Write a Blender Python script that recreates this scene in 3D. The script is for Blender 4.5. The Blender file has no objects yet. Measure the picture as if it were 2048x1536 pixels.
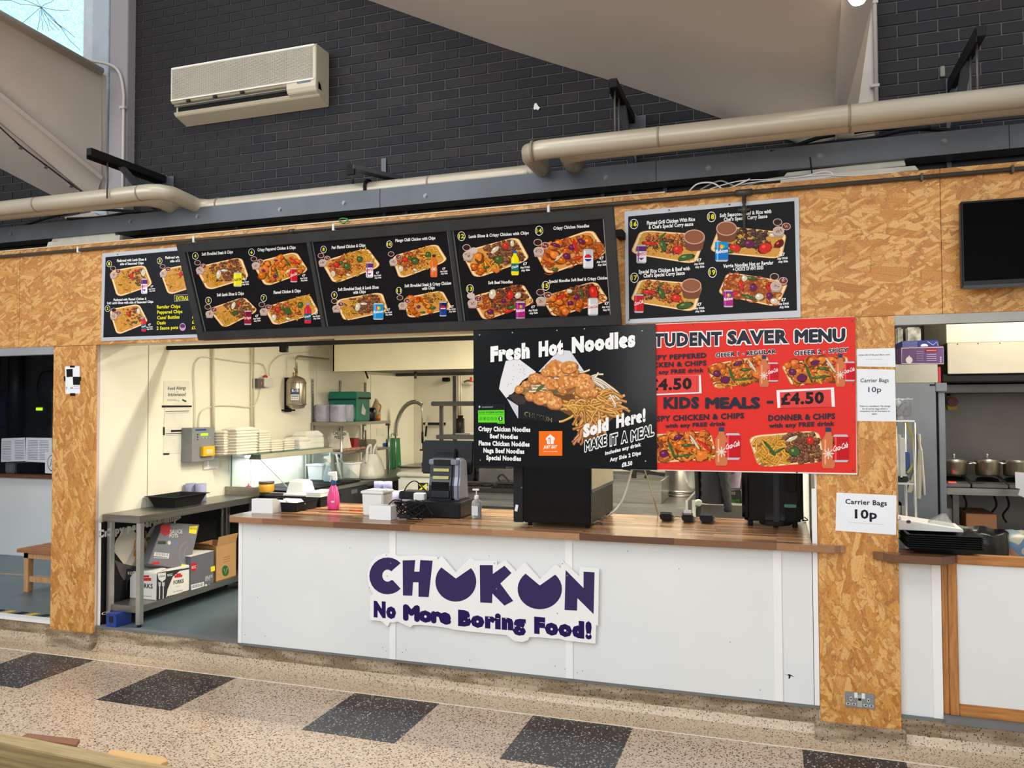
import bpy, bmesh, math, random
from mathutils import Vector, Matrix
random.seed(7)
SC = bpy.context.scene
COL = SC.collection
PI = math.pi

# ------------------------------------------------------------------ camera, world, lights
F_PX, YAW, PITCH, ROLL = 1574.4, .32264, .02959, -.003593
FW = Vector((-math.sin(YAW)*math.cos(PITCH), math.cos(YAW)*math.cos(PITCH), math.sin(PITCH)))
_r = Vector((math.cos(YAW), math.sin(YAW), 0)); _u = _r.cross(FW)
RT = _r*math.cos(ROLL)+_u*math.sin(ROLL); UP = _u*math.cos(ROLL)-_r*math.sin(ROLL)
CAM = Vector((0, -4.6, 1.8))
cd = bpy.data.cameras.new('camera'); cam = bpy.data.objects.new('camera', cd); COL.objects.link(cam)
cd.sensor_width = 36; cd.lens = F_PX/2048*36; cd.clip_start = .05
mw = Matrix((RT, UP, -FW)).transposed().to_4x4(); mw.translation = CAM; cam.matrix_world = mw
SC.camera = cam
SC.view_settings.view_transform = 'Standard'; SC.view_settings.look = 'None'
SC.view_settings.gamma = 1; SC.view_settings.use_curve_mapping = False
SC.view_settings.exposure = -.06
W = bpy.data.worlds.new('hall_daylight'); SC.world = W; W.use_nodes = True
bg = W.node_tree.nodes['Background']; bg.inputs[0].default_value = (.93, .965, 1, 1); bg.inputs[1].default_value = .52

def area(name, loc, size, power, col=(1, 1, 1), rot=(0, 0, 0)):
    l = bpy.data.lights.new(name, 'AREA'); l.shape = 'RECTANGLE'; l.size, l.size_y = size
    l.energy = power; l.color = col
    o = bpy.data.objects.new(name, l); COL.objects.link(o); o.location = loc; o.rotation_euler = rot
    return o
# kitchen ceiling battens (warm), one near the serving hatch that throws the hard shadows on the left wall
area('kitchen_batten_light', (-2.8, .88, 2.58), (1.1, .03), 72, (1, .93, .78))
area('kitchen_batten_light', (-1.1, 2.2, 2.74), (1.3, .12), 125, (1, .92, .74))
area('cooker_hood_light', (-2.2, 4.9, 2.6), (2.6, .25), 75, (1, .92, .72))
area('right_unit_light', (1.75, .95, 2.72), (1.2, .2), 42, (1, .92, .78))
area('left_room_light', (-7.0, 1.2, 2.7), (.6, .6), 22, (.9, .95, 1))
# unseen fill lights added behind the camera, standing in for hall daylight
area('hall_fill_light', (-6.5, -7.0, 4.8), (4.5, 3.0), 260, (.90, .96, 1), (math.radians(62), 0, math.radians(-38)))
area('hall_fill_light', (1.0, -9.0, 3.2), (7, 3.0), 200, (1, .99, .97), (math.radians(84), 0, math.radians(5)))
area('overhead_fill_light', (-1.5, -4.6, 7.5), (8, 4), 340, (.97, .98, 1))  # added overhead fill that brightens the floor

# ------------------------------------------------------------------ survey helpers
def ray(px, py): return ((px-1024)/F_PX)*RT-((py-768)/F_PX)*UP+FW
def PY(px, py, Y): d = ray(px, py); return CAM+d*((Y-CAM.y)/d.y)
def PX(px, py, X): d = ray(px, py); return CAM+d*((X-CAM.x)/d.x)
def PZ(px, py, Z): d = ray(px, py); return CAM+d*((Z-CAM.z)/d.z)
def proj(p):
    v = Vector(p)-CAM; c = v.dot(FW); return (1024+F_PX*v.dot(RT)/c, 768-F_PX*v.dot(UP)/c)

# ------------------------------------------------------------------ materials
def lin(c):
    return tuple((x/255/12.92 if x/255 <= .04045 else ((x/255+.055)/1.055)**2.4) for x in c)
MATS = {}
def base_mat(name):
    m = bpy.data.materials.new(name); m.use_nodes = True
    nt = m.node_tree; b = nt.nodes['Principled BSDF']; return m, nt, b
def N(nt, t, **k):
    n = nt.nodes.new(t)
    for a, v in k.items(): setattr(n, a, v)
    return n
def mixc(nt, fac, a, b, bt='MIX'):
    n = N(nt, 'ShaderNodeMix', data_type='RGBA', blend_type=bt)
    for s, v in ((0, fac), (6, a), (7, b)):
        if hasattr(v, 'links') or isinstance(v, bpy.types.NodeSocket): nt.links.new(v, n.inputs[s])
        else: n.inputs[s].default_value = v if not isinstance(v, tuple) else (*v[:3], 1)
    return n.outputs[2]
def ramp(nt, fac, stops, interp='LINEAR'):
    n = N(nt, 'ShaderNodeValToRGB'); n.color_ramp.interpolation = interp
    while len(n.color_ramp.elements) < len(stops): n.color_ramp.elements.new(.5)
    for e, (p, c) in zip(n.color_ramp.elements, stops):
        e.position = p; e.color = (*c, 1) if len(c) == 3 else c
    nt.links.new(fac, n.inputs[0]); return n.outputs[0]
def coords(nt, scale=(1, 1, 1), rot=(0, 0, 0), loc=(0, 0, 0), kind='Object'):
    t = N(nt, 'ShaderNodeTexCoord'); mp = N(nt, 'ShaderNodeMapping')
    mp.inputs['Scale'].default_value = scale; mp.inputs['Rotation'].default_value = rot; mp.inputs['Location'].default_value = loc
    nt.links.new(t.outputs[kind], mp.inputs[0]); return mp.outputs[0]
def noise(nt, vec, scale, detail=3, rough=.5):
    n = N(nt, 'ShaderNodeTexNoise'); n.inputs['Scale'].default_value = scale; n.inputs['Detail'].default_value = detail
    n.inputs['Roughness'].default_value = rough
    if vec: nt.links.new(vec, n.inputs['Vector'])
    return n
def bump(nt, b, h, strength=.2, dist=.01):
    n = N(nt, 'ShaderNodeBump'); n.inputs['Strength'].default_value = strength; n.inputs['Distance'].default_value = dist
    nt.links.new(h, n.inputs['Height']); nt.links.new(n.outputs[0], b.inputs['Normal'])
def M(name, rgb=(200, 200, 200), rough=.5, metal=0, var=.06, scale=6, bmp=0, coat=0, trans=0, alpha=1, emit=0, stretch=(1, 1, 1), spec=None):
    if name in MATS: return MATS[name]
    m, nt, b = base_mat(name); c = lin(rgb)
    v = coords(nt, stretch)
    n = noise(nt, v, scale, 4)
    lo = tuple(x*(1-var*1.6) for x in c); hi = tuple(min(1, x*(1+var)) for x in c)
    nt.links.new(ramp(nt, n.outputs[0], [(.3, lo), (.7, hi)]), b.inputs['Base Color'])
    b.inputs['Roughness'].default_value = rough; b.inputs['Metallic'].default_value = metal
    if coat: b.inputs['Coat Weight'].default_value = coat; b.inputs['Coat Roughness'].default_value = .12
    if trans: b.inputs['Transmission Weight'].default_value = trans; b.inputs['IOR'].default_value = 1.35
    if alpha < 1: b.inputs['Alpha'].default_value = alpha
    if spec is not None: b.inputs['Specular IOR Level'].default_value = spec
    if emit:
        b.inputs['Emission Color'].default_value = (*c, 1); b.inputs['Emission Strength'].default_value = emit
    if bmp: bump(nt, b, n.outputs[0], bmp, .01)
    MATS[name] = m; return m

def osb(name, vertical):
    m, nt, b = base_mat(name); MATS[name] = m
    cur = ramp(nt, noise(nt, coords(nt), 6, 5).outputs[0], [(.3, lin((174, 112, 48))), (.7, lin((208, 146, 72)))])
    hgt = None; wob = noise(nt, coords(nt), 9, 2)
    for k, (sc, ang) in enumerate([(34, 8), (26, -24), (31, 42), (22, -6), (40, 24), (20, -14), (34, 68), (24, 3), (46, -42), (28, 14), (22, -10), (52, 28)]):
        a = math.radians(ang+(90 if vertical else 0))
        t = N(nt, 'ShaderNodeTexCoord'); vr = N(nt, 'ShaderNodeMapping', vector_type='POINT')
        vr.inputs['Rotation'].default_value = (0, a, 0)
        add = N(nt, 'ShaderNodeMixRGB'); add.inputs[0].default_value = .022
        nt.links.new(t.outputs['Object'], add.inputs[1]); nt.links.new(wob.outputs[1], add.inputs[2])
        nt.links.new(add.outputs[0], vr.inputs[0])
        ms = N(nt, 'ShaderNodeMapping'); ms.inputs['Scale'].default_value = (.23, 1, 1); ms.inputs['Location'].default_value = (k*3.1, k*1.7, k*.9)
        nt.links.new(vr.outputs[0], ms.inputs[0])
        vo = N(nt, 'ShaderNodeTexVoronoi', distance='CHEBYCHEV' if k % 3 else 'EUCLIDEAN'); vo.inputs['Scale'].default_value = sc; nt.links.new(ms.outputs[0], vo.inputs['Vector'])
        st = N(nt, 'ShaderNodeMapping'); st.inputs['Scale'].default_value = (.5, 3, 6); nt.links.new(ms.outputs[0], st.inputs[0])
        gr = noise(nt, st.outputs[0], 22, 2)
        sep = N(nt, 'ShaderNodeSeparateColor'); nt.links.new(vo.outputs['Color'], sep.inputs[0])
        tone = N(nt, 'ShaderNodeMath', operation='MULTIPLY_ADD'); nt.links.new(gr.outputs[0], tone.inputs[0]); tone.inputs[1].default_value = .55; nt.links.new(sep.outputs[1], tone.inputs[2])
        flake = ramp(nt, tone.outputs[0], [(.1, lin((124, 72, 28))), (.28, lin((182, 116, 48))), (.6, lin((206, 142, 66))), (1.0, lin((216, 156, 80))), (1, lin((230, 180, 108)))])
        if True:
            el = [n for n in nt.nodes if n.type == 'VALTORGB'][-1].color_ramp.elements; el[-1].position = 1; el[-2].position = .85
        thn = N(nt, 'ShaderNodeMath', operation='GREATER_THAN'); nt.links.new(sep.outputs[0], thn.inputs[0]); thn.inputs[1].default_value = .60
        rs = N(nt, 'ShaderNodeMath', operation='MULTIPLY_ADD'); nt.links.new(gr.outputs[0], rs.inputs[0]); rs.inputs[1].default_value = .22; nt.links.new(vo.outputs['Distance'], rs.inputs[2])
        dd = N(nt, 'ShaderNodeMath', operation='LESS_THAN'); nt.links.new(rs.outputs[0], dd.inputs[0]); dd.inputs[1].default_value = .60
        mu = N(nt, 'ShaderNodeMath', operation='MULTIPLY'); nt.links.new(thn.outputs[0], mu.inputs[0]); nt.links.new(dd.outputs[0], mu.inputs[1])
        rm = N(nt, 'ShaderNodeMath', operation='GREATER_THAN'); nt.links.new(rs.outputs[0], rm.inputs[0]); rm.inputs[1].default_value = .555
        cur = mixc(nt, mu.outputs[0], cur, mixc(nt, rm.outputs[0], flake, mixc(nt, .5, flake, lin((124, 76, 38)))))
        hh = N(nt, 'ShaderNodeMath', operation='MULTIPLY'); nt.links.new(mu.outputs[0], hh.inputs[0]); nt.links.new(sep.outputs[2], hh.inputs[1])
        if hgt is None: hgt = hh.outputs[0]
        else:
            q = N(nt, 'ShaderNodeMath', operation='MAXIMUM'); nt.links.new(hgt, q.inputs[0]); nt.links.new(hh.outputs[0], q.inputs[1]); hgt = q.outputs[0]
    cur = mixc(nt, .22, cur, lin((196, 134, 64)))
    fine = noise(nt, coords(nt), 120, 3); cur = mixc(nt, .5, cur, ramp(nt, fine.outputs[0], [(.32, (.55, .5, .45)), (.5, (1, 1, 1))]), 'MULTIPLY')
    nt.links.new(cur, b.inputs['Base Color']); b.inputs['Roughness'].default_value = .5
    bump(nt, b, hgt, .35, .003)
    return m
OSB_H = osb('osb_horizontal', False); OSB_V = osb('osb_vertical', True)

def terrazzo(name, ground, chips, sc=95, rough=.3, dirt=False, dens=.42):
    m, nt, b = base_mat(name); MATS[name] = m
    v = coords(nt)
    vo = N(nt, 'ShaderNodeTexVoronoi'); vo.inputs['Scale'].default_value = sc; nt.links.new(v, vo.inputs['Vector'])
    sep = N(nt, 'ShaderNodeSeparateColor'); nt.links.new(vo.outputs['Color'], sep.inputs[0])
    chip = ramp(nt, sep.outputs[1], [(i/len(chips), lin(c)) for i, c in enumerate(chips)], 'CONSTANT')
    th = N(nt, 'ShaderNodeMath', operation='LESS_THAN'); nt.links.new(sep.outputs[0], th.inputs[0]); th.inputs[1].default_value = dens
    dd = N(nt, 'ShaderNodeMath', operation='LESS_THAN'); nt.links.new(vo.outputs['Distance'], dd.inputs[0]); dd.inputs[1].default_value = .45
    mu = N(nt, 'ShaderNodeMath', operation='MULTIPLY'); nt.links.new(th.outputs[0], mu.inputs[0]); nt.links.new(dd.outputs[0], mu.inputs[1])
    g = ramp(nt, noise(nt, v, 2.2, 4).outputs[0], [(.3, tuple(x*.88 for x in lin(ground))), (.7, lin(ground))])
    c = mixc(nt, mu.outputs[0], g, chip)
    if dirt:
        d = noise(nt, coords(nt, (1, 1, 5)), 3.5, 5)
        c = mixc(nt, 1.0, c, ramp(nt, d.outputs[0], [(.42, (.50, .45, .38)), (.6, (1, 1, 1))]), 'MULTIPLY')
    nt.links.new(c, b.inputs['Base Color']); b.inputs['Roughness'].default_value = rough
    return m
TERR = terrazzo('terrazzo_pale', (200, 178, 154), [(84, 60, 46), (110, 76, 54), (216, 202, 182), (62, 52, 48), (140, 102, 76)], 92, .28, False, .62)
TERRC = terrazzo('terrazzo_cove', (198, 176, 146), [(96, 70, 54), (130, 92, 66), (214, 200, 176), (60, 52, 48), (160, 128, 96)], 125, .24, False, .4)
TERRP = terrazzo('terrazzo_plinth', (186, 168, 142), [(96, 70, 54), (130, 92, 66), (200, 190, 160), (60, 52, 48), (150, 120, 94)], 125, .4, True, .42)
TERRD = terrazzo('terrazzo_dark', (44, 40, 41), [(24, 22, 23), (190, 184, 180), (36, 32, 34), (110, 98, 92), (22, 20, 21), (150, 142, 138), (26, 24, 25)], 100, .28, False, .75)

def worktop(name):
    m, nt, b = base_mat(name); MATS[name] = m
    v = coords(nt, loc=(.3, .06, .7))
    br = N(nt, 'ShaderNodeTexBrick'); nt.links.new(v, br.inputs['Vector'])
    br.offset = .37; br.inputs['Scale'].default_value = 1; br.inputs['Mortar Size'].default_value = .0005
    br.inputs['Brick Width'].default_value = .55; br.inputs['Row Height'].default_value = .042
    br.inputs['Color1'].default_value = (0, 0, 0, 1); br.inputs['Color2'].default_value = (1, 1, 1, 1); br.inputs['Mortar'].default_value = (.1, .1, .1, 1)
    c1 = ramp(nt, br.outputs[0], [(0, lin((98, 66, 46))), (.35, lin((132, 92, 64))), (.7, lin((162, 120, 86))), (1, lin((188, 148, 110)))])
    gr = noise(nt, coords(nt, (2, 30, 30)), 6, 5)
    c = mixc(nt, .5, c1, ramp(nt, gr.outputs[0], [(.3, (.72, .68, .64)), (.65, (1, 1, 1))]), 'MULTIPLY')
    nt.links.new(c, b.inputs['Base Color']); b.inputs['Roughness'].default_value = .24
    return m
WORKTOP = worktop('butcher_block_worktop')

def wood(name, dark, light, along='X', rough=.45, sc=5):
    if name in MATS: return MATS[name]
    m, nt, b = base_mat(name); MATS[name] = m
    s = {'X': (1, 14, 14), 'Y': (14, 1, 14), 'Z': (14, 14, 1)}[along]
    n = noise(nt, coords(nt, s), sc, 5, .6)
    nt.links.new(ramp(nt, n.outputs[0], [(.3, lin(dark)), (.68, lin(light))]), b.inputs['Base Color'])
    b.inputs['Roughness'].default_value = rough; return m

def print_mat(name, rough=.35, coat=0):
    if name in MATS: return MATS[name]
    m, nt, b = base_mat(name); MATS[name] = m
    a = N(nt, 'ShaderNodeAttribute', attribute_name='ink'); nt.links.new(a.outputs[0], b.inputs['Base Color'])
    b.inputs['Roughness'].default_value = rough; b.inputs['Specular IOR Level'].default_value = .14
    if coat: b.inputs['Coat Weight'].default_value = coat; b.inputs['Coat Roughness'].default_value = .15
    return m
def glass(name, tint=(225, 240, 238), alpha=.18, rough=.03):
    if name in MATS: return MATS[name]
    m, nt, b = base_mat(name); MATS[name] = m
    nt.nodes.remove(b); out = nt.nodes['Material Output']
    tr = N(nt, 'ShaderNodeBsdfTransparent'); tr.inputs[0].default_value = (*[x*.35+.65 for x in lin(tint)], 1)
    gl = N(nt, 'ShaderNodeBsdfGlossy'); gl.inputs['Roughness'].default_value = rough
    gl.inputs[0].default_value = (*lin(tint), 1)
    mx = N(nt, 'ShaderNodeMixShader'); mx.inputs[0].default_value = alpha
    nt.links.new(tr.outputs[0], mx.inputs[1]); nt.links.new(gl.outputs[0], mx.inputs[2]); nt.links.new(mx.outputs[0], out.inputs[0])
    return m

STEEL = M('brushed_steel', (150, 147, 141), .33, .9, .1, 5, 0, stretch=(1, 1, 12))
STEELD = M('dull_steel', (112, 110, 107), .42, .75, .14, 4)
STEELB = M('bright_steel', (205, 204, 200), .28, .9, .05, 5)
BLACK = M('black_plastic', (20, 21, 24), .4, 0, .1, 8, spec=.35)
BLACKG = M('gloss_black', (9, 10, 12), .14, 0, .1, 6, spec=.3)
BLACKM = M('black_matt', (18, 18, 19), .7, 0, .15, 6, spec=.3)
WHITEP = M('white_laminate', (224, 226, 224), .42, 0, .025, 1.6)
WHITET = M('white_trim', (238, 238, 236), .35, 0, .02, 3)
CREAM = M('cream_wall_panel', (238, 232, 212), .3, 0, .03, 1.5)
PAINTW = M('grey_white_paint', (190, 180, 170), .6, 0, .05, 1.2)
GREYMET = M('grey_painted_steel', (86, 90, 95), .42, .3, .12, 3)
VOID = M('dark_void', (24, 25, 28), .9, 0, .2, 3)
WHITEPL = M('white_plastic', (232, 231, 226), .4, 0, .03, 6)
PAPER = M('white_paper', (236, 238, 242), .7, 0, .02, 6)
LILAC = M('lilac_paper', (160, 160, 190), .8, 0, .05, 12)

# ------------------------------------------------------------------ mesh helpers
class MB:
    def __init__(s): s.v = []; s.f = []; s.c = None; s.sm = []
    def add(s, vs, fs, smooth=False):
        o = len(s.v); s.v += [Vector(v) for v in vs]; s.f += [tuple(i+o for i in f) for f in fs]; s.sm += [smooth]*len(fs)
        return s
    def box(s, x0, x1, y0, y1, z0, z1):
        return s.hexa([(x0, y0, z0), (x1, y0, z0), (x1, y1, z0), (x0, y1, z0), (x0, y0, z1), (x1, y0, z1), (x1, y1, z1), (x0, y1, z1)])
    def hexa(s, p):
        return s.add(p, [(3, 2, 1, 0), (4, 5, 6, 7), (0, 1, 5, 4), (1, 2, 6, 5), (2, 3, 7, 6), (3, 0, 4, 7)])
    def obox(s, c, sx, sy, sz, rz=0, rx=0, ry=0):
        R = Matrix.Rotation(rz, 3, 'Z') @ Matrix.Rotation(ry, 3, 'Y') @ Matrix.Rotation(rx, 3, 'X'); c = Vector(c)
        return s.hexa([c+R@Vector((a*sx/2, b*sy/2, d*sz/2)) for d in (-1, 1) for a, b in ((-1, -1), (1, -1), (1, 1), (-1, 1))])
    def frus(s, cx, cy, z0, z1, a0, b0, a1, b1):
        """tapered box: half sizes a,b bottom and top"""
        return s.hexa([(cx-a0, cy-b0, z0), (cx+a0, cy-b0, z0), (cx+a0, cy+b0, z0), (cx-a0, cy+b0, z0), (cx-a1, cy-b1, z1), (cx+a1, cy-b1, z1), (cx+a1, cy+b1, z1), (cx-a1, cy+b1, z1)])
    def beam(s, a, b, w, h=None, up=(0, 0, 1)):
        h = h or w; a = Vector(a); b = Vector(b); d = (b-a).normalized(); u = Vector(up)
        if abs(d.dot(u)) > .95: u = Vector((0, 1, 0))
        r = d.cross(u).normalized()*w/2; u = r.cross(d).normalized()*h/2
        return s.hexa([a-r-u, a+r-u, b+r-u, b-r-u, a-r+u, a+r+u, b+r+u, b-r+u])
    def tube(s, pts, r, n=10, caps=True, closed=False):
        pts = [Vector(p) for p in pts]; m = len(pts); rs = r if isinstance(r, (list, tuple)) else [r]*m
        vs = []; t0 = None; up = None
        for i, p in enumerate(pts):
            t = (pts[min(i+1, m-1)]-pts[max(i-1, 0)]).normalized()
            if up is None:
                up = Vector((0, 0, 1)) if abs(t.z) < .9 else Vector((0, 1, 0)); up = (up-t*up.dot(t)).normalized()
            else:
                up = (up-t*up.dot(t)); up = up.normalized() if up.length > 1e-6 else Vector((1, 0, 0))
            b = t.cross(up)
            vs += [p+(up*math.cos(2*PI*k/n)+b*math.sin(2*PI*k/n))*rs[i] for k in range(n)]
        fs = [(i*n+k, i*n+(k+1) % n, (i+1)*n+(k+1) % n, (i+1)*n+k) for i in range(m-1) for k in range(n)]
        s.add(vs, fs, True)
        if caps: o = len(s.v)-len(vs); s.f += [tuple(o+k for k in range(n))[::-1], tuple(o+(m-1)*n+k for k in range(n))]; s.sm += [False, False]
        return s
    def cyl(s, a, b, r, n=16): return s.tube([a, b], r, n)
    def lathe(s, c, prof, n=20, sx=1, sy=1):
        c = Vector(c); m = len(prof)
        vs = [c+Vector((r*math.cos(2*PI*k/n)*sx, r*math.sin(2*PI*k/n)*sy, z)) for r, z in prof for k in range(n)]
        fs = [(i*n+k, i*n+(k+1) % n, (i+1)*n+(k+1) % n, (i+1)*n+k) for i in range(m-1) for k in range(n)]
        s.add(vs, fs, True); o = len(s.v)-len(vs)
        if prof[0][0] > 1e-4: s.f.append(tuple(o+k for k in range(n))[::-1]); s.sm.append(False)
        if prof[-1][0] > 1e-4: s.f.append(tuple(o+(m-1)*n+k for k in range(n))); s.sm.append(False)
        return s
    def prism(s, poly, d):
        """poly: 3D points (planar), extruded by vector d; side faces + both caps"""
        poly = [Vector(p) for p in poly]; d = Vector(d); n = len(poly)
        o = len(s.v); s.v += poly+[p+d for p in poly]
        s.f += [tuple(o+i for i in range(n))[::-1], tuple(o+n+i for i in range(n))]+[(o+i, o+(i+1) % n, o+n+(i+1) % n, o+n+i) for i in range(n)]
        s.sm += [False]*(n+2); return s
    def openbox(s, cx, cy, z0, z1, a0, b0, a1, b1, t=.004, rim=0):
        """open container with wall thickness t"""
        def rg(a, b, z): return [(cx-a, cy-b, z), (cx+a, cy-b, z), (cx+a, cy+b, z), (cx-a, cy+b, z)]
        R = [rg(a0, b0, z0)]
        R.append(rg(a1, b1, z1))
        if rim: R += [rg(a1+rim, b1+rim, z1), rg(a1+rim, b1+rim, z1+.004), rg(a1-t, b1-t, z1+.004)]
        else: R.append(rg(a1-t, b1-t, z1))
        R.append(rg(a0-t, b0-t, z0+t))
        vs = [p for r in R for p in r]; fs = [(3, 2, 1, 0)]
        for i in range(len(R)-1): fs += [(i*4+k, i*4+(k+1) % 4, i*4+4+(k+1) % 4, i*4+4+k) for k in range(4)]
        e = (len(R)-1)*4; fs.append((e, e+1, e+2, e+3)); return s.add(vs, fs)
    def mesh(s, name, mat, bev=0, org=(0, 0, 0), seg=2):
        me = bpy.data.meshes.new(name); o = Vector(org)
        me.from_pydata([tuple(v-o) for v in s.v], [], s.f)
        for p, sm in zip(me.polygons, s.sm): p.use_smooth = sm
        bm = bmesh.new(); bm.from_mesh(me)
        bmesh.ops.recalc_face_normals(bm, faces=bm.faces)
        if bev:
            es = [e for e in bm.edges if len(e.link_faces) == 2 and e.calc_face_angle(0) > .5 and e.calc_length() > bev*2.2]
            try: bmesh.ops.bevel(bm, geom=es, offset=bev, segments=seg, affect='EDGES', clamp_overlap=True)
            except Exception: pass
        bm.to_mesh(me); bm.free()
        if mat: me.materials.append(mat)
        return me

def link(name, me, parent=None, **props):
    o = bpy.data.objects.new(name, me); COL.objects.link(o)
    if parent: o.parent = parent
    for k, v in props.items(): o[k] = v
    return o
def thing(name, label, cat, loc, group=None, rz=0):
    o = bpy.data.objects.new(name, None); COL.objects.link(o); o.location = loc; o.empty_display_size = .05
    o.rotation_euler = (0, 0, rz); o['label'] = label; o['category'] = cat
    if group: o['group'] = group
    return o
def part(t, name, mb, mat, bev=0, label=None, local=False, kind=None):
    """world coordinates (local=True: already relative to the thing)"""
    r = t
    org = Vector((0, 0, 0))
    if not local:
        while r is not None: org += Vector(r.location); r = r.parent
    o = link(name, mb.mesh(name, mat, bev, org), t)
    if label: o['label'] = label
    if kind: o['kind'] = kind
    return o
def solo(name, label, cat, mb, mat, bev=0, group=None, org=None):
    if org is None:
        n = len(mb.v); org = Vector((sum(v.x for v in mb.v)/n, sum(v.y for v in mb.v)/n, min(v.z for v in mb.v)))
    o = link(name, mb.mesh(name, mat, bev, org)); o.location = org
    o['label'] = label; o['category'] = cat
    if group: o['group'] = group
    return o
def struct(name, mb, mat, bev=0, label=None, cat='structure'):
    o = link(name, mb.mesh(name, mat, bev)); o['kind'] = 'structure'; o['category'] = cat
    o['label'] = label or name.replace('_', ' '); return o
def copytree(src, loc, label=None, rz=None, sc=None, group=None):
    r = src.copy(); COL.objects.link(r); r.location = loc
    if label: r['label'] = label
    if group: r['group'] = group
    if rz is not None: r.rotation_euler = (0, 0, rz)
    if sc: r.scale = sc if isinstance(sc, tuple) else (sc, sc, sc)
    for ch in list(src.children):
        c = ch.copy(); COL.objects.link(c); c.parent = r
        for g in ch.children: d = g.copy(); COL.objects.link(d); d.parent = c
    return r
def smooth(pts, k=6):
    pts = [Vector(p) for p in pts]; out = []
    for i in range(len(pts)-1):
        p0 = pts[max(i-1, 0)]; p1 = pts[i]; p2 = pts[i+1]; p3 = pts[min(i+2, len(pts)-1)]
        for j in range(k):
            t = j/k; out.append(.5*((2*p1)+(p2-p0)*t+(2*p0-5*p1+4*p2-p3)*t*t+(3*p1-p0-3*p2+p3)*t**3))
    return out+[pts[-1]]

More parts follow.
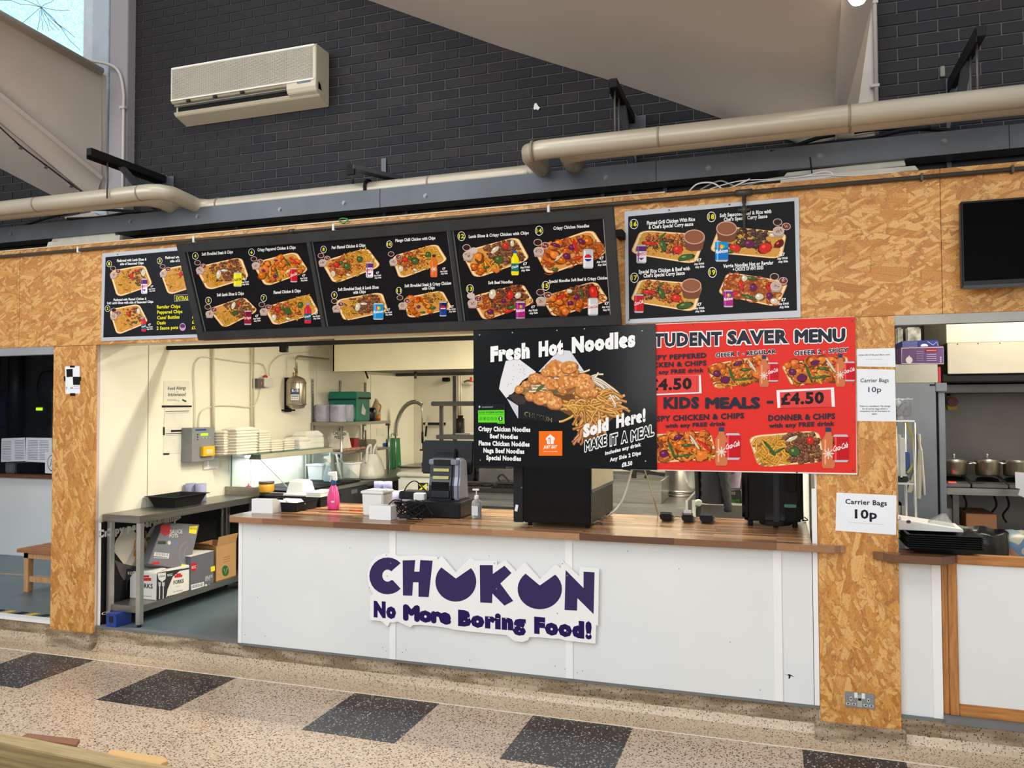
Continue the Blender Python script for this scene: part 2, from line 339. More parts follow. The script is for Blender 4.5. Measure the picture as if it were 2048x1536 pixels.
# ------------------------------------------------------------------ flat print (signs, labels)
GL = {}
def glyphs(s, bold, shear=0):
    k = (s, bold, shear)
    if k in GL: return GL[k]
    cu = bpy.data.curves.new('t', 'FONT'); cu.body = s; cu.offset = bold; cu.resolution_u = 2; cu.shear = shear
    cu.space_character = 1+bold*2.2
    ob = bpy.data.objects.new('t', cu); me = ob.to_mesh()
    v = [(p.co.x, p.co.y) for p in me.vertices]; f = [tuple(p.vertices) for p in me.polygons]
    ob.to_mesh_clear(); bpy.data.objects.remove(ob); bpy.data.curves.remove(cu)
    x0 = min((a for a, b in v), default=0); x1 = max((a for a, b in v), default=1)
    GL[k] = (v, f, x0, x1); return GL[k]
RJ = random.Random(11)
class Sign:
    """flat ink on a plane; positions are surveyed by intersecting the view ray of a photo pixel with the sign's own plane"""
    def __init__(s, O, u, v, org=(0, 0), k=1):
        s.O = Vector(O); s.u = Vector(u).normalized(); s.v = Vector(v).normalized(); s.n = s.u.cross(s.v).normalized()
        s.org = org; s.k = k; s.vs = []; s.fs = []; s.cs = []
    def frame(s, org, k): s.org = org; s.k = k; return s
    def at(s, x, y):
        d = ray(s.org[0]+x/s.k, s.org[1]+y/s.k); t = (s.O-CAM).dot(s.n)/d.dot(s.n); return CAM+d*t
    def put(s, pts, faces, col, z):
        z += RJ.uniform(0, .00007) if len(faces) == 1 else 0; o = len(s.vs); s.vs += [p+s.n*z for p in pts]; s.fs += [tuple(i+o for i in f) for f in faces]
        s.cs += [(*lin(col), 1)]*len(pts)
    def poly(s, pts, col, z=.0004): s.put([s.at(*p) for p in pts], [tuple(range(len(pts)))], col, z)
    def rect(s, x0, y0, x1, y1, col, z=.0004, sl=0):
        s.poly([(x0, y0), (x1, y0+sl*(x1-x0)), (x1, y1+sl*(x1-x0)), (x0, y1)], col, z)
    def ell(s, x, y, rx, ry, col, z=.0004, n=14, rot=0):
        s.poly([(x+rx*math.cos(a)*math.cos(rot)-ry*math.sin(a)*math.sin(rot), y+rx*math.cos(a)*math.sin(rot)+ry*math.sin(a)*math.cos(rot)) for a in [2*PI*i/n for i in range(n)]], col, z)
    def line(s, pts, w, col, z=.0004):
        L = []; R = []; m = len(pts)
        for i, (x, y) in enumerate(pts):
            a = pts[max(0, i-1)]; b = pts[min(m-1, i+1)]; dx, dy = b[0]-a[0], b[1]-a[1]; l = math.hypot(dx, dy) or 1
            L.append((x-dy/l*w/2, y+dx/l*w/2)); R.append((x+dy/l*w/2, y-dx/l*w/2))
        P = [s.at(*p) for p in L+R]
        s.put(P, [(i, i+1, m+i+1, m+i) for i in range(m-1)], col, z)
    def text(s, t, x0, y0, x1, y1, h, col=(240, 240, 240), bold=.03, z=.0040, outline=None, ow=.05, shear=0):
        a = s.at(x0, y0); b = s.at(x1, y1); hv = s.at((x0+x1)/2, (y0+y1)/2-h)-s.at((x0+x1)/2, (y0+y1)/2)
        if ('M' in t or 'W' in t) and bold > .01:   # glyphs whose outline offset folds over: thicken with shifted copies
            v, f, u0, u1 = glyphs(t, 0, shear); wx = (u1-u0)+2*bold
            for bd, c, zz in ([(bold+ow, outline, z-.0006)] if outline else [])+[(bold, col, z)]:
                for q in range(9):
                    ox, oy = (math.cos(q*PI/4)*bd, math.sin(q*PI/4)*bd) if q < 8 else (0, 0)
                    s.put([a+(b-a)*((X-u0+bold+ox)/wx)+hv*((Y+oy)/.70) for X, Y in v], f, c, zz+q*.00003)
            return
        for bd, c, zz in ([(bold+ow, outline, z-.0003)] if outline else [])+[(bold, col, z)]:
            v, f, u0, u1 = glyphs(t, bd, shear)
            m = (u0+u1)/2; W_ = (u1-u0); ex = (bd-bold) if outline and bd != bold else 0
            pts = []
            for X, Y in v:
                fx = (X-u0-ex)/max(1e-6, (W_-2*ex)); pts.append(a+(b-a)*fx+hv*(Y/.70))
            s.put(pts, f, c, zz)
    def build(s, t, name, mat, label=None):
        org = Vector((0, 0, 0)); r = t
        while r is not None: org += Vector(r.location); r = r.parent
        me = bpy.data.meshes.new(name); me.from_pydata([tuple(v-org) for v in s.vs], [], s.fs)
        ca = me.color_attributes.new('ink', 'FLOAT_COLOR', 'POINT')
        ca.data.foreach_set('color', [x for c in s.cs for x in c])
        me.materials.append(mat); o = link(name, me, t)
        if label: o['label'] = label
        return o
# ================================================================== THE SETTING
XL = -4.83; FLZ = .18; CZ = 2.78; WT = 1.055      # left kitchen wall, kitchen floor, ceiling, worktop height
HDR = 2.28; OT = 3.045; LPX = (-5.241, -4.827); RPX = (.209, .604)

fl = struct('floor', MB().box(-12, 8, -14, -.14, -.05, 0), TERR, label='pale terrazzo hall floor')
xs = [(-4.93, -4.36), (-3.79, -3.25), (-2.40, -1.855), (-1.288, -.738), (.106, .66), (-6.3, -5.75)]
s_ = 4.6/4.346*.9107*1.7/1.7
def PF(px, py): return PZ(px, py, 0)
for a, b_ in [((68, 1305), (190, 1320)), ((330, 1340), (472, 1356)), ((713, 1384), (880, 1406)), ((1068, 1429), (1266, 1455)), ((1605, 1500), (1812, 1527))]:
    p = PF(*a); q = PF(*b_); mb = MB().box(p.x, q.x, -.745, -.150, -.01, .0012)
    part(fl, 'tile', mb, TERRD, label='dark speckled terrazzo square')
cov = MB(); prof = [(.03, .075), (.022, .05), (.005, .03), (-.03, .014), (-.08, .005), (-.14, 0), (-.14, -.04), (.2, -.04), (.2, .075)]
cov.prism([(-9, y, z) for y, z in prof], (12.5, 0, 0)); struct('trim_1', cov, TERRC, label='coved terrazzo skirting at the foot of the stall')
struct('trim_2', MB().box(-9, 3.5, .03, .2, .07, FLZ-.012), TERRP, label='stained terrazzo plinth under the stall')
struct('trim_3', MB().box(-12, 8, -.146, -.138, -.004, .002), M('white_strip', (232, 222, 205), .4), label='thin white divider strip in the terrazzo')
struct('trim_4', MB().box(LPX[0]-.01, LPX[1]+.015, -.035, .1, 0, .135), TERRP, .006, label='terrazzo plinth of the left column')
struct('trim_5', MB().box(RPX[0]-.03, RPX[1]+.02, -.035, .1, 0, .11), TERRP, .006, label='terrazzo plinth of the right column')
for i, (x0, x1) in enumerate([(-9, LPX[0]), (LPX[1], -3.54), (-3.54, RPX[0]), (RPX[1], 3.5)]):
    struct('trim_%d' % (6+i), MB().box(x0, x1, -.0 if i != 1 else .025, .07, FLZ-.012, FLZ+(.004 if i != 0 else .012)), M('sill_grey', (110, 112, 112), .5) if i else WHITET, label='edge strip of the raised floor')
kfl = struct('floor_kitchen', MB().box(-10, 3.4, .05, 5.7, .0, FLZ), M('blue_grey_vinyl', (92, 107, 112), .38, 0, .08, 3), label='blue grey vinyl kitchen floor')
kfl['label'] = 'blue grey vinyl floor inside the stalls'

# hazard tape at the edge of the left room
hz = thing('hazard_tape', 'worn black and yellow tape along the floor edge of the left room', 'tape', (-5.9, .1, FLZ))
for i in range(14):
    x = -7.0+i*.125
    part(hz, 'stripe', MB().prism([(x, .10, FLZ+.001), (x+.07, .10, FLZ+.001), (x+.095, .17, FLZ+.001), (x+.025, .17, FLZ+.001)], (0, 0, .002)), M('tape_yellow', (214, 170, 50), .5) if i % 2 else BLACKM)

# walls of the kitchen (panels with seams), back wall, divider
def panels_x(name, X, ys, mat, z0, z1, th, lab):
    root = struct(name, MB().box(min(X, X+th), max(X, X+th), ys[0], ys[-1], z0, z1), M('seam_dark', (120, 116, 100), .6), label=lab)
    s = -1 if th > 0 else 1
    for a, b_ in zip(ys, ys[1:]):
        part(root, 'panel', MB().box(min(X, X+s*.006), max(X, X+s*.006), a+.004, b_-.004, z0, z1), mat)
    return root
panels_x('wall_left', XL-.006, [.042, .527, 1.85, 2.997, 4.237, 5.49], CREAM, FLZ, CZ, -.1, 'cream panelled left wall of the kitchen')
wb = struct('wall_back', MB().box(XL, .3, 5.49, 5.6, FLZ, CZ), M('seam_dark2', (120, 116, 100), .6), label='cream panelled back wall of the kitchen')
for a, b_ in ((XL, -3.7), (-3.7, -2.45), (-2.45, -1.2), (-1.2, .2)): part(wb, 'panel', MB().box(a+.004, b_-.004, 5.484, 5.49, FLZ, CZ), CREAM)
struct('wall_divider', MB().box(.2, .26, .02, 5.5, FLZ, CZ), WHITET, label='white partition between kitchen and right unit')
struct('ceiling', MB().box(-9.9, 3.4, .02, 5.7, CZ, CZ+.05), M('ceiling_tile', (226, 222, 208), .7), label='pale kitchen ceiling')
struct('wall_room_left', MB().box(-9.9, XL-.1, 3.2, 3.3, FLZ, CZ), M('dark_wall', (58, 61, 68), .6, 0, .1, 2), label='dark back wall of the left room')
struct('wall_room_side', MB().box(-9.9, -9.8, 0, 5.7, FLZ, 3.3), M('dark_wall', (58, 61, 68)), label='dark side wall of the left room')
struct('wall_right_unit', MB().box(.26, 3.4, 2.75, 2.85, FLZ, CZ), M('steel_wall', (120, 116, 110), .45, .5, .12, 2), label='steel clad back wall of the right unit')
struct('wall_right_side', MB().box(3.3, 3.4, .02, 5.7, FLZ, 3.3), CREAM, label='side wall of the right unit')
struct('ceiling_void', MB().box(-10, 3.5, .32, 5.8, 3.32, 3.4), VOID, label='dark lid of the void over the stalls')
struct('wall_void', MB().box(-10, 3.5, 3.6, 3.7, CZ+.05, 3.33), VOID, label='dark rear of the void over the stalls')
struct('ceiling_step', MB().box(-9.9, 3.4, .02, .32, HDR+.015, HDR+.03), M('soffit_cream', (216, 208, 186), .45, 0, .05, 3), label='cream underside behind the timber header')
struct('wall_step', MB().box(-9.9, 3.4, .30, .32, HDR+.03, CZ), CREAM, label='inner face of the header')

# timber (OSB) front
hd = struct('wall_front', MB().box(-9.9, 3.4, .019, .04, HDR+.005, OT-.006), M('osb_back', (150, 110, 66), .7), label='chipboard header above the stalls')
xr = PY(1883, 500, 0).x
for a, b_, z0 in ((-9.9, -5.6, HDR), (-5.6, -3.2, HDR), (-3.2, -.9, HDR), (-.9, xr, HDR), (xr, 3.4, HDR)):
    part(hd, 'board', MB().box(a+.0012, b_-.0012, 0, .018, z0, OT), OSB_H, .0015)
part(hd, 'capping', MB().box(-9.9, PY(1330, 400, 0).x, -.004, .06, OT, OT+.008), M('pale_strip', (222, 196, 158), .6))
lp = struct('wall_pillar_left', MB().box(LPX[0]+.006, LPX[1]-.004, .019, .30, .12, HDR), M('pillar_pink', (206, 186, 178), .6), label='left column core')
part(lp, 'board', MB().box(*LPX, -.001, .018, .125, HDR-.003), OSB_V, .0015)
rp = struct('wall_pillar_right', MB().box(RPX[0]-.003, RPX[1]-.01, .019, .30, .1, HDR), WHITET, label='right column core')
part(rp, 'board', MB().box(*RPX, -.012, .018, PY(1641, 1450, 0).z, HDR-.003), OSB_V, .0015)
part(rp, 'trim_strip', MB().box(RPX[0]-.028, RPX[0]-.002, -.004, .02, .185, 1.35), WHITET, .001)
struct('trim_10', MB().box(RPX[1], 3.4, .0, .06, PY(1800, 650, 0).z, HDR-.001), M('lintel_steel', (150, 148, 142), .4, .6), label='steel lintel over the right opening')
struct('trim_11', MB().box(-9, LPX[0], .0, .06, HDR-.06, HDR-.001), M('lintel_pale', (150, 152, 156), .6), label='pale lintel over the left opening')

# brick wall above
BY = .30
zb0 = PY(917.6, 155.4, BY); CH = .0682; BL = .2075; X0 = zb0.x; Z0 = zb0.z
wu = struct('wall_upper', MB().box(-4.775, 6, BY+.004, BY+.2, 3.1, 6.5).box(-9, -4.775, BY+.004, BY+.2, 3.1, 4.3), M('dark_mortar', (88, 86, 88), .8, 0, .1, 8), label='dark painted brick wall above the stalls')
BR = MB().box(-(BL-.008)/2, (BL-.008)/2, -.002, .01, -(CH-.007)/2, (CH-.007)/2)
mb_, nt_, b__ = base_mat('dark_brick')
oi = N(nt_, 'ShaderNodeObjectInfo'); nn = noise(nt_, coords(nt_), 18, 5)
c_ = mixc(nt_, .5, ramp(nt_, oi.outputs['Random'], [(0, lin((22, 23, 28))), (.35, lin((29, 29, 34))), (.6, lin((38, 33, 35))), (.8, lin((31, 28, 29))), (1, lin((46, 41, 43)))]), ramp(nt_, nn.outputs[0], [(.3, (.45, .45, .48)), (.7, (1, 1, 1))]), 'MULTIPLY')
nt_.links.new(c_, b__.inputs['Base Color']); b__.inputs['Roughness'].default_value = .6; b__.inputs['Specular IOR Level'].default_value = .3; bump(nt_, b__, nn.outputs[0], .25, .004)
BRICKM = mb_
brme = BR.mesh('brick', BRICKM, .002, seg=1)
curve_px = [(300, -190), (500, -100), (735, 0), (879, 51), (1002, 94), (1104, 126), (1224, 162), (1360, 208), (1440, 236), (1540, 268), (1640, 296)]
def above_soffit(px, py):
    for (xa, ya), (xb, yb) in zip(curve_px, curve_px[1:]):
        if xa <= px < xb and py < ya+(yb-ya)*(px-xa)/(xb-xa)-8: return True
    return False
cand = []
for r in range(-18, 34):
    for c in range(-26, 22):
        x = X0+(c+.5*(r % 2))*BL+BL/2; z = Z0+r*CH+CH/2
        if z < 3.14 or z > 5.4 or x < -9 or x > 2.2: continue
        if -5.9 < x-.0 < -4.775-BL*.5 and not (x < -5.3 and z < 3.9): continue
        if x < -5 and z > 4.2: continue
        px, py = proj((x, BY, z))
        vis = -40 < px < 2090 and -25 < py < 420 and not above_soffit(px, py) and not (1668 < px < 1745 and py < 300) and not (365 < px < 610 and 130 < py < 190)
        if x < -5 and not (py > 335+.5*px): vis = False
        py_beam = 500-.0785*px-.0     # hidden by the beam and the pipes
        if vis and py > py_beam-45: vis = False
        d = (Vector((x, BY, z))-CAM).length
        cand.append((0 if vis else 1, d, x, z))
cand.sort()
vis_ = [c for c in cand if c[0] == 0]
def slot(c): return (c[2], BY, c[3])
for i, c in enumerate(vis_[:300]):
    o = link('brick', brme, wu); o.location = slot(c); o.location.y += random.uniform(-.0015, .0015)
rest = MB()
for c in vis_[300:]+[c for c in cand if c[0]]:
    x, z = c[2], c[3]; rest.box(x-(BL-.008)/2, x+(BL-.008)/2, BY-.002, BY+.006, z-(CH-.007)/2, z+(CH-.007)/2)
part(wu, 'bricks', rest, BRICKM, kind='stuff')
# patch of bare plaster on the bricks
pp = PY(1073, 214, BY-.006)
part(wu, 'plaster_patch', MB().prism([pp+Vector((a*.022, 0, b_*.026)) for a, b_ in ((-.9, -.2), (-.6, .9), (0, 1), (.5, .2), (1.1, -.3), (.5, -.9), (0, -.6), (-.8, -.6))], (0, -.003, 0)), WHITEPL)

# white soffits (inverted roof shells) meeting the brick wall
SOFM = M('soffit_paint', (176, 165, 155), .55, 0, .05, .9)
A = [PY(x, y, BY-.006) for x, y in curve_px][::-1]
Fp = [(1671, 305, .22), (1671, 262, .15), (1671, 205, .05), (1674, 150, -.1), (1677, 100, -.28), (1680, 50, -.46), (1683, 0, -.64), (1686, -60, -.85), (1689, -120, -1.05), (1693, -200, -1.3), (1698, -300, -1.6)]
Fq = [PY(*p) for p in Fp]
mb = MB(); nu = len(A); nv = 8; vs = []
for i in range(nu):
    for j in range(nv+1):
        t = j/nv; p = A[i].lerp(Fq[i], t); p = p+Vector((0, 0, -.05*math.sin(PI*t)*(1-i/nu))); vs.append(p)
mb.add(vs, [(i*(nv+1)+j, (i+1)*(nv+1)+j, (i+1)*(nv+1)+j+1, i*(nv+1)+j+1) for i in range(nu-1) for j in range(nv)], True)
mb.add([v+Vector((0, .0, .06)) for v in vs], [(i*(nv+1)+j, (i+1)*(nv+1)+j, (i+1)*(nv+1)+j+1, i*(nv+1)+j+1) for i in range(nu-1) for j in range(nv)])
sf = struct('ceiling_shell_right', mb, SOFM, label='pale curved roof shell coming down to the right column')
# rib and column face right of the shell
r0 = [PY(1671, 300, .16), PY(1704, 300, .16), PY(1746, 0, -.35), PY(1683, 0, -.64), ]
rb = MB(); top = [PY(1770, -140, -.7), PY(1690, -160, -1.18)]
rb.hexa([r0[0], r0[1], r0[1]+Vector((0, .2, 0)), r0[0]+Vector((0, .2, 0)), r0[3], r0[2], r0[2]+Vector((0, .2, .1)), r0[3]+Vector((0, .2, .1))])
rb.hexa([r0[3], r0[2], r0[2]+Vector((0, .2, .1)), r0[3]+Vector((0, .2, .1)), top[1], top[0], top[0]+Vector((0, .2, .1)), top[1]+Vector((0, .2, .1))])
struct('trim_12', rb, SOFM, label='inclined rib beside the right roof shell')
xa, xb_ = PY(1690, 200, .22).x, PY(1747, 100, .22).x
struct('trim_13', MB().box(xa, xb_, .22, .30, 3.2, 6), M('column_paint', (196, 188, 178), .5), label='flat pale column strip on the brick wall')
# left shell: three facets
def patch(name, q, lab, n=8):
    """ruled bilinear patch between four surveyed corners (near-left, column top, column bottom, near-left bottom)"""
    P = [PY(x, y, Y) for x, y, Y in q]; mb = MB(); vs = []
    P[0] = P[1]+(P[0]-P[1])*2.4; P[3] = P[2]+(P[3]-P[2])*2.4
    for i in range(n+1):
        for j in range(n+1): vs.append(P[0].lerp(P[1], i/n).lerp(P[3].lerp(P[2], i/n), j/n))
    F = [(i*(n+1)+j, (i+1)*(n+1)+j, (i+1)*(n+1)+j+1, i*(n+1)+j+1) for i in range(n) for j in range(n)]
    mb.add(vs, F, True); mb.add([v+Vector((0, .05, 0)) for v in vs], F)
    return struct(name, mb, SOFM, label=lab)
patch('ceiling_shell_left', [(-170, -62, -1.25), (203, 147, .12), (203, 356, .20), (-170, 52, -.95)], 'pale sloping roof shell at the left above the pipe')
patch('ceiling_shell_lower', [(-170, 52, -.93), (203, 357, .19), (190, 402, .19), (-170, 105, -.72)], 'narrow flat band of the left roof shell')
patch('ceiling_shell_foot', [(-170, 106, -.70), (190, 403, .20), (110, 394, .29), (-170, 248, .29)], 'lowest facet of the left roof shell touching the brick')
struct('trim_18', MB().beam(PY(203, 357, .17)+(PY(-170, 52, -.97)-PY(203, 357, .17))*2.4, PY(203, 357, .17), .03, .03), SOFM, label='added strip shading a groove line across the left roof shell')  # strip added so that its shading draws the groove line
# edge roll along the top of the left shell
struct('trim_14', MB().tube([PY(203, 143, .1)+(PY(-170, -66, -1.27)-PY(203, 143, .1))*2.4, PY(203, 143, .1)], .03, 8), SOFM, label='rounded upper edge of the left roof shell')
# column strip, reveal and window at the left
struct('trim_15', MB().box(PY(217, 300, .22).x, -4.775, .22, .32, 3.2, 6.2), M('column_grey', (150, 146, 148), .55, 0, .05, 2), .004, label='grey plaster column beside the window')
struct('trim_16', MB().box(PY(186, 300, .26).x, PY(219, 300, .26).x, .24, .34, 3.2, 6.2), M('reveal_white', (176, 186, 196), .5), .004, label='white window jamb')
win = struct('window_1', MB().box(PY(167, 50, .26).x, PY(188, 50, .26).x, .26, .36, 4.0, 6.2), M('frame_white', (200, 206, 210), .5), label='daylight window with cracked wired glass')
gm, gnt, gb = base_mat('lit_wired_glass'); gv = coords(gnt)
wv = N(gnt, 'ShaderNodeTexVoronoi'); wv.inputs['Scale'].default_value = 70; gnt.links.new(gv, wv.inputs['Vector'])
gc = ramp(gnt, wv.outputs['Distance'], [(.2, lin((196, 240, 250))), (.75, lin((150, 208, 228)))])
gnt.links.new(gc, gb.inputs['Emission Color']); gb.inputs['Emission Strength'].default_value = 1.05
gnt.links.new(gc, gb.inputs['Base Color']); gb.inputs['Roughness'].default_value = .1
pane = part(win, 'pane', MB().box(-8.5, PY(168, 50, .31).x, .31, .318, 4.2, 6.2), gm)
cr = MB(); c0 = PY(82, 14, .308)
for ex, ey in [(0, 0), (30, 60), (75, 60), (85, 60), (98, 62), (108, 60), (130, 62), (160, 100), (118, 60), (140, 20), (120, -10), (60, -20), (150, 75), (20, -10)]:
    pts = [c0]; e = PY(ex, ey, .308)
    for k in range(1, 5): pts.append(c0.lerp(e, k/4)+Vector((random.uniform(-.012, .012), 0, random.uniform(-.012, .012)))*(k < 4))
    cr.tube(pts, .0022, 4)
part(win, 'crack', cr, M('crack_grey', (92, 120, 130), .6))
struct('trim_17', MB().box(-9, PY(167, 50, .3).x, .30, .4, 4.1, 4.3), SOFM, label='sill behind the left roof shell')

# long steel channel beam
b0 = PY(865, 405, .08); b1 = PY(865, 367, .08)
bm_ = thing('steel_beam', 'long grey painted steel beam with bolts running below the brick wall', 'beam', (-2.5, .08, b0.z))
part(bm_, 'web', MB().box(-9.5, 3.4, .08, .088, b0.z, b1.z), GREYMET)
part(bm_, 'flange', MB().box(-9.5, 3.4, .088, .30, b1.z-.008, b1.z).box(-9.5, 3.4, .088, .22, b0.z, b0.z+.006), GREYMET)
for px, py in [(22, 468), (261, 443), (395, 433), (688, 406), (851, 392), (1212, 356), (1417, 336), (1888, 283), (560, 419), (1640, 312)]:
    p = PY(px, py, .08)
    part(bm_, 'bolt', MB().cyl((p.x, .082, p.z), (p.x, .070, p.z), .011, 6).cyl((p.x, .08, p.z), (p.x, .077, p.z), .016, 12), M('bolt_metal', (120, 120, 120), .4, .7))
for px in (1312, 2020, 760): x = PY(px, 340, .08).x; part(bm_, 'joint', MB().box(x-.0015, x+.0015, .0785, .081, b0.z, b1.z), VOID)
# steel stubs in the dark gap
for px in (473, 768, 812, 1098, 1205, 1330, 1900, 1260):
    x = PY(px, 400, .25).x
    solo('hanger_stub', 'short steel post in the dark gap under the beam, at x %d' % px, 'post', MB().box(x-.012, x+.012, .25, .28, CZ+.05, b0.z+.05), GREYMET, .001)
LAB_STUB = ['leftmost steel stub in the dark gap over the tilted menu', 'steel stub in the dark gap above the 6 and 8 dishes', 'steel stub close beside another in the dark gap', 'steel stub in the dark gap above the noodle dishes', 'steel stub in the gap near the top right of the tilted menu', 'steel stub in the gap above the dish number 16 sign', 'rightmost steel stub in the gap above the television', 'steel stub in the gap left of the dish 16 sign']
for o, l in zip([o for o in bpy.data.objects if o.name.startswith('hanger_stub')], LAB_STUB): o['label'] = l
# ================================================================== UPPER WALL FITTINGS
PIPEM = M('pipe_beige', (188, 178, 158), .38, .25, .05, 2)
PIPED = M('pipe_joint', (150, 138, 116), .5, .2, .1, 6)
za = PY(1090, 343, .15).z
def pipe(name, label, pts, r, rings, loc):
    t = thing(name, label, 'pipe', loc)
    part(t, 'run', MB().tube(pts, r, 24), PIPEM)
    for px, Y, d in rings:
        p = PY(px, 300, Y); c = Vector((p.x, Y, za+(.035 if p.x < -4.2 else (-.005 if Y > 0 else 0))))
        part(t, 'joint_ring', MB().cyl(c-Vector((.006, 0, 0)), c+Vector((.006, 0, 0)), r+.002, 24), PIPED)
    return t
yr, yl = -.26, -.19
pipe('heating_pipe', 'beige wall pipe jogging forward at both ends, running above the steel beam',
     [(-9, yl, za+.035), (-4.16, yl, za+.035), (-4.09, yl+.02, za+.034), (-4.04, yl+.08, za+.03), (-4.02, .04, za+.01), (-4.0, .11, za-.005), (-3.93, .15, za-.008), (-3.8, .15, za-.008), (-1.55, .15, za-.004), (-1.42, .145, za), (-1.37, .10, za), (-1.36, .04, za), (-1.36, yr+.10, za), (-1.345, yr+.03, za), (-1.27, yr, za), (-1.2, yr, za), (3.4, yr, za)], .055,
     [(283, yl, 0), (77, yl, 0), (440, .15, 0), (860, .15, 0), (1060, .15, 0), (1066, yr, 0), (1318, yr, 0), (1699, yr, 0)], (-2.5, .15, za-.07))
p2 = pipe('heating_pipe', 'second beige pipe tucked behind and below the large front pipe at the right',
     [(-1.15, .2, za), (-1.16, .0, za), (-1.15, -.09, za), (-1.10, -.135, za), (-1.03, -.148, za), (3.4, -.148, za)], .052, [(1700, -.148, 0)], (-1.0, -.148, za-.08))
p3 = pipe('heating_pipe', 'second beige pipe tucked behind the front pipe at the left',
     [(-9, -.08, za+.03), (-4.40, -.08, za+.03), (-4.30, -.06, za+.028), (-4.24, .0, za+.02), (-4.22, .08, za+.005), (-4.22, .2, za)], .05, [(137, -.08, 0)], (-6, -.08, za-.06))

# brackets: cantilever arm, strut, wall plate, hanger rods
def bracket(label, x, zt, yf, rods, w=.05):
    t = thing('pipe_bracket', label, 'bracket', (x, BY, zt-.3), 'cantilever pipe brackets on the brick wall')
    part(t, 'arm', MB().beam((x, BY, zt), (x, yf, zt), .045, .05).beam((x-.02, BY, zt-.02), (x-.02, yf, zt-.02), .006, .06), BLACKM, .002)
    part(t, 'strut', MB().beam((x, BY-.01, zt-.30), (x, yf+.28, zt-.02), .04, .035), GREYMET, .002)
    part(t, 'wall_plate', MB().box(x+.03, x+.09, BY-.014, BY-.006, zt-.2, zt+.02).box(x-.03, x+.03, BY-.014, BY-.006, zt-.34, zt+.03), GREYMET)
    for y in rods: part(t, 'hanger_rod', MB().cyl((x, y, zt), (x, y, za), .006, 8), M('rod_metal', (96, 92, 88), .5, .5))
    return t
bracket('dark cantilever bracket over the left pipe beside the grey plaster column', -4.47, 3.575, -.42, (yl-.07, yl+.08))
bracket('cantilever bracket tucked under the pale roof shell edge, rods to the front pipe', -.835, 3.605, -.31, (yr-.0, yr+.12))
bracket('cantilever bracket at the far right on the brick above the front pipe', .955, 3.59, -.37, (yr-.02, yr+.12))
t = thing('pipe_bracket', 'short bracket and strap holding the wall pipe below the air conditioner', 'bracket', (-2.72, .15, za), 'cantilever pipe brackets on the brick wall')
pc = PY(738, 360, .15)
part(t, 'strap', MB().tube([(pc.x+.0, .15+.060*math.cos(a), za+.060*math.sin(a)) for a in [i*PI/10 for i in range(21)]], .012, 8), BLACKM)
part(t, 'saddle', MB().beam((pc.x-.03, -.04, za+.10), (pc.x+.14, BY-.01, za+.10), .07, .03), GREYMET, .002); part(t, 'angle', MB().beam((pc.x-.03, -.04, za+.12), (pc.x-.03, -.04, za+.05), .06, .02), BLACKM, .002); part(t, 'stay', MB().beam((pc.x-.20, BY-.02, za+.07), (pc.x-.03, -.02, za+.10), .02, .04), GREYMET, .002)
pl = PY(769, 332, BY)
part(t, 'wall_plate', MB().box(pl.x-.018, pl.x+.018, BY-.014, BY-.006, pl.z-.05, pl.z+.05), GREYMET)
# little junction bit at the far right bracket
pj = PY(1884, 145, BY); solo('cable_stub', 'small pale fitting on the brick left of the far right bracket', 'fitting', MB().box(pj.x-.012, pj.x+.012, BY-.02, BY-.004, pj.z-.03, pj.z+.03), M('fitting_pale', (128, 132, 116), .6), .003)

# air conditioner
ya = .12; aTL = PY(340, 134, ya); aTR = PY(632, 87, ya); zt = (aTL.z+aTR.z)/2
aBL = PY(342, 207, ya); x0, x1 = PY(341, 170, ya).x, aTR.x; zm = aBL.z; zb = PY(342, 228, ya+.02).z
ACW = M('ac_cream', (204, 196, 172), .4, 0, .03, 2); 
ac = thing('air_conditioner', 'old cream wall air conditioner with louvred grille on the dark brick', 'air conditioner', ((x0+x1)/2, .2, zb))
prof = [(BY-.006, zt), (ya+.012, zt), (ya, zt-.012), (ya, zm+.02), (ya+.012, zm+.004), (ya+.06, zm-.004), (ya+.06, zb+.02), (ya+.03, zb+.012), (ya+.05, zb-.012), (BY-.006, zb-.05)]
bodyx0, bodyx1 = x0, x1
part(ac, 'housing', MB().prism([(x0, y, z) for y, z in prof], (x1-x0, 0, 0)), ACW, .004)
part(ac, 'end_cap', MB().prism([(x1-.24, y, z) for y, z in [(ya+.06, zm+.004), (ya-.003, zm+.03), (ya-.003, zm-.03), (ya+.012, zb+.012), (ya+.05, zb-.006), (ya+.1, zb-.01)]], (.241, 0, 0)), ACW, .004)
gr = MB(); n = 26; zg0, zg1 = zm+.03, zt-.025
for i in range(n):
    z = zg0+(zg1-zg0)*i/(n-1); gr.box(x0+.02, x1-.03, ya-.006, ya, z-.0024, z+.0024)
for i in range(62):
    x = x0+.02+(x1-x0-.05)*i/61; gr.box(x-.0012, x+.0012, ya-.005, ya, zg0, zg1)
part(ac, 'grille', gr, M('ac_grille', (190, 184, 168), .5), kind='stuff')
part(ac, 'grille_backing', MB().box(x0+.018, x1-.235, ya-.002, ya+.001, zg0, zg1), M('ac_filter', (100, 96, 90), .8))  # filter sheet behind the slats, darker on the left part
part(ac, 'grille_backing', MB().box(x1-.235, x1-.03, ya-.002, ya+.001, zg0, zg1), M('ac_filter_new', (156, 148, 120), .8))
part(ac, 'frame_line', MB().box(x0+.01, x1-.012, ya-.009, ya, zm+.012, zm+.024).box(x0+.01, x1-.012, ya-.006, ya, zt-.02, zt-.006), M('ac_white', (232, 228, 214), .4), .001)
part(ac, 'outlet', MB().box(x0+.03, x1-.25, ya+.045, ya+.062, zb+.022, zm-.002), VOID)
